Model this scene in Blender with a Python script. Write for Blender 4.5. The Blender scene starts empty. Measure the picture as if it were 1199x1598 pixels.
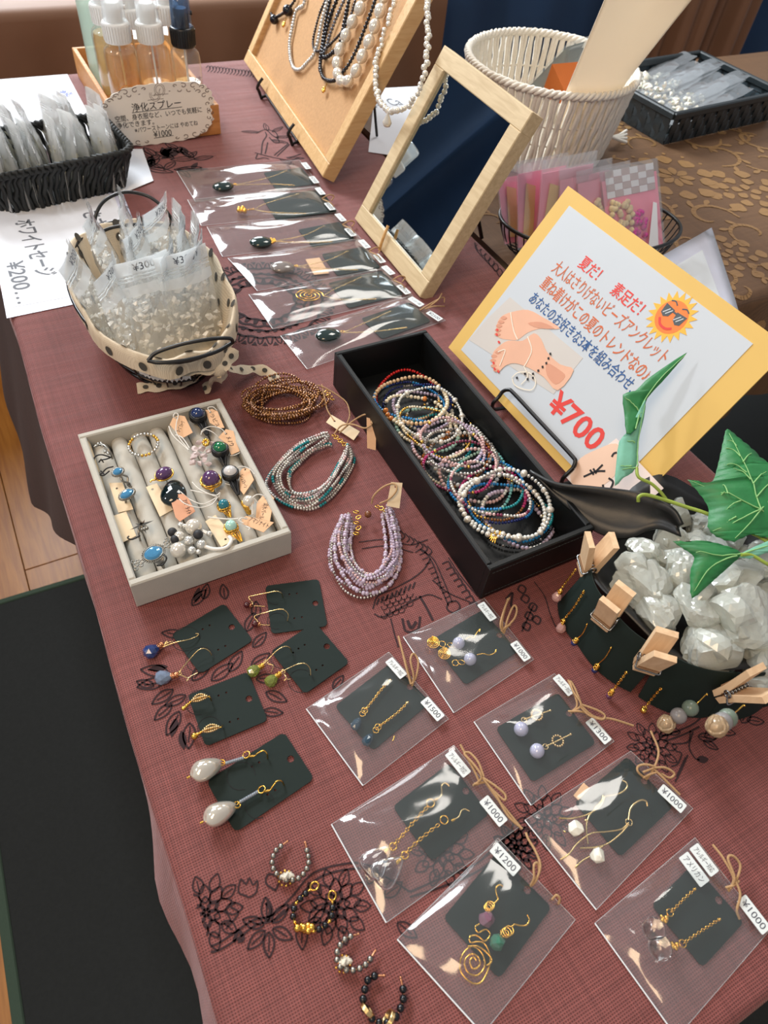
import bpy, bmesh, math, random
import numpy as np
from mathutils import Vector, Matrix
from mathutils.geometry import tessellate_polygon

SC = bpy.context.scene
COL = SC.collection
random.seed(7)

# ---------------------------------------------------------------- camera
# world: table top is z = 0, x across the table (customer side is x < 0), y along it, metres
CAM_H = 0.515
FPX = 1100.0
ROT = np.array([[0.8829, -0.4605, 0.0915], [0.3069, 0.7135, 0.6298], [-0.3553, -0.528, 0.7713]])
_u, _s, _vt = np.linalg.svd(ROT)
ROT = _u @ _vt
cam_data = bpy.data.cameras.new('camera')
cam = bpy.data.objects.new('camera', cam_data)
COL.objects.link(cam)
cam_data.sensor_fit = 'VERTICAL'
cam_data.sensor_height = 36.0
cam_data.lens = FPX / 1598.0 * 36.0
cam_data.clip_start = 0.02
mw = Matrix.Identity(4)
for i in range(3):
    for j in range(3):
        mw[i][j] = ROT[j][i]
mw.translation = (0, 0, CAM_H)
cam.matrix_world = mw
cam_data.dof.use_dof = True
cam_data.dof.focus_distance = 0.66
cam_data.dof.aperture_fstop = 11.0
SC.camera = cam


def U(px, py, z=0.0):
    """point at height z above the table that was measured at pixel (px, py) of the 1199x1598 photograph"""
    d = ROT.T @ np.array([(px - 599.5) / FPX, -(py - 799.0) / FPX, -1.0])
    t = (z - CAM_H) / d[2]
    return np.array([d[0] * t, d[1] * t, z])


def UL(lst, z=None):
    return [U(p[0], p[1], p[2] if len(p) > 2 else (z or 0.0)) for p in lst]


# ---------------------------------------------------------------- world, lights, exposure
world = bpy.data.worlds.new('world')
SC.world = world
world.use_nodes = True
wb = world.node_tree.nodes['Background']
wb.inputs[0].default_value = (0.92, 0.95, 1.0, 1)
wb.inputs[1].default_value = 0.42


def area(name, loc, target, sx, sy, power, color):
    l = bpy.data.lights.new(name, 'AREA')
    l.shape = 'RECTANGLE'
    l.size = sx
    l.size_y = sy
    l.energy = power
    l.color = color
    o = bpy.data.objects.new(name, l)
    COL.objects.link(o)
    o.location = loc
    o.rotation_euler = (Vector(target) - Vector(loc)).to_track_quat('-Z', 'Y').to_euler()
    return o


area('window_light', (-0.5, 3.7, 2.3), (0.25, 0.8, 0), 1.7, 1.3, 265, (0.90, 0.96, 1.0))
area('low_window_light', (0.9, 5.3, 1.0), (0.4, 1.2, 0), 2.2, 1.3, 85, (0.90, 0.96, 1.0))
area('ceiling_lamp', (-0.8, -0.2, 1.75), (0.15, 0.4, 0), 0.5, 0.9, 19, (1.0, 0.72, 0.45))
area('ceiling_panel', (1.3, 1.5, 1.9), (0.5, 0.8, 0), 0.6, 0.6, 14, (1.0, 0.95, 0.88))
area('curtain_fill', (-2.3, 1.3, 2.1), (-0.9, 2.45, 0.7), 0.4, 0.4, 30, (0.95, 0.97, 1.0))  # added fill, not a room lamp: sidelights the folds of the mirrored navy curtain

SC.view_settings.view_transform = 'Standard'
SC.view_settings.look = 'None'
SC.view_settings.exposure = 0.0
SC.view_settings.gamma = 1.0
SC.view_settings.use_curve_mapping = False
SC.cycles.transparent_max_bounces = 40
SC.cycles.max_bounces = 10
SC.cycles.transmission_bounces = 8

# ---------------------------------------------------------------- mesh helpers
ORG = {}


class MB:
    """collects shapes (world coordinates) into ONE mesh object"""

    def __init__(self):
        self.v, self.f, self.n = [], [], 0

    def add(self, v, f, m=0, s=True):
        v = np.asarray(v, dtype=np.float64).reshape(-1, 3)
        if len(f) == 0:
            return self
        self.v.append(v)
        if isinstance(f, np.ndarray):
            self.f.append((f + self.n, m, s))
        else:
            by = {}
            for q in f:
                by.setdefault(len(q), []).append(q)
            for q in by.values():
                self.f.append((np.array(q, dtype=np.int64) + self.n, m, s))
        self.n += len(v)
        return self

    def build(self, name, mats, parent=None, label=None, cat=None, group=None, kind=None):
        if not isinstance(mats, (list, tuple)):
            mats = [mats]
        V = np.concatenate(self.v)
        if parent is not None:
            org = np.array(ORG[parent.name])
        else:
            mn, mx = V.min(0), V.max(0)
            org = np.array([(mn[0] + mx[0]) / 2, (mn[1] + mx[1]) / 2, mn[2]])
            if kind == 'world':
                org = np.zeros(3)
                kind = None
        me = bpy.data.meshes.new(name)
        loops, starts, totals, mi, sm = [], [], [], [], []
        pos = 0
        for F, m, s in self.f:
            k = F.shape[1]
            loops.append(F.reshape(-1))
            starts.append(pos + np.arange(len(F)) * k)
            totals.append(np.full(len(F), k))
            mi.append(np.full(len(F), m) if np.isscalar(m) else np.asarray(m))
            sm.append(np.full(len(F), bool(s)))
            pos += F.size
        loops = np.concatenate(loops).astype(np.int32)
        starts = np.concatenate(starts).astype(np.int32)
        me.vertices.add(len(V))
        me.vertices.foreach_set('co', (V - org).astype(np.float32).reshape(-1))
        me.loops.add(len(loops))
        me.loops.foreach_set('vertex_index', loops)
        me.polygons.add(len(starts))
        me.polygons.foreach_set('loop_start', starts)
        me.polygons.foreach_set('material_index', np.concatenate(mi).astype(np.int32))
        me.polygons.foreach_set('use_smooth', np.concatenate(sm))
        me.update(calc_edges=True)
        me.validate()
        for mm in mats:
            me.materials.append(mm)
        o = bpy.data.objects.new(name, me)
        COL.objects.link(o)
        if parent is not None:
            o.parent = parent
            ORG[o.name] = tuple(org)
        else:
            o.location = org
            ORG[o.name] = tuple(org)
        tag(o, label, cat, group, kind)
        return o


def tag(o, label=None, cat=None, group=None, kind=None):
    if label: o['label'] = label
    if cat: o['category'] = cat
    if group: o['group'] = group
    if kind: o['kind'] = kind
    return o


def thing(name, label, cat, loc, group=None):
    o = bpy.data.objects.new(name, None)
    COL.objects.link(o)
    o.location = tuple(float(c) for c in loc)
    o.empty_display_size = 0.01
    ORG[o.name] = tuple(float(c) for c in loc)
    return tag(o, label, cat, group)


def nrm(v):
    v = np.asarray(v, float)
    return v / (np.linalg.norm(v) + 1e-12)


class Fr:
    """local frame: point(u, v, w)"""

    def __init__(self, o, x, y, z=None):
        self.o = np.asarray(o, float)
        self.x = nrm(x)
        if z is None:
            self.z = nrm(np.cross(self.x, np.asarray(y, float)))
            self.y = np.cross(self.z, self.x)
        else:
            self.z = nrm(z)
            self.y = nrm(y)

    def __call__(self, P):
        P = np.asarray(P, float).reshape(-1, 3)
        return self.o + P[:, :1] * self.x + P[:, 1:2] * self.y + P[:, 2:3] * self.z

    def at(self, u, v, w=0):
        return self.o + u * self.x + v * self.y + w * self.z

    def sub(self, u, v, w=0, rot=0):
        c, s = math.cos(rot), math.sin(rot)
        return Fr(self.at(u, v, w), c * self.x + s * self.y, -s * self.x + c * self.y)


W0 = Fr((0, 0, 0), (1, 0, 0), (0, 1, 0))


def catmull(P, n=6, closed=False):
    P = [np.asarray(p, float) for p in P]
    if len(P) < 3 and not closed:
        return np.array([P[0] + (P[1] - P[0]) * t for t in np.linspace(0, 1, n + 1)])
    out = []
    N = len(P)
    rng = range(N) if closed else range(N - 1)
    for i in rng:
        if closed:
            a, b, c, d = P[(i - 1) % N], P[i], P[(i + 1) % N], P[(i + 2) % N]
        else:
            b, c = P[i], P[i + 1]
            a = P[i - 1] if i > 0 else 2 * b - c
            d = P[i + 2] if i + 2 < N else 2 * c - b
        for k in range(n):
            t = k / n
            out.append(0.5 * (2 * b + (c - a) * t + (2 * a - 5 * b + 4 * c - d) * t * t + (3 * b - 3 * c + d - a) * t ** 3))
    if not closed:
        out.append(P[-1])
    return np.array(out)


def resample(P, step=None, n=None, closed=False):
    P = np.asarray(P, float)
    if closed:
        P = np.vstack([P, P[:1]])
    d = np.concatenate([[0], np.cumsum(np.linalg.norm(np.diff(P, axis=0), axis=1))])
    if n is None:
        n = max(2, int(round(d[-1] / step)) + (0 if closed else 1))
    t = np.linspace(0, d[-1], n, endpoint=not closed)
    return np.stack([np.interp(t, d, P[:, i]) for i in range(3)], 1)


def tube(mb, P, r, seg=6, closed=False, m=0, cap=True):
    P = np.asarray(P, float)
    n = len(P)
    r = np.full(n, r) if np.isscalar(r) else np.asarray(r, float)
    T = np.gradient(P, axis=0) if not closed else np.roll(P, -1, 0) - np.roll(P, 1, 0)
    T /= np.linalg.norm(T, axis=1)[:, None] + 1e-12
    a = np.array([0, 0, 1.0]) if abs(T[0][2]) < 0.9 else np.array([1.0, 0, 0])
    N = nrm(a - T[0] * a.dot(T[0]))
    ring = []
    ang = np.arange(seg) * 2 * math.pi / seg
    for i in range(n):
        N = N - T[i] * N.dot(T[i])
        N = N / (np.linalg.norm(N) + 1e-12)
        B = np.cross(T[i], N)
        ring.append(P[i] + r[i] * (np.cos(ang)[:, None] * N + np.sin(ang)[:, None] * B))
    V = np.concatenate(ring)
    i = np.arange(n if closed else n - 1)[:, None] * seg
    j = np.arange(seg)[None]
    nx = (i + seg) % (n * seg)
    F = np.stack([i + j, i + (j + 1) % seg, nx + (j + 1) % seg, nx + j], -1).reshape(-1, 4)
    mb.add(V, F, m)
    if cap and not closed:
        mb.add(ring[0], [list(range(seg))[::-1]], m, False)
        mb.add(ring[-1], [list(range(seg))], m, False)
    return mb


_SPH = {}


def unit_sphere(seg, rings):
    k = (seg, rings)
    if k not in _SPH:
        V = [(0, 0, 1)]
        for i in range(1, rings):
            th = math.pi * i / rings
            for j in range(seg):
                ph = 2 * math.pi * j / seg
                V.append((math.sin(th) * math.cos(ph), math.sin(th) * math.sin(ph), math.cos(th)))
        V.append((0, 0, -1))
        q, t = [], []
        for j in range(seg):
            t.append((0, 1 + j, 1 + (j + 1) % seg))
            b = 1 + (rings - 2) * seg
            t.append((len(V) - 1, b + (j + 1) % seg, b + j))
        for i in range(rings - 2):
            for j in range(seg):
                a = 1 + i * seg
                q.append((a + j, a + seg + j, a + seg + (j + 1) % seg, a + (j + 1) % seg))
        _SPH[k] = (np.array(V, float), np.array(t), np.array(q).reshape(-1, 4))
    return _SPH[k]


def ball(mb, c, r, seg=14, rings=9, m=0, fr=None, s=True):
    V, t, q = unit_sphere(seg, rings)
    r3 = np.array([r, r, r]) if np.isscalar(r) else np.asarray(r)
    P = V * r3
    if fr is not None:
        P = P[:, :1] * fr.x + P[:, 1:2] * fr.y + P[:, 2:3] * fr.z
    P = P + np.asarray(c)
    n0 = mb.n
    mb.v.append(P)
    mb.f.append((t + n0, m, s))
    if len(q): mb.f.append((q + n0, m, s))
    mb.n += len(P)
    return mb


def beads(mb, C, r, mats=0, seg=6, rings=4, axial=1.0, closed=True):
    """a bead on each point of C, stretched along the string by axial"""
    C = np.asarray(C, float)
    n = len(C)
    r = np.full(n, r) if np.isscalar(r) else np.asarray(r, float)
    T = (np.roll(C, -1, 0) - np.roll(C, 1, 0)) if closed else np.gradient(C, axis=0)
    T /= np.linalg.norm(T, axis=1)[:, None] + 1e-12
    A = np.where(np.abs(T[:, 2:3]) < 0.9, np.array([[0, 0, 1.0]]), np.array([[1.0, 0, 0]]))
    X = np.cross(A, T)
    X /= np.linalg.norm(X, axis=1)[:, None] + 1e-12
    Y = np.cross(T, X)
    V, t, q = unit_sphere(seg, rings)
    P = (V[None, :, 0, None] * X[:, None] + V[None, :, 1, None] * Y[:, None] + V[None, :, 2, None] * T[:, None] * axial) * r[:, None, None] + C[:, None]
    k = len(V)
    off = (np.arange(n) * k)[:, None, None]
    m = np.full(n, mats) if np.isscalar(mats) else np.asarray(mats)
    n0 = mb.n
    mb.v.append(P.reshape(-1, 3))
    mb.f.append(((t[None] + off).reshape(-1, 3) + n0, np.repeat(m, len(t)), True))
    mb.f.append(((q[None] + off).reshape(-1, 4) + n0, np.repeat(m, len(q)), True))
    mb.n += n * k
    return mb


def box(mb, fr, x0, x1, y0, y1, z0, z1, m=0, b=0.0):
    """box in a frame; b bevels its vertical and top edges"""
    if b <= 0:
        P = [(x, y, z) for z in (z0, z1) for (x, y) in ((x0, y0), (x1, y0), (x1, y1), (x0, y1))]
        mb.add(fr(P), [(3, 2, 1, 0), (4, 5, 6, 7), (0, 1, 5, 4), (1, 2, 6, 5), (2, 3, 7, 6), (3, 0, 4, 7)], m, False)
    else:
        def ring(i, z):
            e = b * 0.3
            return [(x0 + i + e, y0 + i, z), (x1 - i - e, y0 + i, z), (x1 - i, y0 + i + e, z), (x1 - i, y1 - i - e, z),
                    (x1 - i - e, y1 - i, z), (x0 + i + e, y1 - i, z), (x0 + i, y1 - i - e, z), (x0 + i, y0 + i + e, z)]
        P = ring(b, z0) + ring(0, z0 + b) + ring(0, z1 - b) + ring(b, z1)
        F = [list(range(8))[::-1], list(range(24, 32))]
        for k in range(3):
            for j in range(8):
                F.append([k * 8 + j, k * 8 + (j + 1) % 8, k * 8 + 8 + (j + 1) % 8, k * 8 + 8 + j])
        mb.add(fr(P), F, m, False)
    return mb


def prism(mb, fr, outer, z0, z1, holes=(), m=0, top_m=None):
    """flat plate: outline with real holes, given thickness"""
    rings = [outer] + list(holes)
    tri = tessellate_polygon([[Vector((p[0], p[1], 0)) for p in r] for r in rings])
    P2 = [p for r in rings for p in r]
    n = len(P2)
    T = []
    for t in tri:
        a, b, c = (P2[i] for i in t)
        ar = (b[0] - a[0]) * (c[1] - a[1]) - (c[0] - a[0]) * (b[1] - a[1])
        T.append(tuple(t) if ar > 0 else tuple(t)[::-1])
    V = [(p[0], p[1], z0) for p in P2] + [(p[0], p[1], z1) for p in P2]
    V = fr(V)
    n0 = mb.n
    mb.v.append(V)
    mb.n += len(V)
    T = np.array(T)
    mb.f.append((T + n + n0, m if top_m is None else top_m, False))
    mb.f.append((T[:, ::-1] + n0, m, False))
    Q = []
    k = 0
    for r in rings:
        L = len(r)
        for i in range(L):
            Q.append((k + i, k + (i + 1) % L, k + (i + 1) % L + n, k + i + n))
        k += L
    mb.f.append((np.array(Q) + n0, m, False))
    return mb


def circ(cx, cy, r, n=14, ry=None):
    return [(cx + r * math.cos(2 * math.pi * i / n), cy + (ry or r) * math.sin(2 * math.pi * i / n)) for i in range(n)]


def rrect(x0, y0, x1, y1, r, n=4):
    """rounded rectangle outline; r is one radius or four (x0y0, x1y0, x1y1, x0y1)"""
    if np.isscalar(r): r = (r,) * 4
    out = []
    for (cx, cy, sx, sy, a0), q in zip(((x0, y0, 1, 1, math.pi), (x1, y0, -1, 1, 1.5 * math.pi), (x1, y1, -1, -1, 0), (x0, y1, 1, -1, 0.5 * math.pi)), r):
        if q <= 1e-6:
            out.append((cx, cy))
            continue
        for i in range(n + 1):
            a = a0 + 0.5 * math.pi * i / n
            out.append((cx + sx * q + q * math.cos(a), cy + sy * q + q * math.sin(a)))
    return out


def grid(mb, nu, nv, fn, m=0, s=True, closed_u=False, flip=False):
    V = [fn(i / (nu if closed_u else nu - 1), j / (nv - 1)) for i in range(nu) for j in range(nv)]
    F = []
    for i in range(nu if closed_u else nu - 1):
        for j in range(nv - 1):
            a, b = i * nv + j, ((i + 1) % nu) * nv + j
            F.append((a, b, b + 1, a + 1) if not flip else (a, a + 1, b + 1, b))
    mb.add(V, np.array(F), m, s)
    return mb


def lathe(mb, fr, prof, seg=20, m=0, s=True, cap=True):
    V = []
    for (r, z) in prof:
        for j in range(seg):
            a = 2 * math.pi * j / seg
            V.append((r * math.cos(a), r * math.sin(a), z))
    F = []
    for i in range(len(prof) - 1):
        for j in range(seg):
            F.append((i * seg + j, i * seg + (j + 1) % seg, (i + 1) * seg + (j + 1) % seg, (i + 1) * seg + j))
    V = fr(V)
    mb.add(V, np.array(F), m, s)
    if cap:
        mb.add(V[:seg], [list(range(seg))[::-1]], m, False)
        mb.add(V[-seg:], [list(range(seg))], m, False)
    return mb


def rock(mb, c, r3, seed, n=16, m=0, rot=None):
    """angular broken lump: the convex hull of scattered points"""
    rg = np.random.RandomState(seed)
    P = rg.normal(size=(n, 3))
    P /= np.linalg.norm(P, axis=1)[:, None]
    P *= rg.uniform(0.78, 1.05, (n, 1))
    P = P * np.asarray(r3)
    if rot is not None:
        a = rot
        R = np.array([[math.cos(a), -math.sin(a), 0], [math.sin(a), math.cos(a), 0], [0, 0, 1]])
        P = P @ R.T
    bm = bmesh.new()
    for p in P: bm.verts.new(p)
    bmesh.ops.convex_hull(bm, input=bm.verts)
    bm.verts.ensure_lookup_table()
    used = [v for v in bm.verts if v.link_faces]
    idx = {v: i for i, v in enumerate(used)}
    V = np.array([v.co for v in used]) + np.asarray(c)
    F = [[idx[v] for v in f.verts] for f in bm.faces]
    bm.free()
    mb.add(V, F, m, False)
    return mb


def chunk(mb, c, r3, seed, cuts=11, m=0, sub=4):
    """broken mineral lump: a ball shaved by random planes, with chipped edges"""
    rg = np.random.RandomState(seed)
    bm = bmesh.new()
    bmesh.ops.create_icosphere(bm, subdivisions=sub, radius=1.0)
    V = np.array([v.co for v in bm.verts])
    F = np.array([[v.index for v in f.verts] for f in bm.faces])
    bm.free()
    for k in range(cuts):
        n = nrm(rg.normal(size=3))
        d = rg.uniform(.50, .88)
        over = np.maximum(0, V @ n - d)
        V = V - over[:, None] * n
    q = rg.uniform(3, 6, (4, 3))
    for k in range(4):
        V = V * (1 + .02 * np.sin(V @ q[k] * (1 + k) + k)[:, None])
    a = rg.uniform(0, 6)
    R = np.array([[math.cos(a), -math.sin(a), 0], [math.sin(a), math.cos(a), 0], [0, 0, 1]])
    mb.add((V * np.asarray(r3)) @ R.T + np.asarray(c), F, m, False)
    return mb


_TXT = {}


def text_geo(body, bold=0.0):
    k = (body, bold)
    if k not in _TXT:
        cu = bpy.data.curves.new('lettering', 'FONT')
        cu.body = body
        cu.resolution_u = 3
        cu.offset = bold
        o = bpy.data.objects.new('lettering', cu)
        COL.objects.link(o)
        dg = bpy.context.evaluated_depsgraph_get()
        dg.update()
        me = o.evaluated_get(dg).to_mesh()
        V = np.array([v.co[:] for v in me.vertices], float).reshape(-1, 3)
        F = [list(p.vertices) for p in me.polygons]
        o.evaluated_get(dg).to_mesh_clear()
        bpy.data.objects.remove(o)
        bpy.data.curves.remove(cu)
        mn, mx = V.min(0), V.max(0)
        V = V - (mn + mx) / 2
        _TXT[k] = (V, F, mx - mn)
    return _TXT[k]


def text(mb, body, fr, w=None, h=None, bold=0.0, m=0, surf=None):
    """flat print centred on a frame (x = reading direction, y = up), fitted to w x h"""
    V, F, d = text_geo(body, bold)
    sx = w / d[0] if w else h / d[1]
    sy = h / d[1] if h else sx
    P = V * np.array([sx, sy, 1])
    mb.add(surf(P) if surf else fr(P), F, m, False)
    return mb


def ribbon(mb, P, w, m=0, taper=False):
    """flat ink stroke lying in its plane (z up)"""
    P = np.asarray(P, float)
    T = np.gradient(P, axis=0)
    T /= np.linalg.norm(T, axis=1)[:, None] + 1e-12
    N = np.stack([-T[:, 1], T[:, 0], np.zeros(len(P))], 1)
    ww = np.full(len(P), w / 2)
    if taper:
        ww = ww * (0.25 + 0.75 * np.sin(np.linspace(0, math.pi, len(P))))
    A, B = P + N * ww[:, None], P - N * ww[:, None]
    n = len(P)
    i = np.arange(n - 1)
    mb.add(np.vstack([A, B]), np.stack([i, i + n, i + n + 1, i + 1], 1), m, False)
    return mb


# ---------------------------------------------------------------- materials (all node based)
def lin(c):
    out = []
    for x in c:
        x = x / 255.0
        out.append(x / 12.92 if x <= 0.04045 else ((x + 0.055) / 1.055) ** 2.4)
    return tuple(out)


_MAT = {}


def mat(name, col, rough=0.5, metal=0.0, var=0.12, scale=60.0, bump=0.0, bscale=None, **kw):
    if name in _MAT: return _MAT[name]
    m = bpy.data.materials.new(name)
    m.use_nodes = True
    nt = m.node_tree
    p = nt.nodes['Principled BSDF']
    c = lin(col)
    tc = nt.nodes.new('ShaderNodeTexCoord')
    no = nt.nodes.new('ShaderNodeTexNoise')
    no.inputs['Scale'].default_value = scale
    no.inputs['Detail'].default_value = 4
    nt.links.new(tc.outputs['Object'], no.inputs['Vector'])
    mx = nt.nodes.new('ShaderNodeMix')
    mx.data_type = 'RGBA'
    mx.inputs[6].default_value = tuple(x * (1 - var) for x in c) + (1,)
    mx.inputs[7].default_value = tuple(min(1, x * (1 + var)) for x in c) + (1,)
    nt.links.new(no.outputs['Fac'], mx.inputs[0])
    nt.links.new(mx.outputs[2], p.inputs['Base Color'])
    p.inputs['Roughness'].default_value = rough
    p.inputs['Metallic'].default_value = metal
    for k, v in kw.items():
        p.inputs[k].default_value = v
    if bump:
        bn = nt.nodes.new('ShaderNodeTexNoise')
        bn.inputs['Scale'].default_value = bscale or scale * 4
        bn.inputs['Detail'].default_value = 5
        nt.links.new(tc.outputs['Object'], bn.inputs['Vector'])
        b = nt.nodes.new('ShaderNodeBump')
        b.inputs['Strength'].default_value = bump
        b.inputs['Distance'].default_value = 0.001
        nt.links.new(bn.outputs['Fac'], b.inputs['Height'])
        nt.links.new(b.outputs['Normal'], p.inputs['Normal'])
    _MAT[name] = m
    return m


def film(name, haze=0.05, tint=(0.97, 0.98, 0.98), refl=1.0, rough=0.06, hcol=(0.9, 0.93, 0.95), bump=0.06, bscale=18.0):
    """thin clear plastic: see-through, glossy by fresnel, a little milky"""
    m = bpy.data.materials.new(name)
    m.use_nodes = True
    nt = m.node_tree
    nt.nodes.clear()
    N = nt.nodes.new
    out = N('ShaderNodeOutputMaterial')
    tc = N('ShaderNodeTexCoord')
    no = N('ShaderNodeTexNoise')
    no.inputs['Scale'].default_value = bscale
    no.inputs['Detail'].default_value = 0.0
    nt.links.new(tc.outputs['Object'], no.inputs['Vector'])
    b = N('ShaderNodeBump')
    b.inputs['Strength'].default_value = bump
    b.inputs['Distance'].default_value = 0.004
    nt.links.new(no.outputs['Fac'], b.inputs['Height'])
    tr = N('ShaderNodeBsdfTransparent')
    tr.inputs[0].default_value = tint + (1,)
    gl = N('ShaderNodeBsdfGlossy')
    gl.inputs['Roughness'].default_value = rough
    nt.links.new(b.outputs['Normal'], gl.inputs['Normal'])
    df = N('ShaderNodeBsdfDiffuse')
    df.inputs[0].default_value = hcol + (1,)
    fr = N('ShaderNodeLayerWeight')
    fr.inputs['Blend'].default_value = 0.5
    nt.links.new(b.outputs['Normal'], fr.inputs['Normal'])
    pw = N('ShaderNodeMath')
    pw.operation = 'POWER'
    pw.inputs[1].default_value = 4.0
    nt.links.new(fr.outputs['Facing'], pw.inputs[0])
    mu = N('ShaderNodeMath')
    mu.operation = 'MULTIPLY_ADD'
    mu.use_clamp = True
    mu.inputs[1].default_value = 0.7
    mu.inputs[2].default_value = 0.05 * refl
    nt.links.new(pw.outputs[0], mu.inputs[0])
    m1 = N('ShaderNodeMixShader')
    m1.inputs[0].default_value = haze
    nt.links.new(tr.outputs[0], m1.inputs[1])
    tl = N('ShaderNodeBsdfTranslucent')
    tl.inputs[0].default_value = hcol + (1,)
    m0 = N('ShaderNodeMixShader')
    m0.inputs[0].default_value = 0.5
    nt.links.new(df.outputs[0], m0.inputs[1])
    nt.links.new(tl.outputs[0], m0.inputs[2])
    nt.links.new(m0.outputs[0], m1.inputs[2])
    m2 = N('ShaderNodeMixShader')
    nt.links.new(mu.outputs[0], m2.inputs[0])
    nt.links.new(m1.outputs[0], m2.inputs[1])
    nt.links.new(gl.outputs[0], m2.inputs[2])
    nt.links.new(m2.outputs[0], out.inputs[0])
    return m


def glass(name, col, rough=0.05, trans=1.0, var=0.05, bump=0.0, ior=1.45, scale=40):
    m = mat(name, col, rough, 0.0, var, scale, bump, **{'Transmission Weight': trans, 'IOR': ior})
    return m


def weave(name, c1, c2, pitch, rough=0.9, sheen=0.2, bump=0.6, wrinkle=0.0):
    """plain woven cloth: two crossed thread waves colour and emboss it"""
    m = bpy.data.materials.new(name)
    m.use_nodes = True
    nt = m.node_tree
    N = nt.nodes.new
    L = nt.links.new
    p = nt.nodes['Principled BSDF']
    tc = N('ShaderNodeTexCoord')
    # slow wander of the threads
    wn = N('ShaderNodeTexNoise')
    wn.inputs['Scale'].default_value = 30
    L(tc.outputs['Object'], wn.inputs['Vector'])
    ad = N('ShaderNodeMix')
    ad.data_type = 'VECTOR'
    ad.inputs[0].default_value = 0.0015
    L(tc.outputs['Object'], ad.inputs[4])
    L(wn.outputs['Color'], ad.inputs[5])
    waves = []
    for ax in ('X', 'Y'):
        w = N('ShaderNodeTexWave')
        w.wave_type = 'BANDS'
        w.bands_direction = ax
        w.inputs['Scale'].default_value = 1.0 / pitch / 3.1831
        w.inputs['Distortion'].default_value = 0.0
        L(ad.outputs[1], w.inputs['Vector'])
        waves.append(w)
    mn = N('ShaderNodeMath')
    mn.operation = 'MAXIMUM'
    L(waves[0].outputs['Fac'], mn.inputs[0])
    L(waves[1].outputs['Fac'], mn.inputs[1])
    # uneven thread colour along each direction
    st = []
    for sc in ((260, 6, 6), (6, 260, 6)):
        mp = N('ShaderNodeMapping')
        mp.inputs['Scale'].default_value = sc
        L(tc.outputs['Object'], mp.inputs['Vector'])
        n2 = N('ShaderNodeTexNoise')
        n2.inputs['Scale'].default_value = 1.5
        n2.inputs['Detail'].default_value = 2
        L(mp.outputs[0], n2.inputs['Vector'])
        st.append(n2)
    av = N('ShaderNodeMath')
    av.operation = 'ADD'
    L(st[0].outputs['Fac'], av.inputs[0])
    L(st[1].outputs['Fac'], av.inputs[1])
    ml = N('ShaderNodeMath')
    ml.operation = 'MULTIPLY_ADD'
    ml.inputs[1].default_value = 0.45
    ml.inputs[2].default_value = 0.03
    L(av.outputs[0], ml.inputs[0])
    mm = N('ShaderNodeMath')
    mm.operation = 'MULTIPLY'
    mm.use_clamp = True
    L(mn.outputs[0], mm.inputs[0])
    L(ml.outputs[0], mm.inputs[1])
    ml2 = N('ShaderNodeMath')
    ml2.operation = 'MULTIPLY_ADD'
    ml2.use_clamp = True
    ml2.inputs[1].default_value = 1.5
    ml2.inputs[2].default_value = 0.08
    L(mm.outputs[0], ml2.inputs[0])
    mx = N('ShaderNodeMix')
    mx.data_type = 'RGBA'
    mx.inputs[6].default_value = lin(c1) + (1,)
    mx.inputs[7].default_value = lin(c2) + (1,)
    L(ml2.outputs[0], mx.inputs[0])
    L(mx.outputs[2], p.inputs['Base Color'])
    p.inputs['Roughness'].default_value = rough
    p.inputs['Sheen Weight'].default_value = 0.30 if name == 'pink_linen' else 0.0
    p.inputs['Sheen Roughness'].default_value = 0.35
    p.inputs['Sheen Tint'].default_value = (1.0, 0.80, 0.82, 1)
    b = N('ShaderNodeBump')
    b.inputs['Strength'].default_value = bump
    b.inputs['Distance'].default_value = pitch * 0.3
    L(mn.outputs[0], b.inputs['Height'])
    if wrinkle:
        mp = N('ShaderNodeMapping')
        mp.inputs['Scale'].default_value = (3, 26, 3)
        L(tc.outputs['Object'], mp.inputs['Vector'])
        n3 = N('ShaderNodeTexNoise')
        n3.inputs['Scale'].default_value = 1.6
        n3.inputs['Detail'].default_value = 2
        L(mp.outputs[0], n3.inputs['Vector'])
        b2 = N('ShaderNodeBump')
        b2.inputs['Strength'].default_value = wrinkle
        b2.inputs['Distance'].default_value = 0.006
        L(n3.outputs['Fac'], b2.inputs['Height'])
        L(b2.outputs['Normal'], b.inputs['Normal'])
    L(b.outputs['Normal'], p.inputs['Normal'])
    return m


def wood(name, c1, c2, scale=(6, 60, 60), rough=0.5, bump=0.1):
    m = bpy.data.materials.new(name)
    m.use_nodes = True
    nt = m.node_tree
    p = nt.nodes['Principled BSDF']
    tc = nt.nodes.new('ShaderNodeTexCoord')
    mp = nt.nodes.new('ShaderNodeMapping')
    mp.inputs['Scale'].default_value = scale
    nt.links.new(tc.outputs['Object'], mp.inputs['Vector'])
    no = nt.nodes.new('ShaderNodeTexNoise')
    no.inputs['Scale'].default_value = 3
    no.inputs['Detail'].default_value = 8
    no.inputs['Distortion'].default_value = 0.6
    nt.links.new(mp.outputs[0], no.inputs['Vector'])
    rp = nt.nodes.new('ShaderNodeValToRGB')
    rp.color_ramp.elements[0].position = 0.3
    rp.color_ramp.elements[0].color = lin(c1) + (1,)
    rp.color_ramp.elements[1].position = 0.7
    rp.color_ramp.elements[1].color = lin(c2) + (1,)
    nt.links.new(no.outputs['Fac'], rp.inputs[0])
    nt.links.new(rp.outputs[0], p.inputs['Base Color'])
    p.inputs['Roughness'].default_value = rough
    b = nt.nodes.new('ShaderNodeBump')
    b.inputs['Strength'].default_value = bump
    b.inputs['Distance'].default_value = 0.001
    nt.links.new(no.outputs['Fac'], b.inputs['Height'])
    nt.links.new(b.outputs['Normal'], p.inputs['Normal'])
    return m


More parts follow.
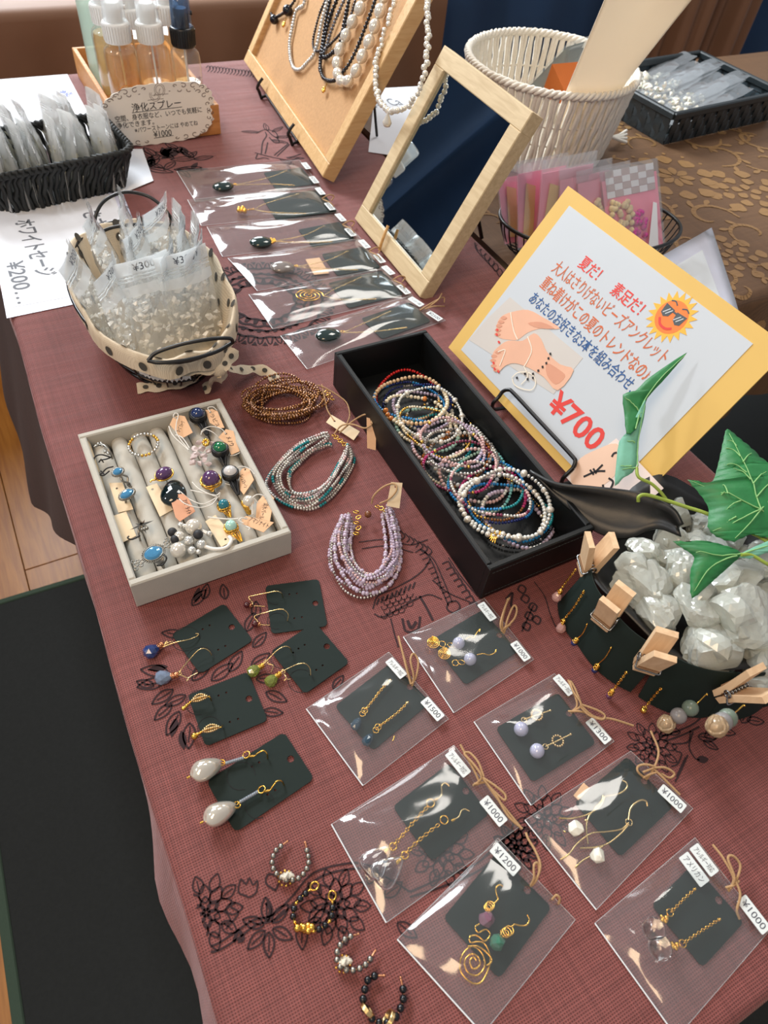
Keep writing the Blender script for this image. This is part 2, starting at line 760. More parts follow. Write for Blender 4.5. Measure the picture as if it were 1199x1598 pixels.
GOLD = mat('gold', (232, 182, 86), 0.22, 1.0, 0.08, 200)
PALEGOLD = mat('pale_gold', (226, 196, 140), 0.25, 1.0, 0.08, 200)
SILVER = mat('silver', (205, 203, 198), 0.22, 1.0, 0.1, 200)
OLDSILVER = mat('old_silver', (150, 146, 138), 0.32, 1.0, 0.25, 300)
COPPER = mat('rose_gold', (214, 150, 110), 0.28, 1.0, 0.1, 200)
BRONZE = mat('bronze_beads', (150, 105, 62), 0.25, 0.85, 0.3, 300)
PEARL = mat('pearl', (226, 219, 206), 0.14, 0.35, 0.05, 80, **{'Coat Weight': 0.6, 'Coat Roughness': 0.05, 'Sheen Weight': 0.2})
WHITEPLASTIC = mat('white_plastic', (228, 230, 230), 0.35, 0, 0.03, 30)
CARDBLACK = mat('black_card', (22, 34, 31), 0.7, 0, 0.08, 400, 0.0, **{'Specular IOR Level': 0.25})
BLACKWIRE = mat('black_wire', (18, 18, 19), 0.35, 0, 0.1, 100)
BLACKBEAD = mat('black_bead', (12, 12, 16), 0.12, 0, 0.2, 100)
INK = mat('ink', (30, 28, 32), 0.7, 0, 0.1, 200)
PENINK = mat('pen_ink', (70, 72, 84), 0.7, 0, 0.1, 200)
PAPER = mat('paper', (226, 229, 236), 0.75, 0, 0.02, 20)
STICKER = mat('sticker', (216, 222, 222), 0.5, 0, 0.02, 60)
KRAFT = mat('kraft_tag', (222, 178, 138), 0.75, 0, 0.06, 250, 0.05)
KRAFTPALE = mat('pale_tag', (226, 204, 170), 0.75, 0, 0.05, 250, 0.05)
TWINE = mat('twine', (176, 140, 100), 0.85, 0, 0.3, 700, 0.4)
WHITESTRING = mat('white_string', (226, 222, 214), 0.7, 0, 0.06, 300)
CRYSTAL = glass('clear_crystal', (250, 252, 252), 0.02, 1.0, 0.01)
FILM = film('clear_film', 0.05, refl=1.5, rough=0.10)
FILMEDGE = mat('film_edge', (222, 226, 230), 0.15, 0, 0.04, 100)
DARKSTONE = mat('dark_green_stone', (26, 44, 42), 0.08, 0, 0.25, 120, **{'Coat Weight': 0.5})

# ================================================================ SETTING
PI = math.pi
FLOOR_Z = -0.72

PLANKWOOD = wood('floor_wood', (138, 84, 30), (170, 112, 46), (40, 3, 20), 0.4, 0.1)
fl = MB()
box(fl, W0, -3.0, 4.5, -2.0, 5.5, FLOOR_Z - 0.06, FLOOR_Z - 0.012)
floor = fl.build('floor', PLANKWOOD, kind='structure')
WALLPAINT = mat('wall_paint', (214, 208, 198), 0.9, 0, 0.03, 8)
b = MB()
box(b, W0, -3.0, 4.5, 5.5, 5.6, FLOOR_Z - 0.06, 2.7)
b.build('wall_back', WALLPAINT, kind='structure')
for i in range(9):
    x0 = -0.80 + i * 0.105
    for j in range(2):
        b = MB()
        ya = -0.35 + j * 1.35 + (0.3 if i % 2 else 0)
        box(b, W0, x0, x0 + 0.1035, ya, ya + 1.348, FLOOR_Z - 0.012, FLOOR_Z, 0, 0.0008)
        b.build('plank', PLANKWOOD, floor)

RUGBLACK = mat('rug_pile', (26, 28, 27), 0.95, 0, 0.35, 180, 0.5, 900, )
RUGEDGE = mat('rug_binding', (52, 68, 54), 0.9, 0, 0.15, 300, 0.3)
rug = thing('rug', 'black floor rug with a dark green bound edge under the tables', 'rug', (0.6, 0.3, FLOOR_Z))
rf = Fr((-0.300, 0.945, FLOOR_Z), (1, -0.03, 0), (0.04, 1, 0))
b = MB()
box(b, rf, 0.016, 2.6, -1.6, -0.012, 0.0005, 0.008, 0, 0.002)
b.build('pile', RUGBLACK, rug)
b = MB()
box(b, rf, 0.0, 0.016, -1.6, 0.0, 0.0005, 0.009, 0, 0.002)
box(b, rf, 0.0, 2.6, -0.012, 0.0, 0.0005, 0.009, 0, 0.002)
b.build('binding', RUGEDGE, rug)

# ---- the display table under the pink cloth
TBL = mat('table_laminate', (190, 184, 172), 0.5, 0, 0.04, 30)
STEEL = mat('table_steel', (120, 122, 124), 0.35, 0.9, 0.06, 60)
tb = thing('folding_table', 'folding display table hidden under the pink cloth', 'table', (0.28, 0.67, FLOOR_Z))
b = MB()
box(b, W0, -0.008, 0.572, -0.07, 1.43, -0.03, -0.0025, 0, 0.004)
b.build('tabletop', TBL, tb)
for (x, y) in ((0.06, 0.05), (0.5, 0.05), (0.06, 1.3), (0.5, 1.3)):
    b = MB()
    tube(b, [(x, y, FLOOR_Z), (x, y, -0.03)], 0.013, 8)
    b.build('leg', STEEL, tb)

# ---- pink woven cloth with block printed ornament
PINK = weave('pink_linen', (58, 21, 21), (142, 78, 73), 0.00175, 0.72, 0.15, 0.7, 0.35)
PRINT = mat('block_print', (44, 24, 28), 0.9, 0, 0.35, 500)
RC = 0.008


def edge_profile(a0, a1, drop, n_in):
    """(coordinate, z, how far down 0..1) across one direction: hang, round over, flat, round over, hang"""
    out = []
    for d in np.linspace(drop, RC, 7): out.append((a0, -d, (d - RC) / (drop - RC)))
    for t in np.linspace(0.2, 1, 4): out.append((a0 + RC * (1 - math.cos(t * PI / 2)), -RC + RC * math.sin(t * PI / 2), 0))
    for t in np.linspace(0, 1, n_in)[1:-1]: out.append((a0 + RC + (a1 - a0 - 2 * RC) * t, 0, 0))
    for t in np.linspace(1, 0.2, 4): out.append((a1 - RC * (1 - math.cos(t * PI / 2)), -RC + RC * math.sin(t * PI / 2), 0))
    for d in np.linspace(RC, drop, 7): out.append((a1, -d, (d - RC) / (drop - RC)))
    return out


def cloth_sheet(mb, xl, xr, y0, y1, drop, nx, ny, wave, shear=None):
    PX, PY = edge_profile(0, 1, drop, nx), edge_profile(y0, y1, drop, ny)
    V = []
    for j, (y, zy, dy) in enumerate(PY):
        a, c = xl(y), xr(y)
        PXj = edge_profile(a, c, drop, nx)
        for i, (x, zx, dx) in enumerate(PXj):
            z = min(zx, zy)
            ox = oy = 0
            if dx > 0: ox = (-1 if i < len(PXj) / 2 else 1) * dx * wave(y, 0 if i < len(PXj) / 2 else 1)
            if dy > 0: oy = (-1 if j < len(PY) / 2 else 1) * dy * (0.006 + 0.005 * math.sin(x * 31))
            V.append((x + ox, y + oy, z))
    k = len(PX)
    F = [(j * k + i, j * k + i + 1, (j + 1) * k + i + 1, (j + 1) * k + i) for j in range(len(PY) - 1) for i in range(k - 1)]
    mb.add(V, np.array(F))


def left_edge(y): return -0.034 + 0.0135 * y + 0.0012 * np.sin(y * 19)


def right_edge(y): return 0.588 + 0.003 * np.sin(y * 11)


tcloth = thing('tablecloth', 'dusty pink linen tablecloth block printed with dark flowers', 'tablecloth', (0.28, 0.67, 0))
b = MB()


def hem_wave(y, side):
    if side: return 0.006 + 0.005 * math.sin(y * 24)
    return 0.004 + 0.014 * math.exp(-((y - 0.155) / 0.05) ** 2) + 0.010 * math.exp(-((y - 0.04) / 0.04) ** 2) + 0.003 * math.sin(y * 17)


cloth_sheet(b, left_edge, right_edge, -0.098, 1.445, 0.10, 40, 90, hem_wave)
b.build('cloth', PINK, tcloth)

pr = MB()
PZ = 0.0004
mm_ = 0.001


def PP(lst): return np.array([U(x, y, PZ) for x, y in lst])


def stroke(lst, w=1.1, n=6, taper=False): ribbon(pr, catmull(PP(lst), n), w * mm_, 0, taper)


def leaf(c, L, ang, wd=0.36, w=0.9, fill=False, vein=True):
    """pointed leaf outline in the table plane; c = base (world xy), ang = direction"""
    f = Fr((c[0], c[1], PZ), (math.cos(ang), math.sin(ang), 0), (-math.sin(ang), math.cos(ang), 0))
    t = np.linspace(0, 1, 9)
    prof = np.sin(t * PI) ** 0.8 * wd * L / 2 * (1.15 - 0.4 * t)
    up = f(np.stack([t * L, prof, 0 * t], 1))
    dn = f(np.stack([t * L, -prof, 0 * t], 1))
    if fill:
        ii = np.arange(8)
        pr.add(np.vstack([up, dn]), np.stack([ii, ii + 9, ii + 10, ii + 1], 1), 0, False)
    else:
        ribbon(pr, up, w * mm_)
        ribbon(pr, dn, w * mm_)
        if vein: ribbon(pr, f(np.stack([t[1:7] * L, 0.02 * L * np.sin(t[1:7] * 6), 0 * t[1:7]], 1)), w * mm_ * 0.8)


def lotus(px, py, R, ang=0.0, w=1.0):
    """many petalled printed flower: three rings of pointed petals round a bud"""
    c = U(px, py, PZ)
    for k, (n, r0, L, wd) in enumerate(((10, 0.52, 0.50, 0.62), (9, 0.24, 0.50, 0.66), (6, 0.04, 0.38, 0.7))):
        for i in range(n):
            a = ang + 2 * PI * (i + 0.5 * k) / n
            leaf((c[0] + R * r0 * math.cos(a), c[1] + R * r0 * math.sin(a)), R * L, a, wd, w, vein=(k == 0 and i % 2 == 0))
    ribbon(pr, catmull([(c[0] + R * .1 * math.cos(a), c[1] + R * .1 * math.sin(a), PZ) for a in np.linspace(0, 2 * PI, 9)], 3), w * mm_)


# border at the near left
lotus(322, 1424, 0.0225, 0.3)
lotus(524, 1414, 0.0225, 0.8)
stroke([(293, 1470), (330, 1476), (365, 1456), (395, 1436), (425, 1428), (455, 1400), (490, 1362), (545, 1347), (585, 1350)], 1.3)
stroke([(297, 1480), (335, 1485), (372, 1464), (400, 1443), (430, 1435), (462, 1406), (497, 1370), (548, 1356), (590, 1360), (640, 1392)], 1.3)
stroke([(352, 1450), (372, 1425), (360, 1415), (368, 1408)], 1.1)
stroke([(384, 1398), (372, 1392), (376, 1372), (384, 1380), (389, 1370), (395, 1381), (402, 1374), (400, 1392), (390, 1400), (384, 1398)], 1.1, 3)
for a in (20, 75, 140, 200, 250, 310):
    c0 = U(419, 1446, PZ)
    leaf((c0[0] + 0.003 * math.cos(math.radians(a)), c0[1] + 0.003 * math.sin(math.radians(a))), 0.014, math.radians(a), 0.5, 1.2)
stroke([(365, 1470), (372, 1452), (380, 1466), (371, 1469)], 2.2, 3)
stroke([(415, 1408), (422, 1420), (418, 1436)], 2.0, 4)
stroke([(430, 1390), (415, 1378), (420, 1364), (436, 1372), (430, 1390)], 1.2)
for (x, y, a) in ((276, 1400, 170), (281, 1412, 200), (470, 1440, 250), (482, 1440, 20), (575, 1380, 40), (600, 1400, 10), (620, 1440, 300)):
    c0 = U(x, y, PZ)
    leaf(c0, 0.015, math.radians(a), 0.5, 1.1)
# leaf sprays under the loose earring cards
for (x, y, L, a) in ((300, 945, 26, 35), (318, 935, 22, 60), (285, 990, 24, 150), (262, 1048, 30, 150), (258, 1062, 30, 170), (270, 1076, 26, 195), (300, 1062, 30, 30),
                     (290, 1085, 24, 185), (280, 1110, 28, 225), (296, 1128, 28, 250), (312, 1120, 26, 280), (268, 1098, 24, 205), (330, 1062, 30, 20), (358, 1048, 28, 40),
                     (392, 1040, 26, 15), (400, 1060, 24, 340), (415, 1080, 26, 310), (385, 985, 26, 50), (400, 965, 24, 70), (352, 935, 22, 80), (395, 1010, 24, 30), (410, 1110, 22, 330),
                     (520, 1075, 20, 30), (240, 1070, 20, 140)):
    c0 = U(x, y, PZ)
    leaf(c0, L * 0.0007, math.radians(a), 0.46, 1.3)
for (x, y, a) in ((305, 940, 60), (275, 1120, 240), (262, 1040, 165), (283, 1140, 260)):
    leaf(U(x, y, PZ), 0.015, math.radians(a), 0.4, 1, fill=True)
# peacock and elephant scene right of the lavender bracelet
for k in range(5):
    for j in range(6 - abs(k - 2)):
        cx, cy = 600 + j * 9 + (k % 2) * 4, 932 + k * 7 - j * 3
        stroke([(cx - 5, cy), (cx - 3, cy + 5), (cx + 3, cy + 4), (cx + 5, cy - 1)], 0.8, 3)
stroke([(582, 950), (590, 930), (612, 920), (640, 905), (660, 890), (672, 872)], 1.3)
stroke([(584, 958), (600, 962), (640, 940), (668, 928), (690, 935)], 1.3)
for k in range(9): stroke([(588 + k * 7, 944 - k * 3.2), (592 + k * 7, 934 - k * 3.2)], 1.6, 2)
stroke([(648, 862), (660, 858), (676, 880), (688, 915), (700, 945)], 1.2)
stroke([(656, 858), (676, 872), (692, 905), (706, 940)], 1.2)
for k in range(10): stroke([(655 + k * 4.4, 866 + k * 7.5), (664 + k * 4.2, 862 + k * 7.6)], 1.0, 2)
stroke([(700, 940), (712, 938), (718, 948), (708, 956), (698, 950), (700, 940)], 1.5)
stroke([(610, 965), (616, 990), (622, 1010)], 1.2)
stroke([(628, 965), (634, 985), (652, 982), (656, 962)], 2.0)
stroke([(636, 968), (642, 980), (650, 970)], 2.6)
stroke([(655, 930), (664, 945), (676, 968)], 2.2)
for k in range(8): stroke([(690 + k * 6, 880 + k * 9), (700 + k * 6, 876 + k * 9), (704 + k * 6, 884 + k * 9)], 1.5, 3)
stroke([(675, 905), (700, 925), (735, 940)], 1.2)
stroke([(700, 870), (720, 900), (745, 930)], 1.2)
stroke([(560, 846), (600, 842), (640, 850), (668, 842)], 1.1)
stroke([(565, 856), (605, 852), (645, 862)], 1.1)
for k in range(7): stroke([(625 + k * 7, 828 + k * 4), (632 + k * 7, 836 + k * 4), (628 + k * 7, 842 + k * 4)], 1.2, 3)
# right of the black box
stroke([(834, 908), (850, 930), (858, 955), (866, 975), (872, 982)], 1.0)
for (x, y) in ((820, 935), (832, 948), (826, 962), (838, 968), (822, 978), (815, 920)):
    stroke([(x - 7, y), (x - 2, y - 7), (x + 6, y - 2), (x + 2, y + 6), (x - 7, y)], 1.6)
stroke([(790, 935), (800, 925), (798, 945), (806, 950)], 2.0)
stroke([(815, 985), (825, 962), (833, 944)], 1.4)
# bloom and leaves at the right
lotus(1018, 1166, 0.020, 0.2, 0.9)
stroke([(1030, 1150), (1060, 1140), (1085, 1128), (1100, 1112)], 1.4)
stroke([(1035, 1158), (1068, 1146), (1092, 1134)], 1.4)
stroke([(1078, 1140), (1074, 1158), (1050, 1162), (1056, 1172), (1064, 1176), (1058, 1192), (1048, 1196)], 1.2)
stroke([(1082, 1142), (1076, 1165), (1084, 1182), (1092, 1186)], 1.3)
stroke([(1074, 1178), (1062, 1205), (1054, 1220)], 1.2)
stroke([(1070, 1182), (1056, 1212)], 1.0, 3)
for (x, y, a, L) in ((1062, 1142, 150, 22), (1050, 1138, 175, 20), (1090, 1150, 330, 24), (1098, 1156, 300, 20), (1100, 1150, 350, 26), (1120, 1138, 320, 24), (1130, 1130, 350, 22), (1158, 1128, 20, 26), (1166, 1124, 330, 24), (1090, 1118, 60, 22), (1100, 1104, 30, 24)):
    leaf(U(x, y, PZ), L * 0.0006, math.radians(a), 0.5, 1.2)
leaf(U(1088, 1186, PZ), 0.01, math.radians(340), 0.6, 1, fill=True)
lotus(690, 1330, 0.022, 0.1, 1.0)
stroke([(640, 1392), (690, 1370), (740, 1350), (770, 1325), (800, 1300)], 1.3)
stroke([(640, 1400), (700, 1380), (760, 1350), (820, 1290)], 1.3)
lotus(806, 1322, 0.016, 0.4, 1.3)
lotus(850, 1275, 0.022, 0.4, 0.9)
# medallion beside the spotted basket
mc = U(412, 470, PZ)
for (r, n, s) in ((0.071, 44, 0.010), (0.058, 40, 0.004), (0.050, 36, 0.0), (0.038, 26, 0.009)):
    ribbon(pr, [(mc[0] + (r + 0.0012 * math.cos(n / 2 * a)) * math.cos(a), mc[1] + (r + 0.0012 * math.cos(n / 2 * a)) * math.sin(a), PZ) for a in np.linspace(0, 2 * PI, 140)], 0.0034)
    if s:
        for i in range(n):
            a = 2 * PI * i / n
            f = Fr((mc[0] + r * math.cos(a), mc[1] + r * math.sin(a), PZ), (math.cos(a), math.sin(a), 0), (-math.sin(a), math.cos(a), 0))
            h2 = r * PI / n * 0.75
            if r > 0.07:
                ribbon(pr, f([(0, -h2, 0), (s, -h2 * .5, 0), (s * 1.25, 0, 0), (s, h2 * .5, 0), (0, h2, 0)]), 0.0019)
            else:
                pr.add(f([(0, -h2, 0), (s, -h2 * 0.5, 0), (s, h2 * 0.5, 0), (0, h2, 0)]), [(0, 1, 2, 3)], 0, False)
for i in range(44):
    a = 2 * PI * (i + .5) / 44
    f = Fr((mc[0] + 0.083 * math.cos(a), mc[1] + 0.083 * math.sin(a), PZ), (math.cos(a), math.sin(a), 0), (-math.sin(a), math.cos(a), 0))
    pr.add(f([(-0.004, 0, 0), (0.003, -0.0034, 0), (0.003, 0.0034, 0)]), [(0, 1, 2)], 0, False)
# stork and branches in front of the board, dark spray before the crate
for ln in ([(398, 238), (420, 244), (452, 250), (466, 246)], [(408, 240), (410, 222), (416, 212), (414, 206)], [(414, 240), (418, 222)], [(428, 242), (440, 232), (450, 224)], [(432, 244), (452, 225)],
           [(452, 246), (470, 240)], [(402, 240), (400, 248), (412, 246), (420, 248)], [(400, 208), (414, 202), (424, 210), (434, 216), (430, 206), (418, 202)], [(420, 214), (428, 222), (436, 222), (432, 214)]):
    stroke(ln, 2.0, 4)
for (x, y, a) in ((404, 206, 160), (425, 206, 30), (430, 214, 350), (418, 204, 80), (424, 218, 320), (437, 248, 300), (447, 246, 340)):
    leaf(U(x, y, PZ), 0.028, math.radians(a), 0.3, 1.5)
rg = random.Random(3)
for k in range(34):
    x, y = rg.uniform(215, 305), rg.uniform(228, 268)
    leaf(U(x, y, PZ), rg.uniform(0.02, 0.04), rg.uniform(0, 6.28), 0.4, 2.2, fill=rg.random() < .35)
for k in range(16):
    x = 322 + k * 5
    stroke([(x, 106 + k * 0.6), (x + 3, 102 + k * .6), (x + 6, 107 + k * .6), (x + 2, 112 + k * .6)], 1.8, 3)
for k in range(7):
    x, y = 745 + k * 6.5, 384 + k * 8
    stroke([(x - 2, y), (x + 3, y - 5), (x + 7, y + 2), (x + 2, y + 7), (x - 2, y)], 1.4)
stroke([(741, 376), (744, 390), (760, 408), (775, 424)], 1.6)
allv = np.concatenate(pr.v)


def on_cloth(F):
    c = allv[F].mean(1)
    return F[(c[:, 0] > left_edge(c[:, 1]) + .009) & (c[:, 0] < right_edge(c[:, 1]) - .009) & (c[:, 1] > -.085) & (c[:, 1] < 1.432)]


pr.f = [q for q in ((on_cloth(F), m_, s_) for F, m_, s_ in pr.f) if len(q[0])]
pr.build('printed_ornament', PRINT, tcloth)

# ---- brown undercloth hanging on the far left side
BROWNDARK = weave('brown_undercloth', (30, 18, 16), (66, 42, 36), 0.0016, 0.9, 0.1, 0.4)
b = MB()


def under(u, v):
    y = 0.42 + u * 1.05
    d = 0.30 * min(1, max(0.02, (y - 0.42) / 0.36))
    z = -0.012 - v * d
    x = left_edge(y) + 0.004 - 0.062 * (v * d / 0.3) - 0.004 * v * math.sin(y * 26)
    return (x, y, z)


grid(b, 50, 10, under)
uc = b.build('undercloth', BROWNDARK, label='dark brown undercloth hanging from the far left side of the pink table', cat='tablecloth')

# ---- brown damask covered table on the right
BRT_Y0, BRT_Y1, BRT_X0, BRT_X1 = 0.502, 1.235, 0.596, 2.05
DAMASK = weave('brown_damask', (70, 50, 34), (118, 86, 58), 0.0011, 0.55, 0.2, 0.2, 0.25)
DAMGOLD = weave('damask_gold', (108, 80, 50), (164, 126, 80), 0.0011, 0.42, 0.25, 0.2)
t2 = thing('draped_table', 'second table right of the pink one under a brown damask cloth', 'table', (1.3, 0.87, FLOOR_Z))
b = MB()
box(b, W0, BRT_X0 + .02, BRT_X1 - .02, BRT_Y0 + .02, BRT_Y1 - .02, -0.03, -0.003, 0, 0.004)
b.build('tabletop', TBL, t2)
for (x, y) in ((0.70, 0.6), (1.95, 0.6), (0.70, 1.13), (1.95, 1.13)):
    b = MB()
    tube(b, [(x, y, FLOOR_Z), (x, y, -0.03)], 0.013, 8)
    b.build('leg', STEEL, t2)
b = MB()


def damask_pt(x, s):
    """flat for s <= 0 (s = y below the front edge), hanging in folds for s > 0"""
    if s <= 0: return (x, BRT_Y0 - s, 0.0)
    R = 0.012
    a = min(s / R, PI / 2)
    y, z = BRT_Y0 - R * math.sin(a), -R * (1 - math.cos(a))
    rest = s - R * PI / 2
    if rest > 0:
        z -= rest
        y -= (0.010 + 0.012 * math.sin(x * 34 + 1.0) + 0.006 * math.sin(x * 61)) * min(1, rest / 0.12)
    return (x, y, z)


ss = list(np.linspace(-(BRT_Y1 - BRT_Y0), 0, 34)) + list(np.linspace(0, 0.03, 6))[1:] + list(np.linspace(0.03, 0.235, 10))[1:]


def bfn(u, v):
    k = v * (len(ss) - 1)
    return damask_pt(BRT_X0 + u * (BRT_X1 - BRT_X0), ss[int(round(k))])


grid(b, 120, len(ss), bfn, flip=True)
grid(b, 120, 6, lambda u, v: (BRT_X0 + u * (BRT_X1 - BRT_X0), BRT_Y1 + 0.004 * math.sin(u * 60), -0.001 - v * 0.2))
b.build('damask_cloth', DAMASK, t2)
dm = MB()


def dpoly(P):
    """filled woven shape; P = list of (x, s) on the cloth, fan-filled"""
    P = [p for p in P if BRT_X0 + .003 < p[0] < BRT_X1 - .01 and -(BRT_Y1 - BRT_Y0) + .005 < p[1] < 0.22]
    if len(P) < 3: return
    pts = np.array([damask_pt(*p) for p in P])
    c = pts.mean(0)
    dpoly.k = getattr(dpoly, 'k', 0) + 1
    lift = np.array([0, -0.0006, 0.0007]) * (0.6 + 0.8 * ((dpoly.k * 0.618) % 1))
    n = len(pts)
    dm.add(np.vstack([pts, c]) + lift, [(i, (i + 1) % n, n) for i in range(n)], 0, False)


def dstroke(P, w):
    P = np.array([(p[0], p[1], 0) for p in P])
    P = catmull(P, 5)
    T = np.gradient(P, axis=0)
    T /= np.linalg.norm(T, axis=1)[:, None] + 1e-9
    ww = w / 2 * (0.3 + 0.7 * np.sin(np.linspace(0.2, PI - 0.1, len(P))))
    for i in range(len(P) - 1):
        q = []
        for (k, sg) in ((i, 1), (i + 1, 1), (i + 1, -1), (i, -1)):
            q.append((P[k][0] - T[k][1] * ww[k] * sg, P[k][1] + T[k][0] * ww[k] * sg))
        dpoly(q)


def dpetal(cx, cs, a, r0, L, wd, lobes=0):
    out = []
    for t in np.linspace(0, 1, 7):
        out.append((r0 + t * L, wd / 2 * math.sin(max(0.05, t) * PI) ** 0.7 * (0.7 + 0.5 * t)))
    out = out + [(x, -y) for x, y in out[::-1]]
    dpoly([(cx + x * math.cos(a) - y * math.sin(a), cs + x * math.sin(a) + y * math.cos(a)) for x, y in out])


def rosette(cx, cs, R, a0=0):
    for i in range(10): dpetal(cx, cs, a0 + 2 * PI * i / 10, R * 0.66, R * 0.40, R * 0.44)
    for i in range(8): dpetal(cx, cs, a0 + 2 * PI * (i + .5) / 8, R * 0.10, R * 0.38, R * 0.22)
    for i in range(16): dpetal(cx, cs, a0 + 2 * PI * i / 16, R * 1.12, R * 0.12, R * 0.1)


def peony(cx, cs, R, a0=0):
    for k, (n, r0, L, wd) in enumerate(((9, .70, .36, .40), (8, .40, .28, .30), (5, .10, .26, .24))):
        for i in range(n): dpetal(cx, cs, a0 + 2 * PI * (i + .4 * k) / n, R * r0, R * L, R * wd)


def scroll(cx, cs, R, a, sgn=1):
    P = []
    for t in np.linspace(0, 1, 10):
        r = R * (1 - 0.8 * t)
        th = a + sgn * t * 4.6
        P.append((cx + r * math.cos(th), cs + r * math.sin(th)))
    dstroke(P, R * 0.16)
    for t in (0.12, 0.3, 0.46):
        r = R * (1 - 0.8 * t)
        th = a + sgn * t * 4.6
        dpetal(cx + r * math.cos(th), cs + r * math.sin(th), th - sgn * 0.5, R * 0.06, R * 0.42, R * 0.2)


g = U(1054, 276)
rosette(g[0], BRT_Y0 - g[1], 0.072, 0.1)
g = U(1166, 300)
peony(g[0], BRT_Y0 - g[1], 0.075, 0.5)
g = U(1145, 400)
peony(g[0], BRT_Y0 - g[1], 0.055, 0.2)
for (px, py, R, a, sg) in ((1085, 215, .05, 0.4, 1), (1120, 240, .05, 2.2, -1), (1180, 215, .055, 1, 1), (1010, 225, .04, 3, 1), (985, 275, .04, 4, -1), (1020, 330, .045, 5, 1), (1110, 340, .05, 0.3, -1),
                        (1175, 365, .045, 2.5, 1), (1080, 380, .04, 1.5, 1), (1190, 250, .05, 3, -1), (770, 345, .03, 3, 1), (960, 255, .03, 1, -1), (1150, 215, .04, 4.4, 1), (1195, 420, .04, .5, 1)):
    g = U(px, py)
    scroll(g[0], BRT_Y0 - g[1], R, a, sg)
rg = random.Random(11)
for i in range(100):
    x, s = rg.uniform(0.62, 2.0), rg.uniform(-0.72, 0.2)
    g = U(1054, 276)
    if math.hypot(x - g[0], s - (BRT_Y0 - g[1])) < .10: continue
    if s < -0.42 or s > -0.06: (peony if i % 3 else rosette)(x, s, rg.uniform(.03, .055), rg.uniform(0, 3)) if i % 2 else scroll(x, s, rg.uniform(.035, .06), rg.uniform(0, 6), rg.choice((-1, 1)))
dm.build('woven_flower_pattern', DAMGOLD, t2)

# ---- brown satin covered table behind, navy and brown drapes
SATIN = mat('brown_satin', (118, 84, 62), 0.58, 0, 0.16, 8, 0.12, 30)
NAVY = mat('navy_cloth', (24, 56, 92), 0.8, 0, 0.25, 6, 0.1, 200)


def draped_box(name, label, cat, x0, x1, y0, y1, z1, material, amp, freq):
    """a cloth laid over a low counter: flat top, rounded front edge and hanging front with folds"""
    b = MB()
    prof = [(y1, z1, 0)] + [(y0 + (y1 - y0) * t, z1, 0) for t in (0.6, 0.3, 0.1)]
    prof += [(y0 - 0.02 * math.sin(t), z1 - 0.02 * (1 - math.cos(t)), 0) for t in np.linspace(0, PI / 2, 5)]
    for d in np.linspace(0.05, z1 - FLOOR_Z - 0.004, 10): prof.append((y0 - 0.02, z1 - d, 1))

    def fn(u, v):
        y, z, k = prof[int(round(v * (len(prof) - 1)))]
        x = x0 + u * (x1 - x0)
        w = min(1, (z1 - z) / 0.25)
        return (x, y - k * w * amp * (1 + math.sin(x * freq) + 0.6 * math.sin(x * freq * 1.73 + 1)), z)
    grid(b, 130, len(prof), fn)
    return b.build(name, material, label=label, cat=cat)


draped_box('draped_counter', 'counter behind the far end of the pink table draped in brown satin', 'table', -0.75, 1.16, 1.79, 2.14, 0.0, SATIN, 0.012, 26)
draped_box('draped_counter', 'counter in the far right background draped in navy cloth', 'table', 1.20, 3.6, 1.90, 2.25, 0.16, NAVY, 0.02, 17)


def curtain(name, label, x0, x1, y, z0, z1, material, amp, freq):
    b = MB()
    grid(b, 120, 12, lambda u, v: (x0 + u * (x1 - x0), y + amp * math.sin((x0 + u * (x1 - x0)) * freq + v * 0.8) * (0.5 + 0.5 * v) + 0.5 * amp * math.sin(u * 37), z1 + (z0 - z1) * v))
    o = b.build(name, material, label=label, cat='curtain')
    md = o.modifiers.new('thickness', 'SOLIDIFY')
    md.thickness = 0.003
    return o


curtain('curtain', 'brown satin curtain panel hanging beyond the far end of the damask table', 1.87, 2.28, 1.74, FLOOR_Z + .005, 0.5, SATIN, 0.025, 33)
curtain('curtain', 'navy curtain that the mirror reflects', -2.6, -0.25, 2.45, FLOOR_Z + .005, 1.75, NAVY, 0.09, 13)

# ================================================================ helpers for standing boards and flat signs
def ray(px, py): return ROT.T @ np.array([(px - 599.5) / FPX, -(py - 799.0) / FPX, -1.0])


CAMP = np.array([0, 0, CAM_H])


def hit(px, py, fr, w=0.0):
    """pixel -> (u, v) on the plane of a frame, w above it"""
    d = ray(px, py)
    o = fr.o + fr.z * w
    t = (o - CAMP) @ fr.z / (d @ fr.z)
    P = CAMP + d * t - o
    return P @ fr.x, P @ fr.y


def lean_frame(BL, BR, TL, z0):
    """frame of a board that stands on its lower edge BL-BR (pixels, at height z0) and leans back through TL"""
    a, c = U(*BL, z0), U(*BR, z0)
    n = nrm(c - a)
    d = ray(*TL)
    t = ((a - CAMP) @ n) / (d @ n)
    top = CAMP + d * t
    return Fr(a, c - a, top - a), np.linalg.norm(c - a), np.linalg.norm(top - a)


def rib(mb, fr, P2, w, m=0, lift=0.0, n=5, smooth=True, taper=False):
    """flat stroke on the plane of a frame"""
    P = np.array([(p[0], p[1], 0) for p in P2], float)
    if smooth and len(P) > 2: P = catmull(P, n)
    t = MB()
    ribbon(t, P, w, 0, taper)
    mb.add(fr(t.v[0] + np.array([0, 0, lift])), t.f[0][0], m, False)


def text_line(mb, body, p0, p1, height, z=0.0006, bold=0.0, m=0):
    """flat lettering on the table between two measured pixels (reading direction p0 -> p1)"""
    a, c = U(*p0, z), U(*p1, z)
    x = nrm(c - a)
    f = Fr((a + c) / 2, x, np.cross([0, 0, 1.0], x))
    text(mb, body, f, np.linalg.norm(c - a), height, bold, m)


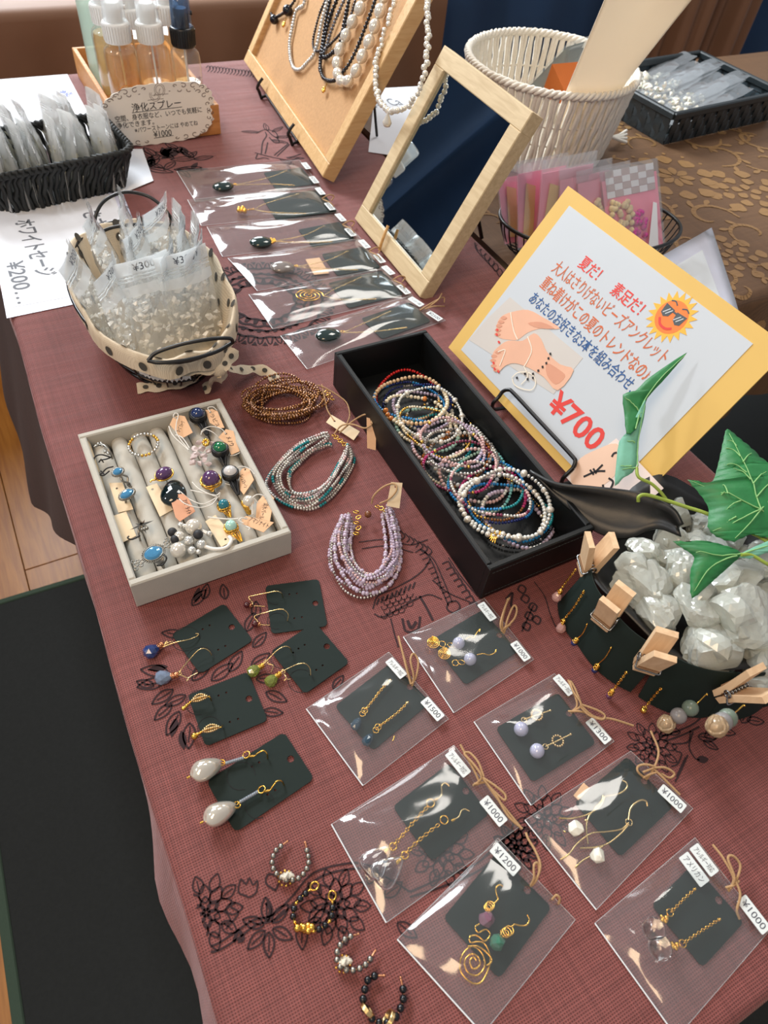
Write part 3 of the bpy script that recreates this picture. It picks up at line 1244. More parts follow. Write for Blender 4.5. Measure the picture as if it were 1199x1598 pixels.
def dup(root, M):
    """copy a thing with its parts and sub-parts; M places the copy"""
    r = root.copy()
    COL.objects.link(r)
    r.matrix_world = M
    for ch in list(root.children):
        c = ch.copy()
        COL.objects.link(c)
        c.parent = r
        for g_ in list(ch.children):
            d = g_.copy()
            COL.objects.link(d)
            d.parent = c
    return r


def place(o, loc, x, y):
    """put an object built at the origin at loc with local axes x, y"""
    f = Fr(loc, x, y)
    m = Matrix.Identity(4)
    for i in range(3):
        m[i][0], m[i][1], m[i][2] = f.x[i], f.y[i], f.z[i]
        m[i][3] = f.o[i]
    o.matrix_world = m
    return m


# ================================================================ CRATE WITH SPRAY BOTTLES
CRATEWOOD = wood('crate_wood', (176, 116, 62), (206, 148, 88), (4, 60, 40), 0.55)
CX0, CX1, CY0, CY1, CZ = 0.197, 0.357, 1.150, 1.425, 0.045
cr = thing('wooden_crate', 'open honey coloured wooden crate holding the spray bottles', 'crate', ((CX0 + CX1) / 2, (CY0 + CY1) / 2, 0))
for (x0, x1, y0, y1, nm) in ((CX0, CX1, CY0, CY0 + .007, 'side_board'), (CX0, CX1, CY1 - .007, CY1, 'side_board'), (CX0, CX0 + .007, CY0 + .007, CY1 - .007, 'side_board'), (CX1 - .007, CX1, CY0 + .007, CY1 - .007, 'side_board')):
    b = MB()
    box(b, W0, x0, x1, y0, y1, 0.0005, CZ, 0, 0.0008)
    b.build(nm, CRATEWOOD, cr)
b = MB()
box(b, W0, CX0 + .007, CX1 - .007, CY0 + .007, CY1 - .007, 0.0005, 0.005)
b.build('bottom_board', CRATEWOOD, cr)

LIQ_AMBER = film('amber_liquid', 0.22, tint=(0.93, 0.74, 0.48), refl=0.8, rough=0.05, hcol=(0.86, 0.58, 0.28), bump=0.0)
LIQ_PALE = film('pale_liquid', 0.18, tint=(0.95, 0.9, 0.7), refl=0.8, rough=0.05, hcol=(0.85, 0.78, 0.52), bump=0.0)
BOTTLE = film('clear_bottle', 0.06, refl=1.1, rough=0.05, bump=0.02)
BOTTLEGREEN = film('frosted_green_bottle', 0.5, tint=(0.8, 0.9, 0.85), refl=0.9, rough=0.2, hcol=(0.62, 0.75, 0.68), bump=0.05)
SMOKECAP = film('smoky_cap', 0.35, tint=(0.35, 0.5, 0.7), refl=1.3, rough=0.1, hcol=(0.10, 0.16, 0.26))
LABELGOLD = mat('gold_print', (206, 142, 80), 0.5, 0, 0.05, 100)


def bottle(x, y, h, r, label, liquid, level, pump, body_film, grp=None):
    t = thing('spray_bottle', label, 'bottle', (x, y, 0.0056), grp)
    f = Fr((x, y, 0.0056), (1, 0, 0), (0, 1, 0))
    b = MB()
    lathe(b, f, [(r * .8, 0), (r * .97, .002), (r, .006), (r, h - .012), (r * .93, h - .005), (r * .7, h), (r * .45, h + .003), (r * .45, h + .006)], 24)
    b.build('bottle_body', body_film, t)
    if level:
        b = MB()
        lathe(b, f, [(r * .9, .003), (r * .93, .007), (r * .93, h * level - .01), (r * .86, h * level)], 24)
        b.build('liquid', liquid, t)
        b = MB()
        tube(b, [f.at(0, 0, h), f.at(0.002, 0, 0.01)], 0.0015, 6)
        b.build('dip_tube', WHITEPLASTIC, t)
    c = BLACKWIRE if pump == 'dark' else WHITEPLASTIC
    b = MB()
    R = r * .78
    lathe(b, f, [(R, h + .004), (R * 1.0, h + .005), (R * 1.02, h + .027), (R * .95, h + .029), (R * .7, h + .029)], 24)
    for i in range(30):
        a = 2 * PI * i / 30
        tube(b, [f.at(R * 1.01 * math.cos(a), R * 1.01 * math.sin(a), h + .006), f.at(R * 1.03 * math.cos(a), R * 1.03 * math.sin(a), h + .026)], 0.0006, 4)
    b.build('pump_collar', c, t)
    b = MB()
    lathe(b, f, [(R * .62, h + .029), (R * .62, h + .05), (R * .5, h + .052)], 18)
    tube(b, [f.at(0, 0, h + .046), f.at(R * .9, -R * .3, h + .046)], 0.0028, 8)
    b.build('spray_nozzle', c, t)
    b = MB()
    lathe(b, f, [(R * .86, h + .0295), (R * .82, h + .062), (R * .74, h + .066), (0.001, h + .067)], 20, cap=False)
    b.build('overcap', SMOKECAP if pump == 'dark' else film_cap, t)
    return t


film_cap = film('clear_cap', 0.35, refl=1.0, rough=0.15, hcol=(0.9, 0.92, 0.93))
def on_y(px, py, y):
    d = ray(px, py)
    t = y / d[1]
    return d[0] * t, CAM_H + d[2] * t


bl = []
for (px, py, y, r, lab, lq, lev, pump, bf) in (
        (185, 66, 1.19, .0235, 'amber filled white capped spray bottle at the front left of the crate', LIQ_AMBER, .93, 'white', BOTTLE),
        (236, 66, 1.19, .0235, 'white capped spray bottle with a lower amber level in the front middle of the crate', LIQ_AMBER, .55, 'white', BOTTLE),
        (291, 72, 1.20, .0225, 'spray tester bottle with a black collar and smoky blue cap at the crate right', LIQ_PALE, .55, 'dark', BOTTLE),
        (146, 38, 1.255, .0235, 'amber spray bottle with white cap behind the front left one', LIQ_AMBER, .93, 'white', BOTTLE),
        (204, 42, 1.265, .0235, 'amber spray bottle with white cap in the second row centre', LIQ_AMBER, .93, 'white', BOTTLE),
        (262, 36, 1.265, .0235, 'amber spray bottle with white cap in the second row behind the tester', LIQ_AMBER, .93, 'white', BOTTLE)):
    x, z = on_y(px, py, y)
    x = min(max(x, CX0 + .007 + r + .001), CX1 - .007 - r - .001)
    bl.append(bottle(x, y, z - 0.008, r, lab, lq, lev, pump, bf))
bottle(CX0 + .034, 1.345, 0.17, .025, 'tall pale green frosted bottle at the back left of the crate', LIQ_PALE, 0, 'white', BOTTLEGREEN)
# print on the first bottles
b = MB()
t0 = bl[0]
c0 = np.array(ORG[t0.name])
for rr in (0.013, 0.0125):
    P = [(a, 0.058 + rr * math.sin(q)) for q in np.linspace(0, 2 * PI, 20) for a in [rr * math.cos(q)]]
    b.v.append(np.array([(c0[0] + .0238 * math.sin(-0.15 + p[0] / .0238), c0[1] - .0238 * math.cos(-0.15 + p[0] / .0238), c0[2] + p[1] + dz) for p in P for dz in (0, .0008)]))
    ii = np.arange(19) * 2
    b.f.append((np.stack([ii, ii + 2, ii + 3, ii + 1], 1) + b.n, 0, False))
    b.n += 40
b.build('label_print', LABELGOLD, t0)
t0 = bl[2]
c0 = np.array(ORG[t0.name])
b = MB()
text(b, 'テスター', None, 0.016, 0.007, 0.01, surf=lambda P: np.array([(c0[0] + .0229 * math.sin(0.55 + p[0] / .0229), c0[1] - .0229 * math.cos(0.55 + p[0] / .0229), c0[2] + .066 + p[1]) for p in P]))
b.build('lettering', INK, t0)

# ---- scalloped price cards leaning on the crate
CREAMCARD = mat('cream_card', (240, 235, 226), 0.7, 0, 0.04, 60)
SEPIA = mat('sepia_print', (120, 104, 96), 0.7, 0, 0.15, 200)


def scallop_card(name, label, base, W, H, lean, yaw, written):
    f = Fr(base, (math.cos(yaw), math.sin(yaw), 0), (-math.sin(lean) * math.sin(yaw), math.sin(lean), math.cos(lean)))
    t = thing(name, label, 'sign', base)
    out = []
    for i in range(120):
        a = 2 * PI * i / 120
        e = (abs(math.cos(a)) ** 3.2 + abs(math.sin(a)) ** 3.2) ** (-1 / 3.2)
        k = 1 + 0.018 * math.cos(26 * a)
        out.append((W / 2 * e * math.cos(a) * k, H / 2 + H / 2 * e * math.sin(a) * k))
    b = MB()
    prism(b, f, out, -0.0012, 0)
    b.build('card', CREAMCARD, t)
    b = MB()
    for sx in (1, -1):
        for sy in (1, -1):
            for (cx, cy, r, a0, sg) in ((.30, .40, .07, 0, 1), (.20, .42, .05, 2, -1), (.43, .28, .045, 1, 1), (.455, .13, .035, 4, -1), (.46, .02, .03, 2, 1), (.38, .36, .04, 3, -1), (.12, .43, .03, 0, 1)):
                P = [(W * sx * (cx + .02 + r * (1 - .8 * q) * math.cos(a0 + sg * q * 5.5) * .7), H / 2 + H * sy * (cy + r * (1 - .8 * q) * math.sin(a0 + sg * q * 5.5))) for q in np.linspace(0, 1, 14)]
                rib(b, f, P, 0.0011, 0, 0.0002, 2)
    for rr in (.011, .008):
        rib(b, f, [(rr * .7 * math.cos(q), H * .885 + rr * .8 * math.sin(q)) for q in np.linspace(0, 2 * PI, 14)], 0.0006, 0, 0.0002, 2)
    rib(b, f, [(-.001, H * .86), (.001, H * .91)], 0.0008, 0, 0.0002)
    rib(b, f, [(-.012, H * .80), (0, H * .805), (.012, H * .80)], 0.0007, 0, 0.0002)
    b.build('printed_scrolls', SEPIA, t)
    if written:
        for (s, v, w, h, u) in (('浄化スプレー', .70, .074, .0115, 0), ('空間、身衣服など、いつでも気軽に', .535, .132, .0085, 0.002), ('浄化できます。', .415, .056, .0082, -.036),
                               ('※パワーストーンには やめてね', .30, .098, .0072, .010), ('¥1000', .185, .028, .0090, .002)):
            b = MB()
            text(b, s, f.sub(u, H * v, 0.00025), w, h, 0.006)
            b.build('lettering', INK, t)
        b = MB()
        rib(b, f, [(-.038, H * .615), (.038, H * .62)], 0.0008, 0, 0.00025)
        rib(b, f, [(-.012, H * .115), (.018, H * .12)], 0.0008, 0, 0.00025)
        b.build('underline', INK, t)
    return t


cb = U(254, 223, 0.0008)
_, ztop = on_y(254, 133, cb[1] + .008)
scallop_card('price_card', 'scalloped cream price card with handwritten lines and ¥1000 leaning on the crate', (cb[0], cb[1] - .001, 0.0008), 0.166, 0.076, 0.09, 0.02, True)
scallop_card('price_card', 'second scalloped cream card half hidden behind the ¥1000 spray card', (cb[0] + .008, cb[1] + .004, 0.0062), 0.162, 0.076, 0.02, 0.02, False)

# ================================================================ PAPER SIGNS LYING ON THE TABLE, FAR LEFT
LAVPAPER = mat('laminated_margin', (206, 210, 232), 0.35, 0, 0.02, 20)


def sheet(name, label, corners, z, material, cat='paper', thick=0.0004):
    t = thing(name, label, cat, ((corners[0][0] + corners[2][0]) / 2, (corners[0][1] + corners[2][1]) / 2, z))
    b = MB()
    b.add([(c[0], c[1], z) for c in corners] + [(c[0], c[1], z + thick) for c in corners], [(3, 2, 1, 0), (4, 5, 6, 7), (0, 1, 5, 4), (1, 2, 6, 5), (2, 3, 7, 6), (3, 0, 4, 7)], 0, False)
    b.build('sheet', material, t)
    return t


a0 = U(14, 497)[:2]
sg = sheet('paper_sign', 'white sign with grey katakana and ¥200 lying between the black and the spotted basket', [(a0[0] - .002, a0[1]), (0.148, 0.775), (0.168, 1.055), (-.010, 1.03)], 0.0006, LAVPAPER)
b = MB()
prism(b, Fr((0, 0, 0), (1, 0, 0), (0, 1, 0)), [(a0[0] + .008, a0[1] + .018), (0.138, 0.787), (0.152, 1.01), (-.002, 1.01)], 0.0010, 0.0013)
b.build('inner_sheet', PAPER, sg)
b = MB()
GREYINK = mat('grey_print', (104, 108, 116), 0.7, 0, 0.05, 100)
for tx in (('ホワイトセージ', (37, 343), (74, 430), 0.024, 0.0015, 0.015), ('¥200…', (22, 408), (42, 472), 0.020, 0.0015, 0.01), ('さざれ', (142, 330), (166, 366), 0.026, 0.0015, 0.02), ('Power ストーン', (195, 322), (226, 372), 0.011, 0.0015, 0.01)):
    b = MB()
    text_line(b, *tx)
    b.build('lettering', GREYINK, sg)
s2 = sheet('paper_sheet', 'white sheet at the far left corner left of the crate', [(-.002, 1.16), (0.178, 1.172), (0.182, 1.438), (0.02, 1.44)], 0.0006, PAPER)
b = MB()
BLUEINK = mat('blue_print', (120, 132, 190), 0.7, 0, 0.05, 100)
text_line(b, '浄化', (92, 143), (112, 148), 0.02, 0.0012, 0.03)
text_line(b, 'ｽﾌﾟﾚｰ', (55, 150), (66, 152), 0.012, 0.0012, 0.01)
b.build('lettering', BLUEINK, s2)
s3 = sheet('paper_sheet', 'white lettered sheet lying behind the cork board and mirror', [tuple(U(575, 238)[:2]), tuple(U(660, 250)[:2]), tuple(U(700, 133)[:2]), tuple(U(586, 139)[:2])], 0.0006, PAPER)
b = MB()
text_line(b, 'Good', (570, 168), (588, 158), 0.03, 0.0012, 0.0)
text_line(b, 'Ca', (606, 160), (624, 158), 0.03, 0.0012, 0.0)
b.build('lettering', GREYINK, s3)
sheet('paper_sheet', 'narrow white sheet edge showing at the right side of the sage basket', [(0.150, 1.00), (0.214, 1.03), (0.226, 1.13), (0.19, 1.14)], 0.0016, PAPER)

# ================================================================ SAGE BASKET
WICKERBLACK = mat('black_wicker', (26, 29, 29), 0.6, 0, 0.3, 300, 0.3)
SAGE = mat('dried_sage', (192, 188, 168), 0.9, 0, 0.25, 200, 0.3)
ZIPFILM = film('zip_bag_film', 0.42, tint=(0.99, 1, 1), refl=2.6, rough=0.2, hcol=(1.0, 1.0, 1.0), bump=0.3, bscale=40)
ZIPBAND = film('zip_band', 0.6, tint=(0.99, 1, 1), refl=2.4, rough=0.2, hcol=(0.96, 0.98, 0.99), bump=0.1)


def rr_path(hx, hy, r, n):
    """points round a rounded rectangle"""
    o = rrect(-hx, -hy, hx, hy, r, 5)
    return resample([(p[0], p[1], 0) for p in o], n=n, closed=True)


def cord_basket(name, label, cx, cy, rot, bx, by, tx, ty, H, n, z0=0.0005):
    t = thing(name, label, 'basket', (cx, cy, z0))
    f = Fr((cx, cy, z0), (math.cos(rot), math.sin(rot), 0), (-math.sin(rot), math.cos(rot), 0))
    lo, hi = rr_path(bx, by, .02, n), rr_path(tx, ty, .025, n)
    b = MB()
    rgn = np.random.RandomState(4)
    for i in range(n):
        P = []
        j = rgn.uniform(-.3, .3)
        k = rgn.uniform(-.0012, .0012)
        for v in np.linspace(0, 1, 6):
            p = lo[i] * (1 - v) + hi[(i + int(2 * v)) % n] * v
            q = p + nrm(np.array([p[0], p[1], 0])) * (0.0018 * math.sin(v * 9 + i * 2.2) + k)
            P.append(f.at(q[0], q[1], v * H))
        tube(b, P, 0.0034, 5)
    b.build('woven_cords', WICKERBLACK, t, kind='stuff')
    b = MB()
    for s in (0, PI):
        Q = []
        for i in range(n * 2):
            p = hi[(i // 2) % n]
            w = nrm(np.array([p[0], p[1], 0])) * .0028
            Q.append(f.at(*(p + w * math.sin(i * 1.6 + s))[:2], H + .0028 * math.cos(i * 1.6 + s)))
        tube(b, Q, 0.0032, 5, closed=True)
    b.build('braided_rim', WICKERBLACK, t)
    b = MB()
    prism(b, f, [(p[0], p[1]) for p in lo[::3]], 0, 0.003)
    b.build('base', WICKERBLACK, t)
    return t, f


sb, sf = cord_basket('woven_basket', 'black cord basket full of dried sage packets at the far left', 0.086, 1.060, 0.14, 0.084, 0.052, 0.099, 0.064, 0.054, 76)


def zip_packet(name, label, cat, group, W, H, filling, fmat, puff, seed, note=None):
    """clear zip bag built at the origin: x = width, y = up, z = thickness"""
    t = thing(name, label, cat, (0, 0, 0), group)
    b = MB()
    rgn = np.random.RandomState(seed)
    ph = rgn.uniform(0, 6, 4)

    def sf(side):
        def fn(u, v):
            p = math.sin(PI * min(1, max(0, u))) ** .6 * max(0, math.sin(PI * min(1, v / .78))) ** .6 if v < .78 else 0
            c = 0.0016 * math.sin(u * 9 + v * 7 + ph[0]) * math.sin(v * 11 + ph[1]) + 0.0014 * math.sin(u * 17 - v * 9 + ph[2])
            bend = 0.10 * W * math.sin(PI * u) * (v ** 2)
            return ((u - .5) * W, v * H, side * (0.0006 + puff * p + (c if 0 < u < 1 else 0) * .6) + bend + .3 * W * 0.1 * math.sin(v * 3 + ph[3]))
        return fn
    grid(b, 9, 12, sf(1))
    grid(b, 9, 12, sf(-1), flip=True)
    b.build('bag', ZIPFILM, t)
    b = MB()
    for v in (.80, .835, .87):
        P = [(sf(1)(u, v)) for u in np.linspace(0, 1, 7)]
        tube(b, [(p[0], p[1], p[2] - .0004) for p in P], 0.0007, 4)
    grid(b, 7, 2, lambda u, v: tuple(np.array(sf(1)(u, .86 + .14 * v)) + np.array([0, 0, .0005])))
    grid(b, 7, 2, lambda u, v: tuple(np.array(sf(1)(u, .66 + .10 * v)) + np.array([0, 0, .0009])))
    b.build('zip_strip', ZIPBAND, t)
    b = MB()
    filling(b, W, H, puff, rgn)
    b.build('contents', fmat, t, kind='stuff')
    if note:
        b = MB()
        f = Fr((0, H * .93, 0.004), (1, 0, 0), (0, 1, 0))
        pz = sf(1)(.5, .93)[2]
        f = Fr((0, H * .93, pz + .0012), (1, 0, 0), (0, 1, 0))
        text(b, note, f, W * .4, H * .075)
        b.build('lettering', PENINK, t)
    return t


def sage_fill(b, W, H, puff, rg):
    for i in range(16):
        L = rg.uniform(.018, .034)
        a = rg.uniform(.6, 2.5)
        x, y, z = rg.uniform(-.33, .33) * W, rg.uniform(.03, .40) * H, rg.uniform(-.5, .5) * puff
        f = Fr((x, y, z), (math.cos(a), math.sin(a), rg.uniform(-.2, .2)), (-math.sin(a), math.cos(a), rg.uniform(-.6, .6)))
        P, n = [], 6
        for k in range(n):
            t_ = k / (n - 1)
            w = L * .2 * math.sin(PI * max(.06, t_)) + .0006
            P += [(t_ * L, w, .0015 * math.sin(t_ * 4)), (t_ * L, 0, -.001 + .0015 * math.sin(t_ * 4)), (t_ * L, -w, .0015 * math.sin(t_ * 4))]
        F = []
        for k in range(n - 1):
            for q in (0, 1): F.append((k * 3 + q, k * 3 + q + 1, k * 3 + 4 + q, k * 3 + 3 + q))
        b.add(f(P), F)


protos = [zip_packet('sage_packet', 'clear zip packet of dried sage leaves standing in the black cord basket', 'packet', 'sage packets in the black basket', .068, .088, sage_fill, SAGE, .0055, 20 + k) for k in range(3)]
rg = random.Random(5)
pk = 0
for row in range(2):
    for i in range(9):
        u = -0.078 + i * 0.0195 + rg.uniform(-.002, .002)
        v = (-0.026 if row == 0 else 0.030) + rg.uniform(-.003, .003)
        lean = rg.uniform(-.22, .10)
        yaw = rg.uniform(-.12, .12)
        zz = sf.at(u, v, 0.0045)
        xd = -math.sin(yaw) * sf.x + math.cos(yaw) * sf.y
        yd = np.array([0, 0, 1.0]) + lean * sf.x + rg.uniform(-.12, .02) * sf.y
        if pk < 3:
            place(protos[pk], zz, xd, yd)
        else:
            m = Matrix.Identity(4)
            o = dup(protos[pk % 3], m)
            place(o, zz, xd, yd)
        (protos[pk] if pk < 3 else o)['label'] = 'dried sage packet, %s from the left in the %s row of the black basket' % (('first', 'second', 'third', 'fourth', 'fifth', 'sixth', 'seventh', 'eighth', 'ninth')[i], ('near', 'far')[row])
        pk += 1

# ================================================================ CORK BOARD WITH NECKLACES
FRAMEWOOD = wood('pine_frame', (192, 150, 98), (210, 174, 124), (8, 70, 70), 0.5)
CORK = mat('cork', (184, 142, 98), 0.85, 0, 0.22, 240, 0.3, 700)
bf_, bw, bh = lean_frame((380, 94), (503, 276), (420, 0), 0.014)
BH = 0.33
bd = thing('cork_board', 'pine framed cork board hung with bead necklaces leaning at the back', 'board', bf_.o)
FW, FD = 0.021, 0.022
for (x0, x1, y0, y1) in ((0, bw, 0, FW), (0, bw, BH - FW, BH), (0, FW, FW, BH - FW), (bw - FW, bw, FW, BH - FW)):
    b = MB()
    box(b, bf_, x0, x1, y0, y1, -FD, 0.0, 0, 0.0012)
    b.build('frame_rail', FRAMEWOOD, bd)
b = MB()
box(b, bf_, FW - .002, bw - FW + .002, FW - .002, BH - FW + .002, -FD + .002, -0.009)
b.build('cork_panel', CORK, bd)
# black wire easel carrying the board
ez = thing('wire_easel', 'black wire easel carrying the cork board', 'stand', tuple(bf_.at(bw / 2, 0, -0.02)))
b = MB()
for u in (bw * .30, bw * .70):
    q = [bf_.at(u, .016, .010), bf_.at(u, .004, .012), bf_.at(u, -.004, .008), bf_.at(u, -.0045, -FD), bf_.at(u, BH * .6, -FD - .006)]
    tube(b, catmull(q, 4), 0.0026, 6)
    foot = bf_.at(u, -.0045, -.01)
    tube(b, [foot, (foot[0] - .012, foot[1], 0.0032)], 0.0024, 6)
    back = bf_.at(u, BH * .55, -FD - .006)
    tube(b, [back, (back[0] + .03, back[1], 0.003)], 0.0024, 6)
tube(b, [bf_.at(bw * .30, -.0045, -.008), bf_.at(bw * .70, -.0045, -.008)], 0.0026, 6)
b.build('wire', BLACKWIRE, ez)


def board_pts(lst, w, ox=390, oy=0, s=4.4407):
    return np.array([bf_.at(*hit(ox + x / s, oy + y / s, bf_, w), w) for x, y in lst])


GREYBEAD = mat('smoky_bead', (96, 98, 106), 0.12, 0.2, 0.4, 300)
JET = mat('jet_bead', (20, 20, 28), 0.1, 0, 0.3, 200)
CLEARBEAD = mat('silver_lined_bead', (196, 196, 194), 0.12, 0.35, 0.25, 400)
HEMATITE = mat('hematite', (70, 66, 66), 0.15, 0.8, 0.3, 300)


def necklace(label, pts, r, material, step, axial=1.0, w=-0.004, jitter=0.0, each=False, extra=None, seg=8, rings=5):
    P = resample(catmull(board_pts(pts, w), 8), step=step)
    if jitter:
        rr = np.random.RandomState(len(pts))
        P = P + rr.normal(size=P.shape) * jitter
    t = thing('necklace', label, 'necklace', tuple(P[len(P) // 2]))
    if each:
        for i, p in enumerate(P):
            b = MB()
            ti = nrm(P[min(i + 1, len(P) - 1)] - P[max(i - 1, 0)])
            f = Fr(p, ti, np.cross(ti, bf_.z))
            ball(b, p, (r * axial, r, r), 14, 10, 0, f)
            b.build('pearl', material, t)
        b = MB()
        tube(b, P, 0.0004, 4)
        b.build('thread', WHITESTRING, t)
    else:
        b = MB()
        rr = np.random.RandomState(3)
        beads(b, P, r * rr.uniform(.88, 1.1, len(P)), 0, seg, rings, axial, closed=False)
        b.build('bead_strand', material, t, kind='stuff')
    if extra: extra(t)
    return t


necklace('necklace of large oval white pearls on the cork board', [(788, -40), (780, 15), (745, 95), (697, 175), (660, 260), (622, 345), (605, 440), (612, 520), (642, 566), (688, 558), (735, 495), (770, 410), (810, 330), (845, 240), (880, 140), (912, 45), (928, -30)],
         .0078, PEARL, .0195, 1.28, w=0.001, each=True)


def drop_pendant(px, py, material, r, nm, loop=True):
    def fn(t):
        p = bf_.at(*hit(px, py, bf_, 0.0), 0.0)
        b = MB()
        f = Fr(p, (1, 0, 0), (0, 1, 0))
        lathe(b, f, [(.0006, r * 2.2), (r * .35, r * 1.3), (r * .8, r * .3), (r, -.2 * r), (r * .75, -.85 * r), (.0005, -1.15 * r)], 12)
        b.build(nm, material, t)
    return fn


def gold_charm(px, py, sz):
    def fn(t):
        p = bf_.at(*hit(px, py, bf_, -0.003), -0.003)
        b = MB()
        for k in range(5):
            a = 2 * PI * k / 5
            q = p + sz * .55 * (math.cos(a) * bf_.x + math.sin(a) * bf_.y)
            ball(b, q, sz * .42, 8, 6)
        ball(b, p, sz * .4, 8, 6)
        tube(b, [p + bf_.y * sz * .8, p + bf_.y * sz * 2], sz * .16, 5)
        b.build('gold_charm', GOLD, t)
    return fn


necklace('long necklace of small irregular pearls with a drop pendant hanging past the board edge', [(1010, -30), (1003, 10), (985, 60), (965, 135), (940, 205), (915, 270), (893, 345), (878, 440), (868, 560), (872, 620), (895, 690), (935, 745), (985, 768), (1050, 757), (1108, 722), (1150, 660), (1185, 590), (1212, 500), (1226, 420), (1232, 300), (1230, 150), (1226, -20)],
         .0040, PEARL, .0062, 0.95, w=0.004, jitter=.0009, extra=drop_pendant(604.5, 190, PEARL, .0062, 'pearl_drop'), seg=10, rings=6)
necklace('silvery crystal bead necklace hanging in a narrow loop on the cork', [(385, -20), (370, 40), (322, 75), (295, 190), (276, 300), (285, 420), (312, 478), (355, 478), (405, 425), (440, 385), (470, 300), (500, 150), (545, -20)], .0032, CLEARBEAD, .0050, .9)
necklace('dark steel bead necklace in a double strand beside the silvery one', [(530, -10), (490, 80), (460, 180), (438, 290), (455, 352), (510, 345), (575, 290), (640, 215), (700, 110), (735, -10)], .0023, HEMATITE, .0040, 1.0)
necklace('black faceted bead necklace in the middle of the cork board', [(608, -10), (560, 110), (530, 220), (508, 330), (512, 395), (550, 385), (600, 340), (625, 300), (640, 240), (672, 80), (690, -10)], .0034, JET, .0055, .9, w=-.003)
necklace('smoky grey bead necklace with a gold star charm at its lowest point', [(560, -10), (525, 150), (500, 330), (488, 430), (500, 520), (535, 556), (590, 556), (640, 505), (690, 440), (750, 320), (800, 190), (850, 60), (872, -10)], .0031, JET, .0052, .95, w=-.002, extra=gold_charm(505.5, 140, .0050))
necklace('grey crystal necklace strand between the black ones', [(660, -10), (610, 100), (560, 230), (530, 330), (500, 400), (485, 480), (510, 530)], .0028, GREYBEAD, .0048, .9, w=-.004)


def black_balls(t):
    for (x, y, r) in ((168, 135, .0075), (262, 72, .0085)):
        p = board_pts([(x, y)], -0.001)[0]
        b = MB()
        ball(b, p, r, 14, 10)
        b.build('black_ball', JET, t)
    gold_charm(443, 38, .0052)(t)


necklace('dark bronze bead necklace with two black balls at the left of the cork board', [(140, -10), (142, 60), (160, 120), (205, 108), (255, 72), (300, 20), (320, -20)], .0030, HEMATITE, .0052, .9, extra=black_balls)

# ================================================================ MIRROR
ASH = wood('ash_frame', (188, 164, 126), (208, 186, 148), (70, 8, 70), 0.5)
MIRRORGLASS = mat('mirror_glass', (200, 208, 210), 0.01, 1.0, 0.0, 10)
mf, mw_, mh_ = lean_frame((553, 341), (655, 464), (700, 57), 0.004)
mr = thing('mirror', 'standing mirror in a pale ash wood frame leaning back beside the board', 'mirror', mf.o)
MWD, MD = 0.0225, 0.020
mh_ = 0.236
for (x0, x1, y0, y1) in ((0, mw_, 0, MWD), (0, mw_, mh_ - MWD, mh_), (0, MWD, MWD, mh_ - MWD), (mw_ - MWD, mw_, MWD, mh_ - MWD)):
    b = MB()
    box(b, mf, x0, x1, y0, y1, -MD, 0.0, 0, 0.001)
    b.build('frame_rail', ASH, mr)
b = MB()
box(b, mf, MWD - .001, mw_ - MWD + .001, MWD - .001, mh_ - MWD + .001, -MD + .004, -0.0045)
b.build('mirror_glass', MIRRORGLASS, mr)
b = MB()
box(b, mf, MWD - .001, mw_ - MWD + .001, MWD - .001, mh_ - MWD + .001, -MD, -MD + .004)
b.build('back_board', ASH, mr)
b = MB()
ft = mf.at(mw_ / 2, mh_ * .7, -MD)
tube(b, [ft, (ft[0] + .06, ft[1], 0.003)], 0.003, 6)
b.build('prop_leg', BLACKWIRE, mr)
ZIPP = None
b = MB()
pg = mf.at(*hit(597, 380, mf, .002), .002)
tube(b, catmull([mf.at(*hit(592, 390, mf, .003), .003), mf.at(*hit(598, 372, mf, .005), .005), mf.at(*hit(606, 352, mf, .004), .004)], 4), 0.0022, 6)
b.build('wooden_peg', wood('peg_wood', (190, 140, 80), (210, 165, 105), (50, 50, 50)), mr)

# ================================================================ SPOTTED BASKET WITH CRYSTAL PACKETS
LINEN = weave('natural_linen', (176, 156, 130), (226, 212, 188), 0.0009, 0.9, 0.1, 0.3)
SPOT = mat('charcoal_spot', (72, 68, 62), 0.9, 0, 0.1, 300)
LACE = mat('lace', (224, 222, 216), 0.8, 0, 0.1, 300, 0.4, 1500)
BKX, BKY = 0.121, 0.684
BRIMZ = 0.072
pb = thing('spotted_basket', 'oval black wire basket lined with spotted linen and tied with a spotted ribbon', 'basket', (BKX, BKY, 0.0005))


def liner(a, v):
    """a = angle, v: 0 floor centre .. 0.2 floor edge .. 1 rim .. 1.35 turned-down hem outside"""
    if v <= 0.2:
        k, z = v / 0.2 * 0.72, 0.006
    elif v <= 1:
        t = (v - 0.2) / 0.8
        k, z = 0.72 + 0.28 * t ** 0.8, 0.006 + (BRIMZ - 0.006) * t
    else:
        t = (v - 1) / 0.35
        k, z = 1.0 + 0.045 * math.sin(min(1, t * 2) * PI / 2), BRIMZ + 0.003 * math.sin(min(1, t * 2.5) * PI) - 0.020 * t
    wob = 1 + (0.012 * math.sin(a * 9) + 0.008 * math.sin(a * 14 + 1)) * min(1, v)
    ex = (abs(math.cos(a)) ** 2.3 + abs(math.sin(a)) ** 2.3) ** (-1 / 2.3)
    zz = z + (0.004 * math.cos(2 * a) + .0015 * math.sin(a * 11)) * min(1, max(0, v - .2))
    return np.array([BKX + 0.076 * k * ex * math.cos(a) * wob, BKY + 0.129 * k * ex * math.sin(a) * wob, zz])


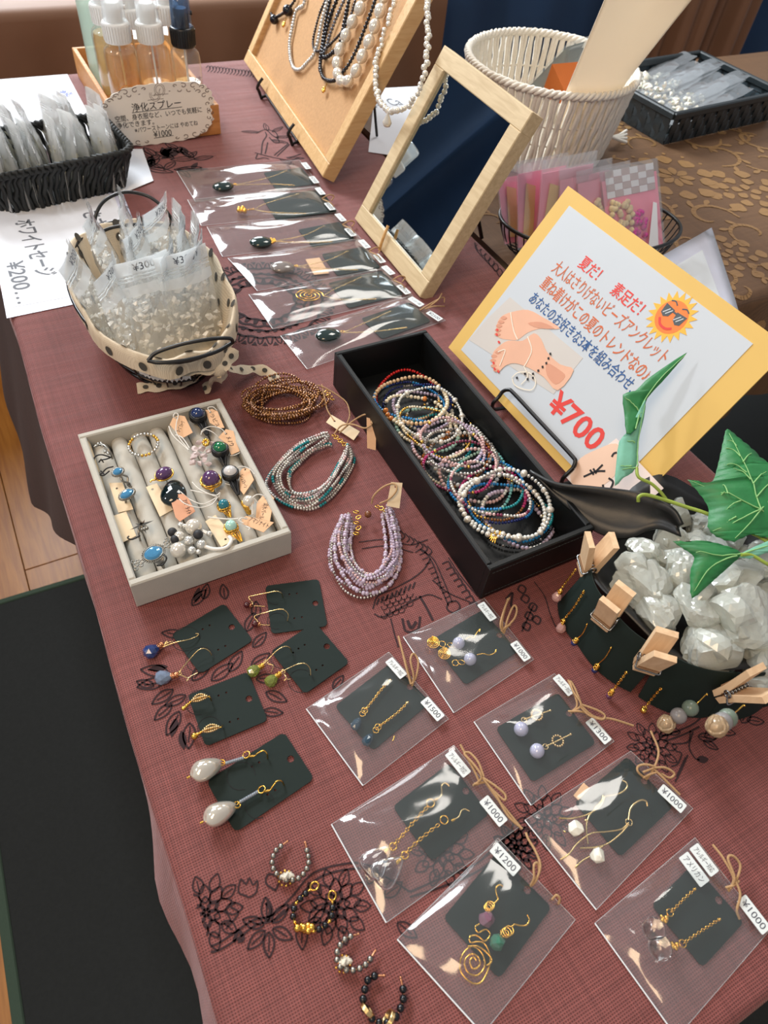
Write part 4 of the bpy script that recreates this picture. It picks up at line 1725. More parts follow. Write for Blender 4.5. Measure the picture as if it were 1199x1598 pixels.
b = MB()
vs = [0, .1, .2, .35, .5, .65, .8, .92, 1, 1.06, 1.12, 1.2, 1.35]
grid(b, 72, len(vs), lambda u, v: liner(2 * PI * u, vs[int(round(v * (len(vs) - 1)))]), closed_u=True)
b.build('linen_liner', LINEN, pb)
b = MB()
for row, v in enumerate((.42, .62, .82, .99, 1.2)):
    n = (12, 14, 16, 18, 18)[row]
    for i in range(n):
        a0 = 2 * PI * (i + .5 * (row % 2) + .1 * math.sin(i * 5)) / n
        c = liner(a0, v)
        du = nrm(liner(a0 + .02, v) - c)
        dv = nrm(liner(a0, v + .02) - c)
        nn = np.cross(du, dv)
        if v < 1.05:
            inw = np.array([BKX - c[0], BKY - c[1], 0.02])
            nn = nn if nn @ inw > 0 else -nn
        else:
            nn = nn if nn @ (c - np.array([BKX, BKY, 0])) > 0 else -nn
        b.add([c + nn * .0007] + [c + nn * .0007 + .0042 * math.cos(q) * du + .0052 * math.sin(q) * dv for q in np.linspace(0, 2 * PI, 13)[:-1]], [(0, 1 + k, 1 + (k + 1) % 12) for k in range(12)], 0, False)
b.build('spots', SPOT, pb, kind='stuff')
b = MB()
ring = lambda k, z, n=48: [(BKX + 0.076 * k * math.cos(a), BKY + 0.129 * k * math.sin(a), z) for a in np.linspace(0, 2 * PI, n + 1)[:-1]]
for i in range(30):
    a = 2 * PI * i / 30
    tube(b, catmull([(BKX + .076 * k * math.cos(a), BKY + .129 * k * math.sin(a), z) for k, z in ((.745, .003), (.86, .02), (.96, .045), (1.04, .066))], 3), 0.0011, 5)
for k, z, r in ((.74, .0027, .0022), (.88, .024, .0012), (1.05, .066, .0018)): tube(b, ring(k, z), r, 6, closed=True)
b.build('wire_frame', BLACKWIRE, pb)
b = MB()
prism(b, W0, [(p[0], p[1]) for p in ring(.74, 0)], .001, .004)
b.build('base', BLACKWIRE, pb)


def handle(pts, r=0.0019):
    b = MB()
    tube(b, catmull(UL(pts), 6), r, 7)
    b.build('wire_handle', BLACKWIRE, pb)


handle([(148, 362, .074), (150, 335, .090), (165, 312, .100), (195, 300, .104), (230, 306, .100), (256, 325, .092), (270, 345, .078)])
handle([(156, 362, .076), (180, 354, .080), (215, 350, .082), (250, 351, .080), (272, 350, .076)])
handle([(231, 563, .074), (245, 550, .080), (285, 537, .086), (330, 529, .088), (358, 528, .084), (364, 534, .078)])
handle([(231, 563, .074), (250, 566, .074), (290, 562, .074), (335, 550, .074), (364, 534, .076)])


def fabric_strip(mb, ctr, w, ups, m=0):
    C = catmull(ctr, 5)
    n = len(C)
    Up = catmull(ups, 5)
    T = np.gradient(C, axis=0)
    A, B2 = [], []
    for i in range(n):
        s = nrm(np.cross(T[i], Up[i]))
        ww = w / 2 * (1 + .18 * math.sin(i * 1.1))
        A.append(C[i] + s * ww + nrm(Up[i]) * .0012 * math.sin(i * .9))
        B2.append(C[i] - s * ww)
    V = np.vstack([A, C + np.array([0, 0, .0012]), B2])
    ii = np.arange(n - 1)
    mb.add(V, np.vstack([np.stack([ii, ii + 1, ii + n + 1, ii + n], 1), np.stack([ii + n, ii + n + 1, ii + 2 * n + 1, ii + 2 * n], 1)]), m)
    return C, Up


b, sp = MB(), MB()
upz = np.array([0, -.35, .9])
for pts, w in (([(338, 578, .042), (322, 584, .030), (300, 592, .016), (268, 600, .006), (236, 604, .003), (214, 606, .003)], .012),
               ([(348, 582, .040), (340, 592, .026), (330, 600, .012), (318, 608, .004)], .012),
               ([(352, 574, .042), (372, 577, .022), (395, 576, .008), (418, 580, .005), (432, 594, .0035)], .011),
               ([(250, 572, .048), (280, 578, .046), (310, 577, .046), (335, 574, .046)], .012),
               ([(345, 574, .046), (358, 560, .050), (366, 545, .056)], .012)):
    C = UL(pts)
    CC, UU = fabric_strip(b, C, w, [upz + np.array([.5 * math.sin(k * 1.7), 0, 0]) for k in range(len(C))])
    for k in range(2, len(CC) - 1, 4):
        f = Fr(CC[k] + nrm(UU[k]) * .0016, CC[k + 1] - CC[k], np.cross(UU[k], CC[k + 1] - CC[k]))
        if f.z @ upz < 0: f = Fr(CC[k] + nrm(UU[k]) * .0016, CC[k + 1] - CC[k], -np.cross(UU[k], CC[k + 1] - CC[k]))
        P = f([(0.003 * math.cos(q), .0026 * math.sin(q), 0) for q in np.linspace(0, 2 * PI, 11)[:-1]])
        sp.add(P, [tuple(range(10))], 0, False)
kn = U(343, 578, .042)
ball(b, kn, (.008, .006, .007), 12, 8)
rb_ = b.build('ribbon_bow', LINEN, pb)
sp.build('ribbon_spots', SPOT, rb_)
b = MB()
C = UL([(215, 572, .040), (240, 582, .036), (270, 584, .036), (300, 580, .040)])
grid(b, 24, 5, lambda u, v: tuple(np.array(catmull(C, 8)[int(u * 23.99)]) + np.array([0, -.001 - .0006 * math.sin(u * 60), .004 - v * (.012 + .002 * math.sin(u * 70))])))
b.build('lace_trim', LACE, pb)

CHIPS = mat('quartz_chips', (250, 247, 240), 0.12, 0, 0.02, 300)


def chip_fill(b, W, H, puff, rg):
    for i in range(85):
        x, v = rg.uniform(-.44, .44), rg.uniform(.02, .66)
        z = rg.uniform(-.9, .9) * puff * math.sin(PI * (x + .5)) * .95
        s = rg.uniform(.0030, .0054)
        rock(b, (x * W, v * H, z), (s, s * rg.uniform(.6, 1), s * rg.uniform(.5, .9)), int(rg.randint(1e6)), 7)


QFILM = film('crystal_bag_film', 0.20, tint=(0.99, 1, 1), refl=2.6, rough=0.14, hcol=(0.96, 0.98, 1.0), bump=0.4, bscale=60)
_zf = ZIPFILM
ZIPFILM = QFILM
qprot = [zip_packet('crystal_packet', 'clear zip packet of quartz chips standing in the spotted basket', 'packet', 'crystal packets in the spotted basket', .058, .098, chip_fill, CHIPS, .0105, 60 + k, '¥300') for k in range(3)]
ZIPFILM = _zf
# base px, base height, heading of the width (deg), lean back, sideways lean
qlist = [(176, 520, 70, .15, .25), (212, 545, 60, .10, .05), (262, 545, 12, .30, .0), (322, 535, 12, .28, .0), (352, 505, 55, .05, -.1),
         (190, 455, 75, .0, .2), (245, 480, 60, .05, .1), (300, 470, 70, .05, -.05), (345, 455, 75, .0, -.15), (215, 420, 78, .0, .1),
         (262, 410, 50, -.05, .0), (310, 420, 80, .0, -.1), (232, 500, 80, .0, .1), (285, 510, 65, .1, -.05)]
for i, (px, py, hd, lean, sl) in enumerate(qlist):
    c = U(px, py, 0.022)
    kx, ky = (c[0] - BKX) / .052, (c[1] - BKY) / .098
    q = math.hypot(kx, ky)
    if q > .86:
        c[0] = BKX + (c[0] - BKX) * .86 / q
        c[1] = BKY + (c[1] - BKY) * .86 / q
    a = math.radians(hd)
    xd = np.array([math.cos(a), math.sin(a), 0])
    nd = np.array([-math.sin(a), math.cos(a), 0])
    yd = np.array([0, 0, 1.0]) + nd * lean - xd * 0 + np.array([-sl, 0, 0])
    o = qprot[i] if i < 3 else dup(qprot[i % 3], Matrix.Identity(4))
    place(o, c, xd, yd)
    o['label'] = 'quartz chip packet %s of the spotted basket' % ('at the near left end|at the left of the near middle|facing front at the near middle|facing front at the near right|at the near right end|at the left side|left of the middle|right of the middle|at the right side|at the far left|at the far middle|at the far right|just behind the near left ones|just behind the near right ones'.split('|')[i])

# ================================================================ FLAT CLEAR PACKETS (necklaces and earrings)


def bezel(P, n=6): return catmull(P, n)


class Packet:
    """clear bag lying on the table, label edge first: corners TL, TR, BR, BL in pixels"""

    def __init__(self, label, corners, group=None, puff=0.006, zlift=0.0, name='earring_packet', cat='packet', seed=1):
        self.c = [U(x, y, 0.0008 + zlift) for x, y in corners]
        self.z = zlift
        TL, TR, BR, BL = self.c
        self.w = np.linalg.norm(TR - TL)
        self.h = np.linalg.norm((BL + BR - TL - TR) / 2)
        self.f = Fr(TL, TR - TL, TL - BL)
        self.t = thing(name, label, cat, (TL + TR + BL + BR) / 4, group)
        rgn = np.random.RandomState(seed)
        ph = rgn.uniform(0, 6, 6)
        self.puff = puff

        def up(u, v):
            p = (TL * (1 - u) + TR * u) * (1 - v) + (BL * (1 - u) + BR * u) * v
            e = min(1, 6 * min(u, 1 - u)) * min(1, 6 * min(v, 1 - v))
            k = (math.sin(PI * u) ** .7) * (math.sin(PI * min(1, max(0, v))) ** .5)
            c = 0.0011 * math.sin(6 * u + 3 * v + ph[0]) * math.sin(5 * v - 3 * u + ph[1]) + 0.0007 * math.sin(15 * u + ph[2]) * math.sin(9 * v + ph[3])
            fan = 0.0013 * math.sin(5 * math.atan2(v - .9, u - .05) * 1.0 + ph[4]) * math.exp(-((v - .85) / .25) ** 2)
            # corner tent folds at the closed end
            return p + np.array([0, 0, 0.0012 * e + puff * k + (c + fan) * e])
        self.up = up
        b = MB()
        grid(b, 22, 26, lambda u, v: up(u, v), flip=True)
        grid(b, 4, 4, lambda u, v: (TL * (1 - u) + TR * u) * (1 - v) + (BL * (1 - u) + BR * u) * v)
        b.build('bag', FILM, self.t)
        b = MB()
        tube(b, [BL + np.array([0, 0, .0006]), BR + np.array([0, 0, .0006])], 0.0005, 5)
        b.build('folded_seam', FILMEDGE, self.t)
        b = MB()
        for p, q in ((TL, BL), (TR, BR), (TL, TR)): tube(b, [p + np.array([0, 0, .0006]), q + np.array([0, 0, .0006])], 0.00022, 4)
        b.build('side_seams', SEAM, self.t)

    def card(self, corners, hole=None, z=0.0014):
        self.cd = make_card(self.t, corners, z + self.z, hole, r=.0035)
        return self.cd

    def sticker(self, px, text_, L=.0185, Wd=.0075, off=0.0, rot=None, dark=PENINK, z=None):
        x, y = px
        zz = (z if z is not None else 0.0062) + self.z
        c = U(x, y, zz)
        f = Fr(c, self.f.x, self.f.y)
        if rot: f = f.sub(0, 0, 0, rot)
        o = rrect(-L / 2, -Wd / 2, L / 2, Wd / 2, .0009, 3)
        b = MB()
        prism(b, f, o, 0, 0.0003)
        s = b.build('sticker', STICKER, self.t)
        b = MB()
        text(b, text_, f.sub(0, 0, 0.00042), L * .82, Wd * .55, 0.0)
        b.build('lettering', dark, s)

    def twine(self, pts, r=.0009, z=.006):
        b = MB()
        for ln in pts: tube(b, bezel(UL([(p[0], p[1], (p[2] if len(p) > 2 else z) + self.z) for p in ln])), r, 6)
        k = pts[0][0]
        b.build('twine_bow', TWINE, self.t)


SEAM = film('bag_seam', 0.4, refl=1.5, rough=0.2, hcol=(0.9, 0.92, 0.93))


def make_card(parent, corners, z, hole=None, r=.003, dots=(), name='card', slots=True, thick=.0006):
    """rounded black jewellery card with a real punched hole, small holes and curved slits"""
    TL, TR, BR, BL = [U(x, y, z) for x, y in corners]
    xa, ya = nrm(TR - TL + BR - BL), nrm(TL - BL + TR - BR)
    xa = nrm(xa + np.array([ya[1], -ya[0], 0]))
    f = Fr((TL + TR + BL + BR) / 4, xa, ya)
    loc = lambda p: ((p - f.o) @ f.x, (p - f.o) @ f.y)
    w = (np.linalg.norm(TR - TL) + np.linalg.norm(BR - BL)) / 2
    h = (np.linalg.norm(TL - BL) + np.linalg.norm(TR - BR)) / 2
    f = f.sub(-w / 2, -h / 2)
    holes = []
    if hole is not None:
        u, v = loc(U(hole[0], hole[1], z))
        u, v = min(max(u, .0035), w - .0035), min(max(v, .0035), h - .0035)
        holes.append(circ(u, v, .0026, 12))
    for d in dots:
        u, v = loc(U(d[0], d[1], z))
        if .0015 < u < w - .0015 and .0015 < v < h - .0015: holes.append(circ(u, v, .00085, 8))
    b = MB()
    prism(b, f, rrect(0, 0, w, h, r, 4), 0, thick, holes)
    o = b.build(name, CARDBLACK, parent)
    return o, f, w, h


def gold_wire(parent, pts, r=.00045, name='earring', m=None, n=6, seg=6):
    b = MB()
    for ln in (pts if isinstance(pts[0][0], (tuple, list, np.ndarray)) else [pts]):
        tube(b, catmull(UL(ln), n), r, seg)
    return b.build(name, m or GOLD, parent)


def chain(mb, P, r=.0011, wire=.0003, step=.0022):
    """small oval links, alternately turned, along a path"""
    P = resample(catmull(P, 6), step=step)
    for i in range(len(P) - 1):
        t = nrm(P[i + 1] - P[i])
        s = np.array([0, 0, 1.0]) if i % 2 else nrm(np.cross(t, [0, 0, 1.0]))
        c = (P[i] + P[i + 1]) / 2
        tube(mb, [c + t * r * 1.35 * math.cos(q) + s * r * .8 * math.sin(q) for q in np.linspace(0, 2 * PI, 9)[:-1]], wire, 4, closed=True)


def oring(mb, px, py, z, r, wire=.0004, tilt=(0, 0, 1), n=14):
    c = U(px, py, z)
    zt = nrm(tilt)
    x = nrm(np.cross([0.3, 1, 0.1], zt))
    y = np.cross(zt, x)
    tube(mb, [c + r * math.cos(q) * x + r * math.sin(q) * y for q in np.linspace(0, 2 * PI, n + 1)[:-1]], wire, 6, closed=True)


def Q5(x, y): return (260 + x / 2.6065, 230 + y / 2.6065)


RUTILE = mat('grey_rutile_stone', (120, 112, 108), 0.1, 0, 0.4, 150, **{'Coat Weight': 0.5})
nk = [
    ('clear packet with a dark oval pendant, furthest of the six necklace packets', [(540, 52), (628, 160), (118, 222), (42, 98)], [(545, 78), (603, 150), (438, 172), (406, 108)], (230, 158), 'stone', [(568, 75), (600, 132)]),
    ('clear necklace packet with a small gold nugget pendant, second from the far end', [(612, 160), (700, 264), (142, 320), (86, 215)], [(628, 168), (690, 260), (440, 297), (396, 205)], (305, 255), 'nugget', [(625, 178), (664, 240)]),
    ('clear necklace packet, dark oval pendant in a gold cap, third from far end', [(690, 265), (792, 374), (228, 446), (165, 325)], [(702, 298), (757, 370), (590, 413), (548, 340)], (385, 385), 'capped', [(708, 285), (748, 345)]),
    ('clear necklace packet with a grey rutile pendant and a tan slip', [(778, 372), (892, 494), (370, 585), (250, 452)], [(800, 400), (868, 490), (690, 525), (640, 440)], (472, 487), 'rutile', [(805, 393), (866, 452)]),
    ('clear necklace packet with a gold spiral pendant, second nearest', [(880, 492), (1003, 605), (432, 740), (335, 600)], [(872, 500), (965, 600), (740, 655), (660, 555)], (580, 603), 'spiral', [(902, 500), (965, 578)]),
    ('clear packet with a dark oval pendant, nearest of the six and beside the black box', [(985, 606), (1135, 705), (572, 903), (464, 768)], [(985, 640), (1085, 704), (872, 782), (790, 690)], (658, 763), 'stone', [(1015, 628), (1090, 686)])]
for i, (lab, cor, cd, pen, kind_, labs) in enumerate(nk):
    z0 = 0.0012 * (i % 2)
    p = Packet(lab, [Q5(*c) for c in cor], 'necklace packets beside the mirror', .007, z0, 'necklace_packet', 'packet', 30 + i)
    hx = ((cor[0][0] + cor[1][0]) / 2 - 12, (cor[0][1] + cor[1][1]) / 2 + 2)
    p.card([Q5(*c) for c in cd], None)
    px, py = Q5(*pen)
    t = p.t
    zc = .0058 + z0
    cap = U(px, py, zc)
    top = Q5(*(((cd[3][0] + cd[2][0]) / 2), (cd[3][1] + cd[2][1]) / 2))
    d = nrm(U(*top, zc) - cap)
    fr = Fr(cap, d, np.array([-d[1], d[0], 0]))
    pend = MB()
    if kind_ in ('stone', 'capped', 'rutile'):
        ball(pend, cap, (.0155, .0115, .0050), 18, 12, 0, fr)
        po = pend.build('pendant', RUTILE if kind_ == 'rutile' else DARKSTONE, t)
        if kind_ == 'capped':
            g_ = MB()
            for k in range(7):
                ball(g_, fr.at(.014 + .002 * (k % 3), (k - 3) * .0016, .0012), .0016, 8, 6)
            g_.build('gold_cap', GOLD, po)
        g_ = MB()
        tube(g_, [fr.at(.0155 + .002 + .002 * math.cos(q), .002 * math.sin(q), .0015) for q in np.linspace(0, 2 * PI, 11)[:-1]], .0005, 5, closed=True)
        g_.build('bail', GOLD, po)
    elif kind_ == 'nugget':
        for k in range(7): ball(pend, fr.at(.004 * math.cos(k), .004 * math.sin(k * 1.9), .001 * (k % 2)), .0033, 8, 6)
        for k in range(4): ball(pend, fr.at(.007 + .0032 * k, .0003 * k, 0), .0015, 8, 6)
        pend.build('pendant', GOLD, t)
    else:
        q = np.linspace(0, 2 * PI * 3.3, 90)
        tube(pend, [fr.at((.0180 - .00077 * a) * math.cos(a), (.0135 - .00058 * a) * math.sin(a), .0006 * (a / 20)) for a in q], .0008, 6)
        pend.build('pendant', GOLD, t)
    cdc = [U(*Q5(*c), zc) for c in cd]
    e1 = cap + d * .018
    far1, far2 = cdc[0] * .8 + cdc[3] * .2, cdc[1] * .7 + cdc[2] * .3
    cc = MB()
    mid1, mid2 = (cdc[3] * .75 + cdc[2] * .25), (cdc[3] * .35 + cdc[2] * .65)
    chain(cc, [e1, mid1, far1 * .75 + mid1 * .25], .00095, .00028, .0026)
    chain(cc, [e1, mid2, far2 * .75 + mid2 * .25], .00095, .00028, .0026)
    cc.build('chain', PALEGOLD, t)
    for k, lb in enumerate(labs):
        p.sticker(Q5(*lb), ('アレルギー対応', '¥2500')[k], .021, .009, z=.0055)
    if i in (1, 2, 3, 4, 5):
        ex, ey = Q5((labs[0][0] + labs[1][0]) / 2, (labs[0][1] + labs[1][1]) / 2)
        tl = [[(ex - 5, ey, .005), (ex + 6, ey - 6, .010), (ex + 14, ey - 4, .006), (ex + 10, ey + 3, .004)], [(ex - 3, ey + 1, .006), (ex + 8, ey + 6, .010), (ex + 14, ey + 12, .006)]]
        if i == 5: tl = [[(ex - 8, ey + 2, .005), (ex + 8, ey - 8, .009), (ex + 28, ey - 18, .007), (ex + 30, ey - 10, .003)], [(ex, ey, .006), (ex + 14, ey - 4, .010), (ex + 30, ey - 4, .004)], [(ex + 4, ey - 2, .006), (ex + 20, ey - 14, .012), (ex + 26, ey - 24, .01)]]
        p.twine(tl)
    if i == 3:
        b = MB()
        q = [Q5(*c) for c in ((565, 455), (622, 448), (662, 512), (600, 518))]
        b.add([U(*c, .0030) for c in q] + [U(*c, .0034) for c in q], [(3, 2, 1, 0), (4, 5, 6, 7), (0, 1, 5, 4), (1, 2, 6, 5), (2, 3, 7, 6), (3, 0, 4, 7)], 0, False)
        b.build('tan_slip', KRAFT, t)

# ================================================================ ROPE BASKET
ROPE = mat('cotton_rope', (234, 228, 216), 0.9, 0, 0.12, 300, 0.5, 1200)
RBC, RBZ, RB0, RB1 = (0.845, 0.968), 0.130, 0.112, 0.134
rbk = thing('rope_basket', 'round cream cotton rope basket standing on the brown damask', 'basket', (*RBC, 0.0008))


def rpt(a, v, k=0.0):
    r = RB0 + (RB1 - RB0) * v ** 0.8 + k
    return (RBC[0] + r * math.cos(a), RBC[1] + r * math.sin(a), 0.004 + (RBZ - 0.004) * v)


b = MB()
rgn = np.random.RandomState(9)
for i in range(124):
    a0 = 2 * PI * i / 124 + (.010 if i % 2 else -.010)
    dr = .040 if (i // 2) % 2 else -.030
    P = [rpt(a0 + dr * (v - .5) * (1.0 if v < .55 else .4) + .006 * math.sin(v * 12 + i), v, .0012 * math.sin(v * 30 + i * 1.7)) for v in np.linspace(0, 1, 9)]
    tube(b, P, 0.0037, 5)
b.build('rope_strands', ROPE, rbk, kind='stuff')
b = MB()
n = 150
for s in (0, 2.1, 4.2):
    tube(b, [(RBC[0] + (RB1 + .0035 * math.cos(i * 1.25 + s)) * math.cos(2 * PI * i / n), RBC[1] + (RB1 + .0035 * math.cos(i * 1.25 + s)) * math.sin(2 * PI * i / n), RBZ + .0035 * math.sin(i * 1.25 + s)) for i in range(n)], 0.0034, 5, closed=True)
b.build('braided_rim', ROPE, rbk)
b = MB()
for z in (.38,): tube(b, [rpt(2 * PI * i / 60, z, -.003) for i in range(60)], .0018, 5, closed=True)
prism(b, Fr((*RBC, .001), (1, 0, 0), (0, 1, 0)), circ(0, 0, RB0 - .002, 32), 0, .004)
b.build('base', ROPE, rbk)
b = MB()
for k in range(4): tube(b, catmull(UL([(955, 214, .02), (968, 210 + 3 * k, .016), (978, 204 + 6 * k, .012)]), 3), .0028, 5)
b.build('rope_tassel', ROPE, rbk)
# a line cord round the inside lets the weave read from above
b = MB()
tube(b, [rpt(2 * PI * i / 60, .62, .0) for i in range(60)], .0016, 5, closed=True)
b.build('binding_cord', ROPE, rbk)

CREAMBOARD = film('cream_cardboard', 1.0, refl=0.5, rough=0.5, hcol=(0.90, 0.80, 0.66), bump=0.0)
b = MB()
lowp = [(884, 150), (912, 158), (945, 158), (976, 148), (994, 128)]
topp = [(962, -40), (1000, -50), (1042, -55), (1075, -50), (1112, -40)]
mid_ = catmull([U(x, y, .128) for x, y in lowp], 5)
mid_ = np.array([(RBC[0] + (p[0] - RBC[0]) * min(1, .120 / math.hypot(p[0] - RBC[0], p[1] - RBC[1])), RBC[1] + (p[1] - RBC[1]) * min(1, .120 / math.hypot(p[0] - RBC[0], p[1] - RBC[1])), p[2]) for p in mid_])
lo_ = np.array([(p[0] + (RBC[0] - p[0]) * .22, p[1] + (RBC[1] - p[1]) * .22, .008) for p in mid_])
top_ = catmull([U(x, y, .300) for x, y in topp], 5)
grid(b, len(lo_), 13, lambda u, v: (lambda i: lo_[i] * (1 - v * 3) + mid_[i] * v * 3 if v <= 1 / 3 else mid_[i] * (1 - (v - 1 / 3) * 1.5) + top_[i] * (v - 1 / 3) * 1.5)(int(round(u * (len(lo_) - 1)))))
cs = b.build('card_sheet', CREAMBOARD, label='large cream bent card sheet standing up out of the rope basket', cat='card')
md = cs.modifiers.new('thickness', 'SOLIDIFY')
md.thickness = 0.0015
ORANGE = mat('orange_paper', (184, 98, 34), 0.6, 0, 0.08, 40)
GREYPRINT = mat('grey_print_card', (110, 118, 112), 0.5, 0, 0.3, 60)


def slab(mb, P4, thick=.0008, m=0):
    P = [np.array(p) for p in P4]
    n = nrm(np.cross(P[1] - P[0], P[3] - P[0])) * thick
    mb.add([*P, *[p + n for p in P]], [(3, 2, 1, 0), (4, 5, 6, 7), (0, 1, 5, 4), (1, 2, 6, 5), (2, 3, 7, 6), (3, 0, 4, 7)], m, False)


b = MB()
slab(b, [U(845, 150, .10), U(893, 168, .10), U(920, 95, .150), U(862, 100, .150)])
b.build('envelope', ORANGE, label='orange paper sleeve tucked in the rope basket beside the cream card', cat='paper')
for k, lab in enumerate(('clear wrapped print leaning out of the rope basket, outermost', 'clear wrapped grey print behind the orange sleeve in the rope basket')):
    t = thing('wrapped_print', lab, 'packet', U(830, 130, .12))
    dz = -k * .006
    q = [U(805 + 18 * k, 150, .10 + dz), U(872 + 8 * k, 160, .10 + dz), U(922 + 4 * k, 56 + 8 * k, .165 + dz), U(888 + 4 * k, 66 + 8 * k, .165 + dz)]
    b = MB()
    slab(b, q)
    b.build('sleeve', FILM2 if k else FILM, t) if False else b.build('sleeve', FILM, t)
    b = MB()
    c = sum(q) / 4
    slab(b, [c + (p - c) * np.array([.82, .82, .86]) - np.array([0, 0, .001]) for p in q], .0006)
    b.build('print', GREYPRINT, t)

# ================================================================ WOVEN STRAP TRAY WITH STONE PACKETS
STRAP = mat('strap_black', (34, 42, 46), 0.38, 0, 0.25, 120, 0.15)
STRAP2 = mat('strap_slate', (58, 70, 78), 0.35, 0, 0.25, 120, 0.15)
wf = Fr((1.092, 0.906, 0.001), (1, 0.085, 0), (-0.085, 1, 0))
WL, WW, WH = 0.30, 0.205, 0.055
wt = thing('woven_tray', 'black woven strap tray holding white stone packets at the far right', 'basket', wf.at(WL / 2, WW / 2, 0))
sides = [(wf, WL, 1), (wf.sub(WL, 0, 0, PI / 2), WW, 1), (wf.sub(WL, WW, 0, PI), WL, 1), (wf.sub(0, WW, 0, -PI / 2), WW, 1)]
for f, L, _ in sides:
    n = int(round(L / .0165))
    for i in range(n):
        b = MB()
        x0 = i * L / n + .0006
        x1 = (i + 1) * L / n - .0006

        def vs_(u, v):
            z = v * (WH - .006)
            y = (0.0016 if False else 0) + .0011 * math.sin(v * 3 * PI + (PI if i % 2 else 0)) - .004 * v
            return f.at(x0 + u * (x1 - x0), y - .0005, z)
        grid(b, 2, 10, vs_)
        b.build('strap', STRAP, wt)
    for r in range(3):
        b = MB()
        z0, z1 = .002 + r * .0165, .002 + r * .0165 + .0150

        def hs(u, v):
            x = u * L
            y = .0012 * math.cos(x / (L / n) * PI) * (1 if r % 2 else -1) - .004 * (z0 + v * (z1 - z0)) / WH + .0004
            return f.at(x, y, z0 + v * (z1 - z0))
        grid(b, n * 3 + 1, 2, hs)
        b.build('woven_band', STRAP2, wt)
    b = MB()
    box(b, f, -.004, L + .004, -.0075, .003, WH - .012, WH, 0, .002)
    b.build('rim', STRAP, wt)
b = MB()
box(b, wf, .004, WL - .004, .004, WW - .004, .0005, .004)
b.build('base', STRAP, wt)
WHITESTONE = mat('white_stone', (226, 222, 210), 0.25, 0, 0.1, 200, **{'Subsurface Weight': 0.1})
SLEEVE = film('bluish_sleeve', 0.26, refl=4.5, rough=0.16, hcol=(0.88, 0.94, 1.0), bump=0.6, bscale=50)
for k in range(8):
    u0, v0 = .035 + .012 * (k % 3), .022 + k * .0205
    z0 = .018 + .004 * (k % 3)
    f = wf.sub(u0, v0, z0, .10 + .05 * math.sin(k * 2))
    t = thing('stone_packet', 'clear sleeve of white stones in the woven tray, %s from its near edge' % ('first', 'second', 'third', 'fourth', 'fifth', 'sixth', 'seventh', 'eighth')[k], 'packet', f.o, 'stone packets in the woven tray')
    b = MB()
    tilt = .16
    for sd in (1, -1):
        grid(b, 14, 6, lambda u, v: f.at(u * .215, (v - .5) * .034, u * .215 * tilt + sd * .006 * math.sin(PI * v) * math.sin(PI * min(1, u * 1.2 + .1)) ** .5 + .001 * math.sin(u * 20 + v * 9)))
    b.build('sleeve', SLEEVE, t)
    b = MB()
    rgn = np.random.RandomState(k)
    for j in range(16):
        rock(b, f.at(rgn.uniform(.008, .10), rgn.uniform(-.012, .012), .010 + rgn.uniform(0, .006)), (.006, .005, .0045), 100 + k * 20 + j, 12)
    b.build('stones', WHITESTONE, t, kind='stuff')
for k, (u, v, s) in enumerate(((.06, .175, .019), (.115, .18, .021), (.165, .176, .018), (.09, .15, .015))):
    b = MB()
    for j in range(14):
        rr = np.random.RandomState(k * 30 + j)
        rock(b, wf.at(u + rr.uniform(-1, 1) * s * .7, v + rr.uniform(-1, 1) * s * .5, .026 + abs(rr.uniform(0, 1)) * s * .6), (s * .36,) * 3, 300 + k * 20 + j, 12)
    b.build('stone_cluster', WHITESTONE, label='lumpy white stone cluster at the back of the woven tray, %s' % ('leftmost', 'second from the left', 'rightmost', 'in front of the others')[k], cat='stone', group='stone clusters in the woven tray')
b = MB()
for j in range(12):
    rr = np.random.RandomState(900 + j)
    c = U(1022 + rr.uniform(-16, 20), 92 + rr.uniform(-4, 5), .03)
    rock(b, (c[0] + .01, c[1] + .14, .012 + rr.uniform(0, .02)), (.012, .010, .010), 700 + j, 12)
b.build('stone_cluster', WHITESTONE, label='white stone cluster standing behind the black woven tray', cat='stone')
b = MB()
for j in range(16):
    rr = np.random.RandomState(800 + j)
    rock(b, (1.86 + rr.uniform(-.03, .05), 1.19 + rr.uniform(-.02, .02), .012 + rr.uniform(0, .03)), (.016, .014, .012), 500 + j, 12)
b.build('stone_cluster', WHITESTONE, label='pale stone cluster at the far right corner of the damask table', cat='stone')

# ================================================================ WIRE BASKET WITH PINK PACKETS
wbx = np.array([0.712, 0.660])
wb_ang = -0.34
wbt = thing('wire_basket', 'oval black wire basket of pink packets on the damask table', 'basket', (wbx[0], wbx[1], 0.001))
wbf = Fr((wbx[0], wbx[1], 0.001), (math.cos(wb_ang), math.sin(wb_ang), 0), (-math.sin(wb_ang), math.cos(wb_ang), 0))
ov = lambda k, z, a: wbf.at(.128 * k * math.cos(a), .080 * k * math.sin(a), z)
b = MB()
for i in range(44):
    a = 2 * PI * i / 44
    tube(b, catmull([ov(.70, .002, a), ov(.86, .012, a), ov(.95, .03, a), ov(1, .05, a)], 3), .0010, 5)
b.build('upright_wires', BLACKWIRE, wbt, kind='stuff')
for k, z, r in ((1, .05, .0026), (.70, .002, .0022)):
    b = MB()
    tube(b, [ov(k, z, 2 * PI * i / 56) for i in range(56)], r, 7, closed=True)
    b.build('wire_rim', BLACKWIRE, wbt)
b = MB()
for i in range(-6, 7):
    x = i * .0135
    y = .056 * math.sqrt(max(0, 1 - (x / .0896) ** 2))
    tube(b, [wbf.at(x, -y, .002), wbf.at(x, y, .002)], .001, 5)
b.build('floor_wires', BLACKWIRE, wbt, kind='stuff')
PINKCARD = mat('pink_card', (244, 150, 176), 0.6, 0, 0.1, 60)
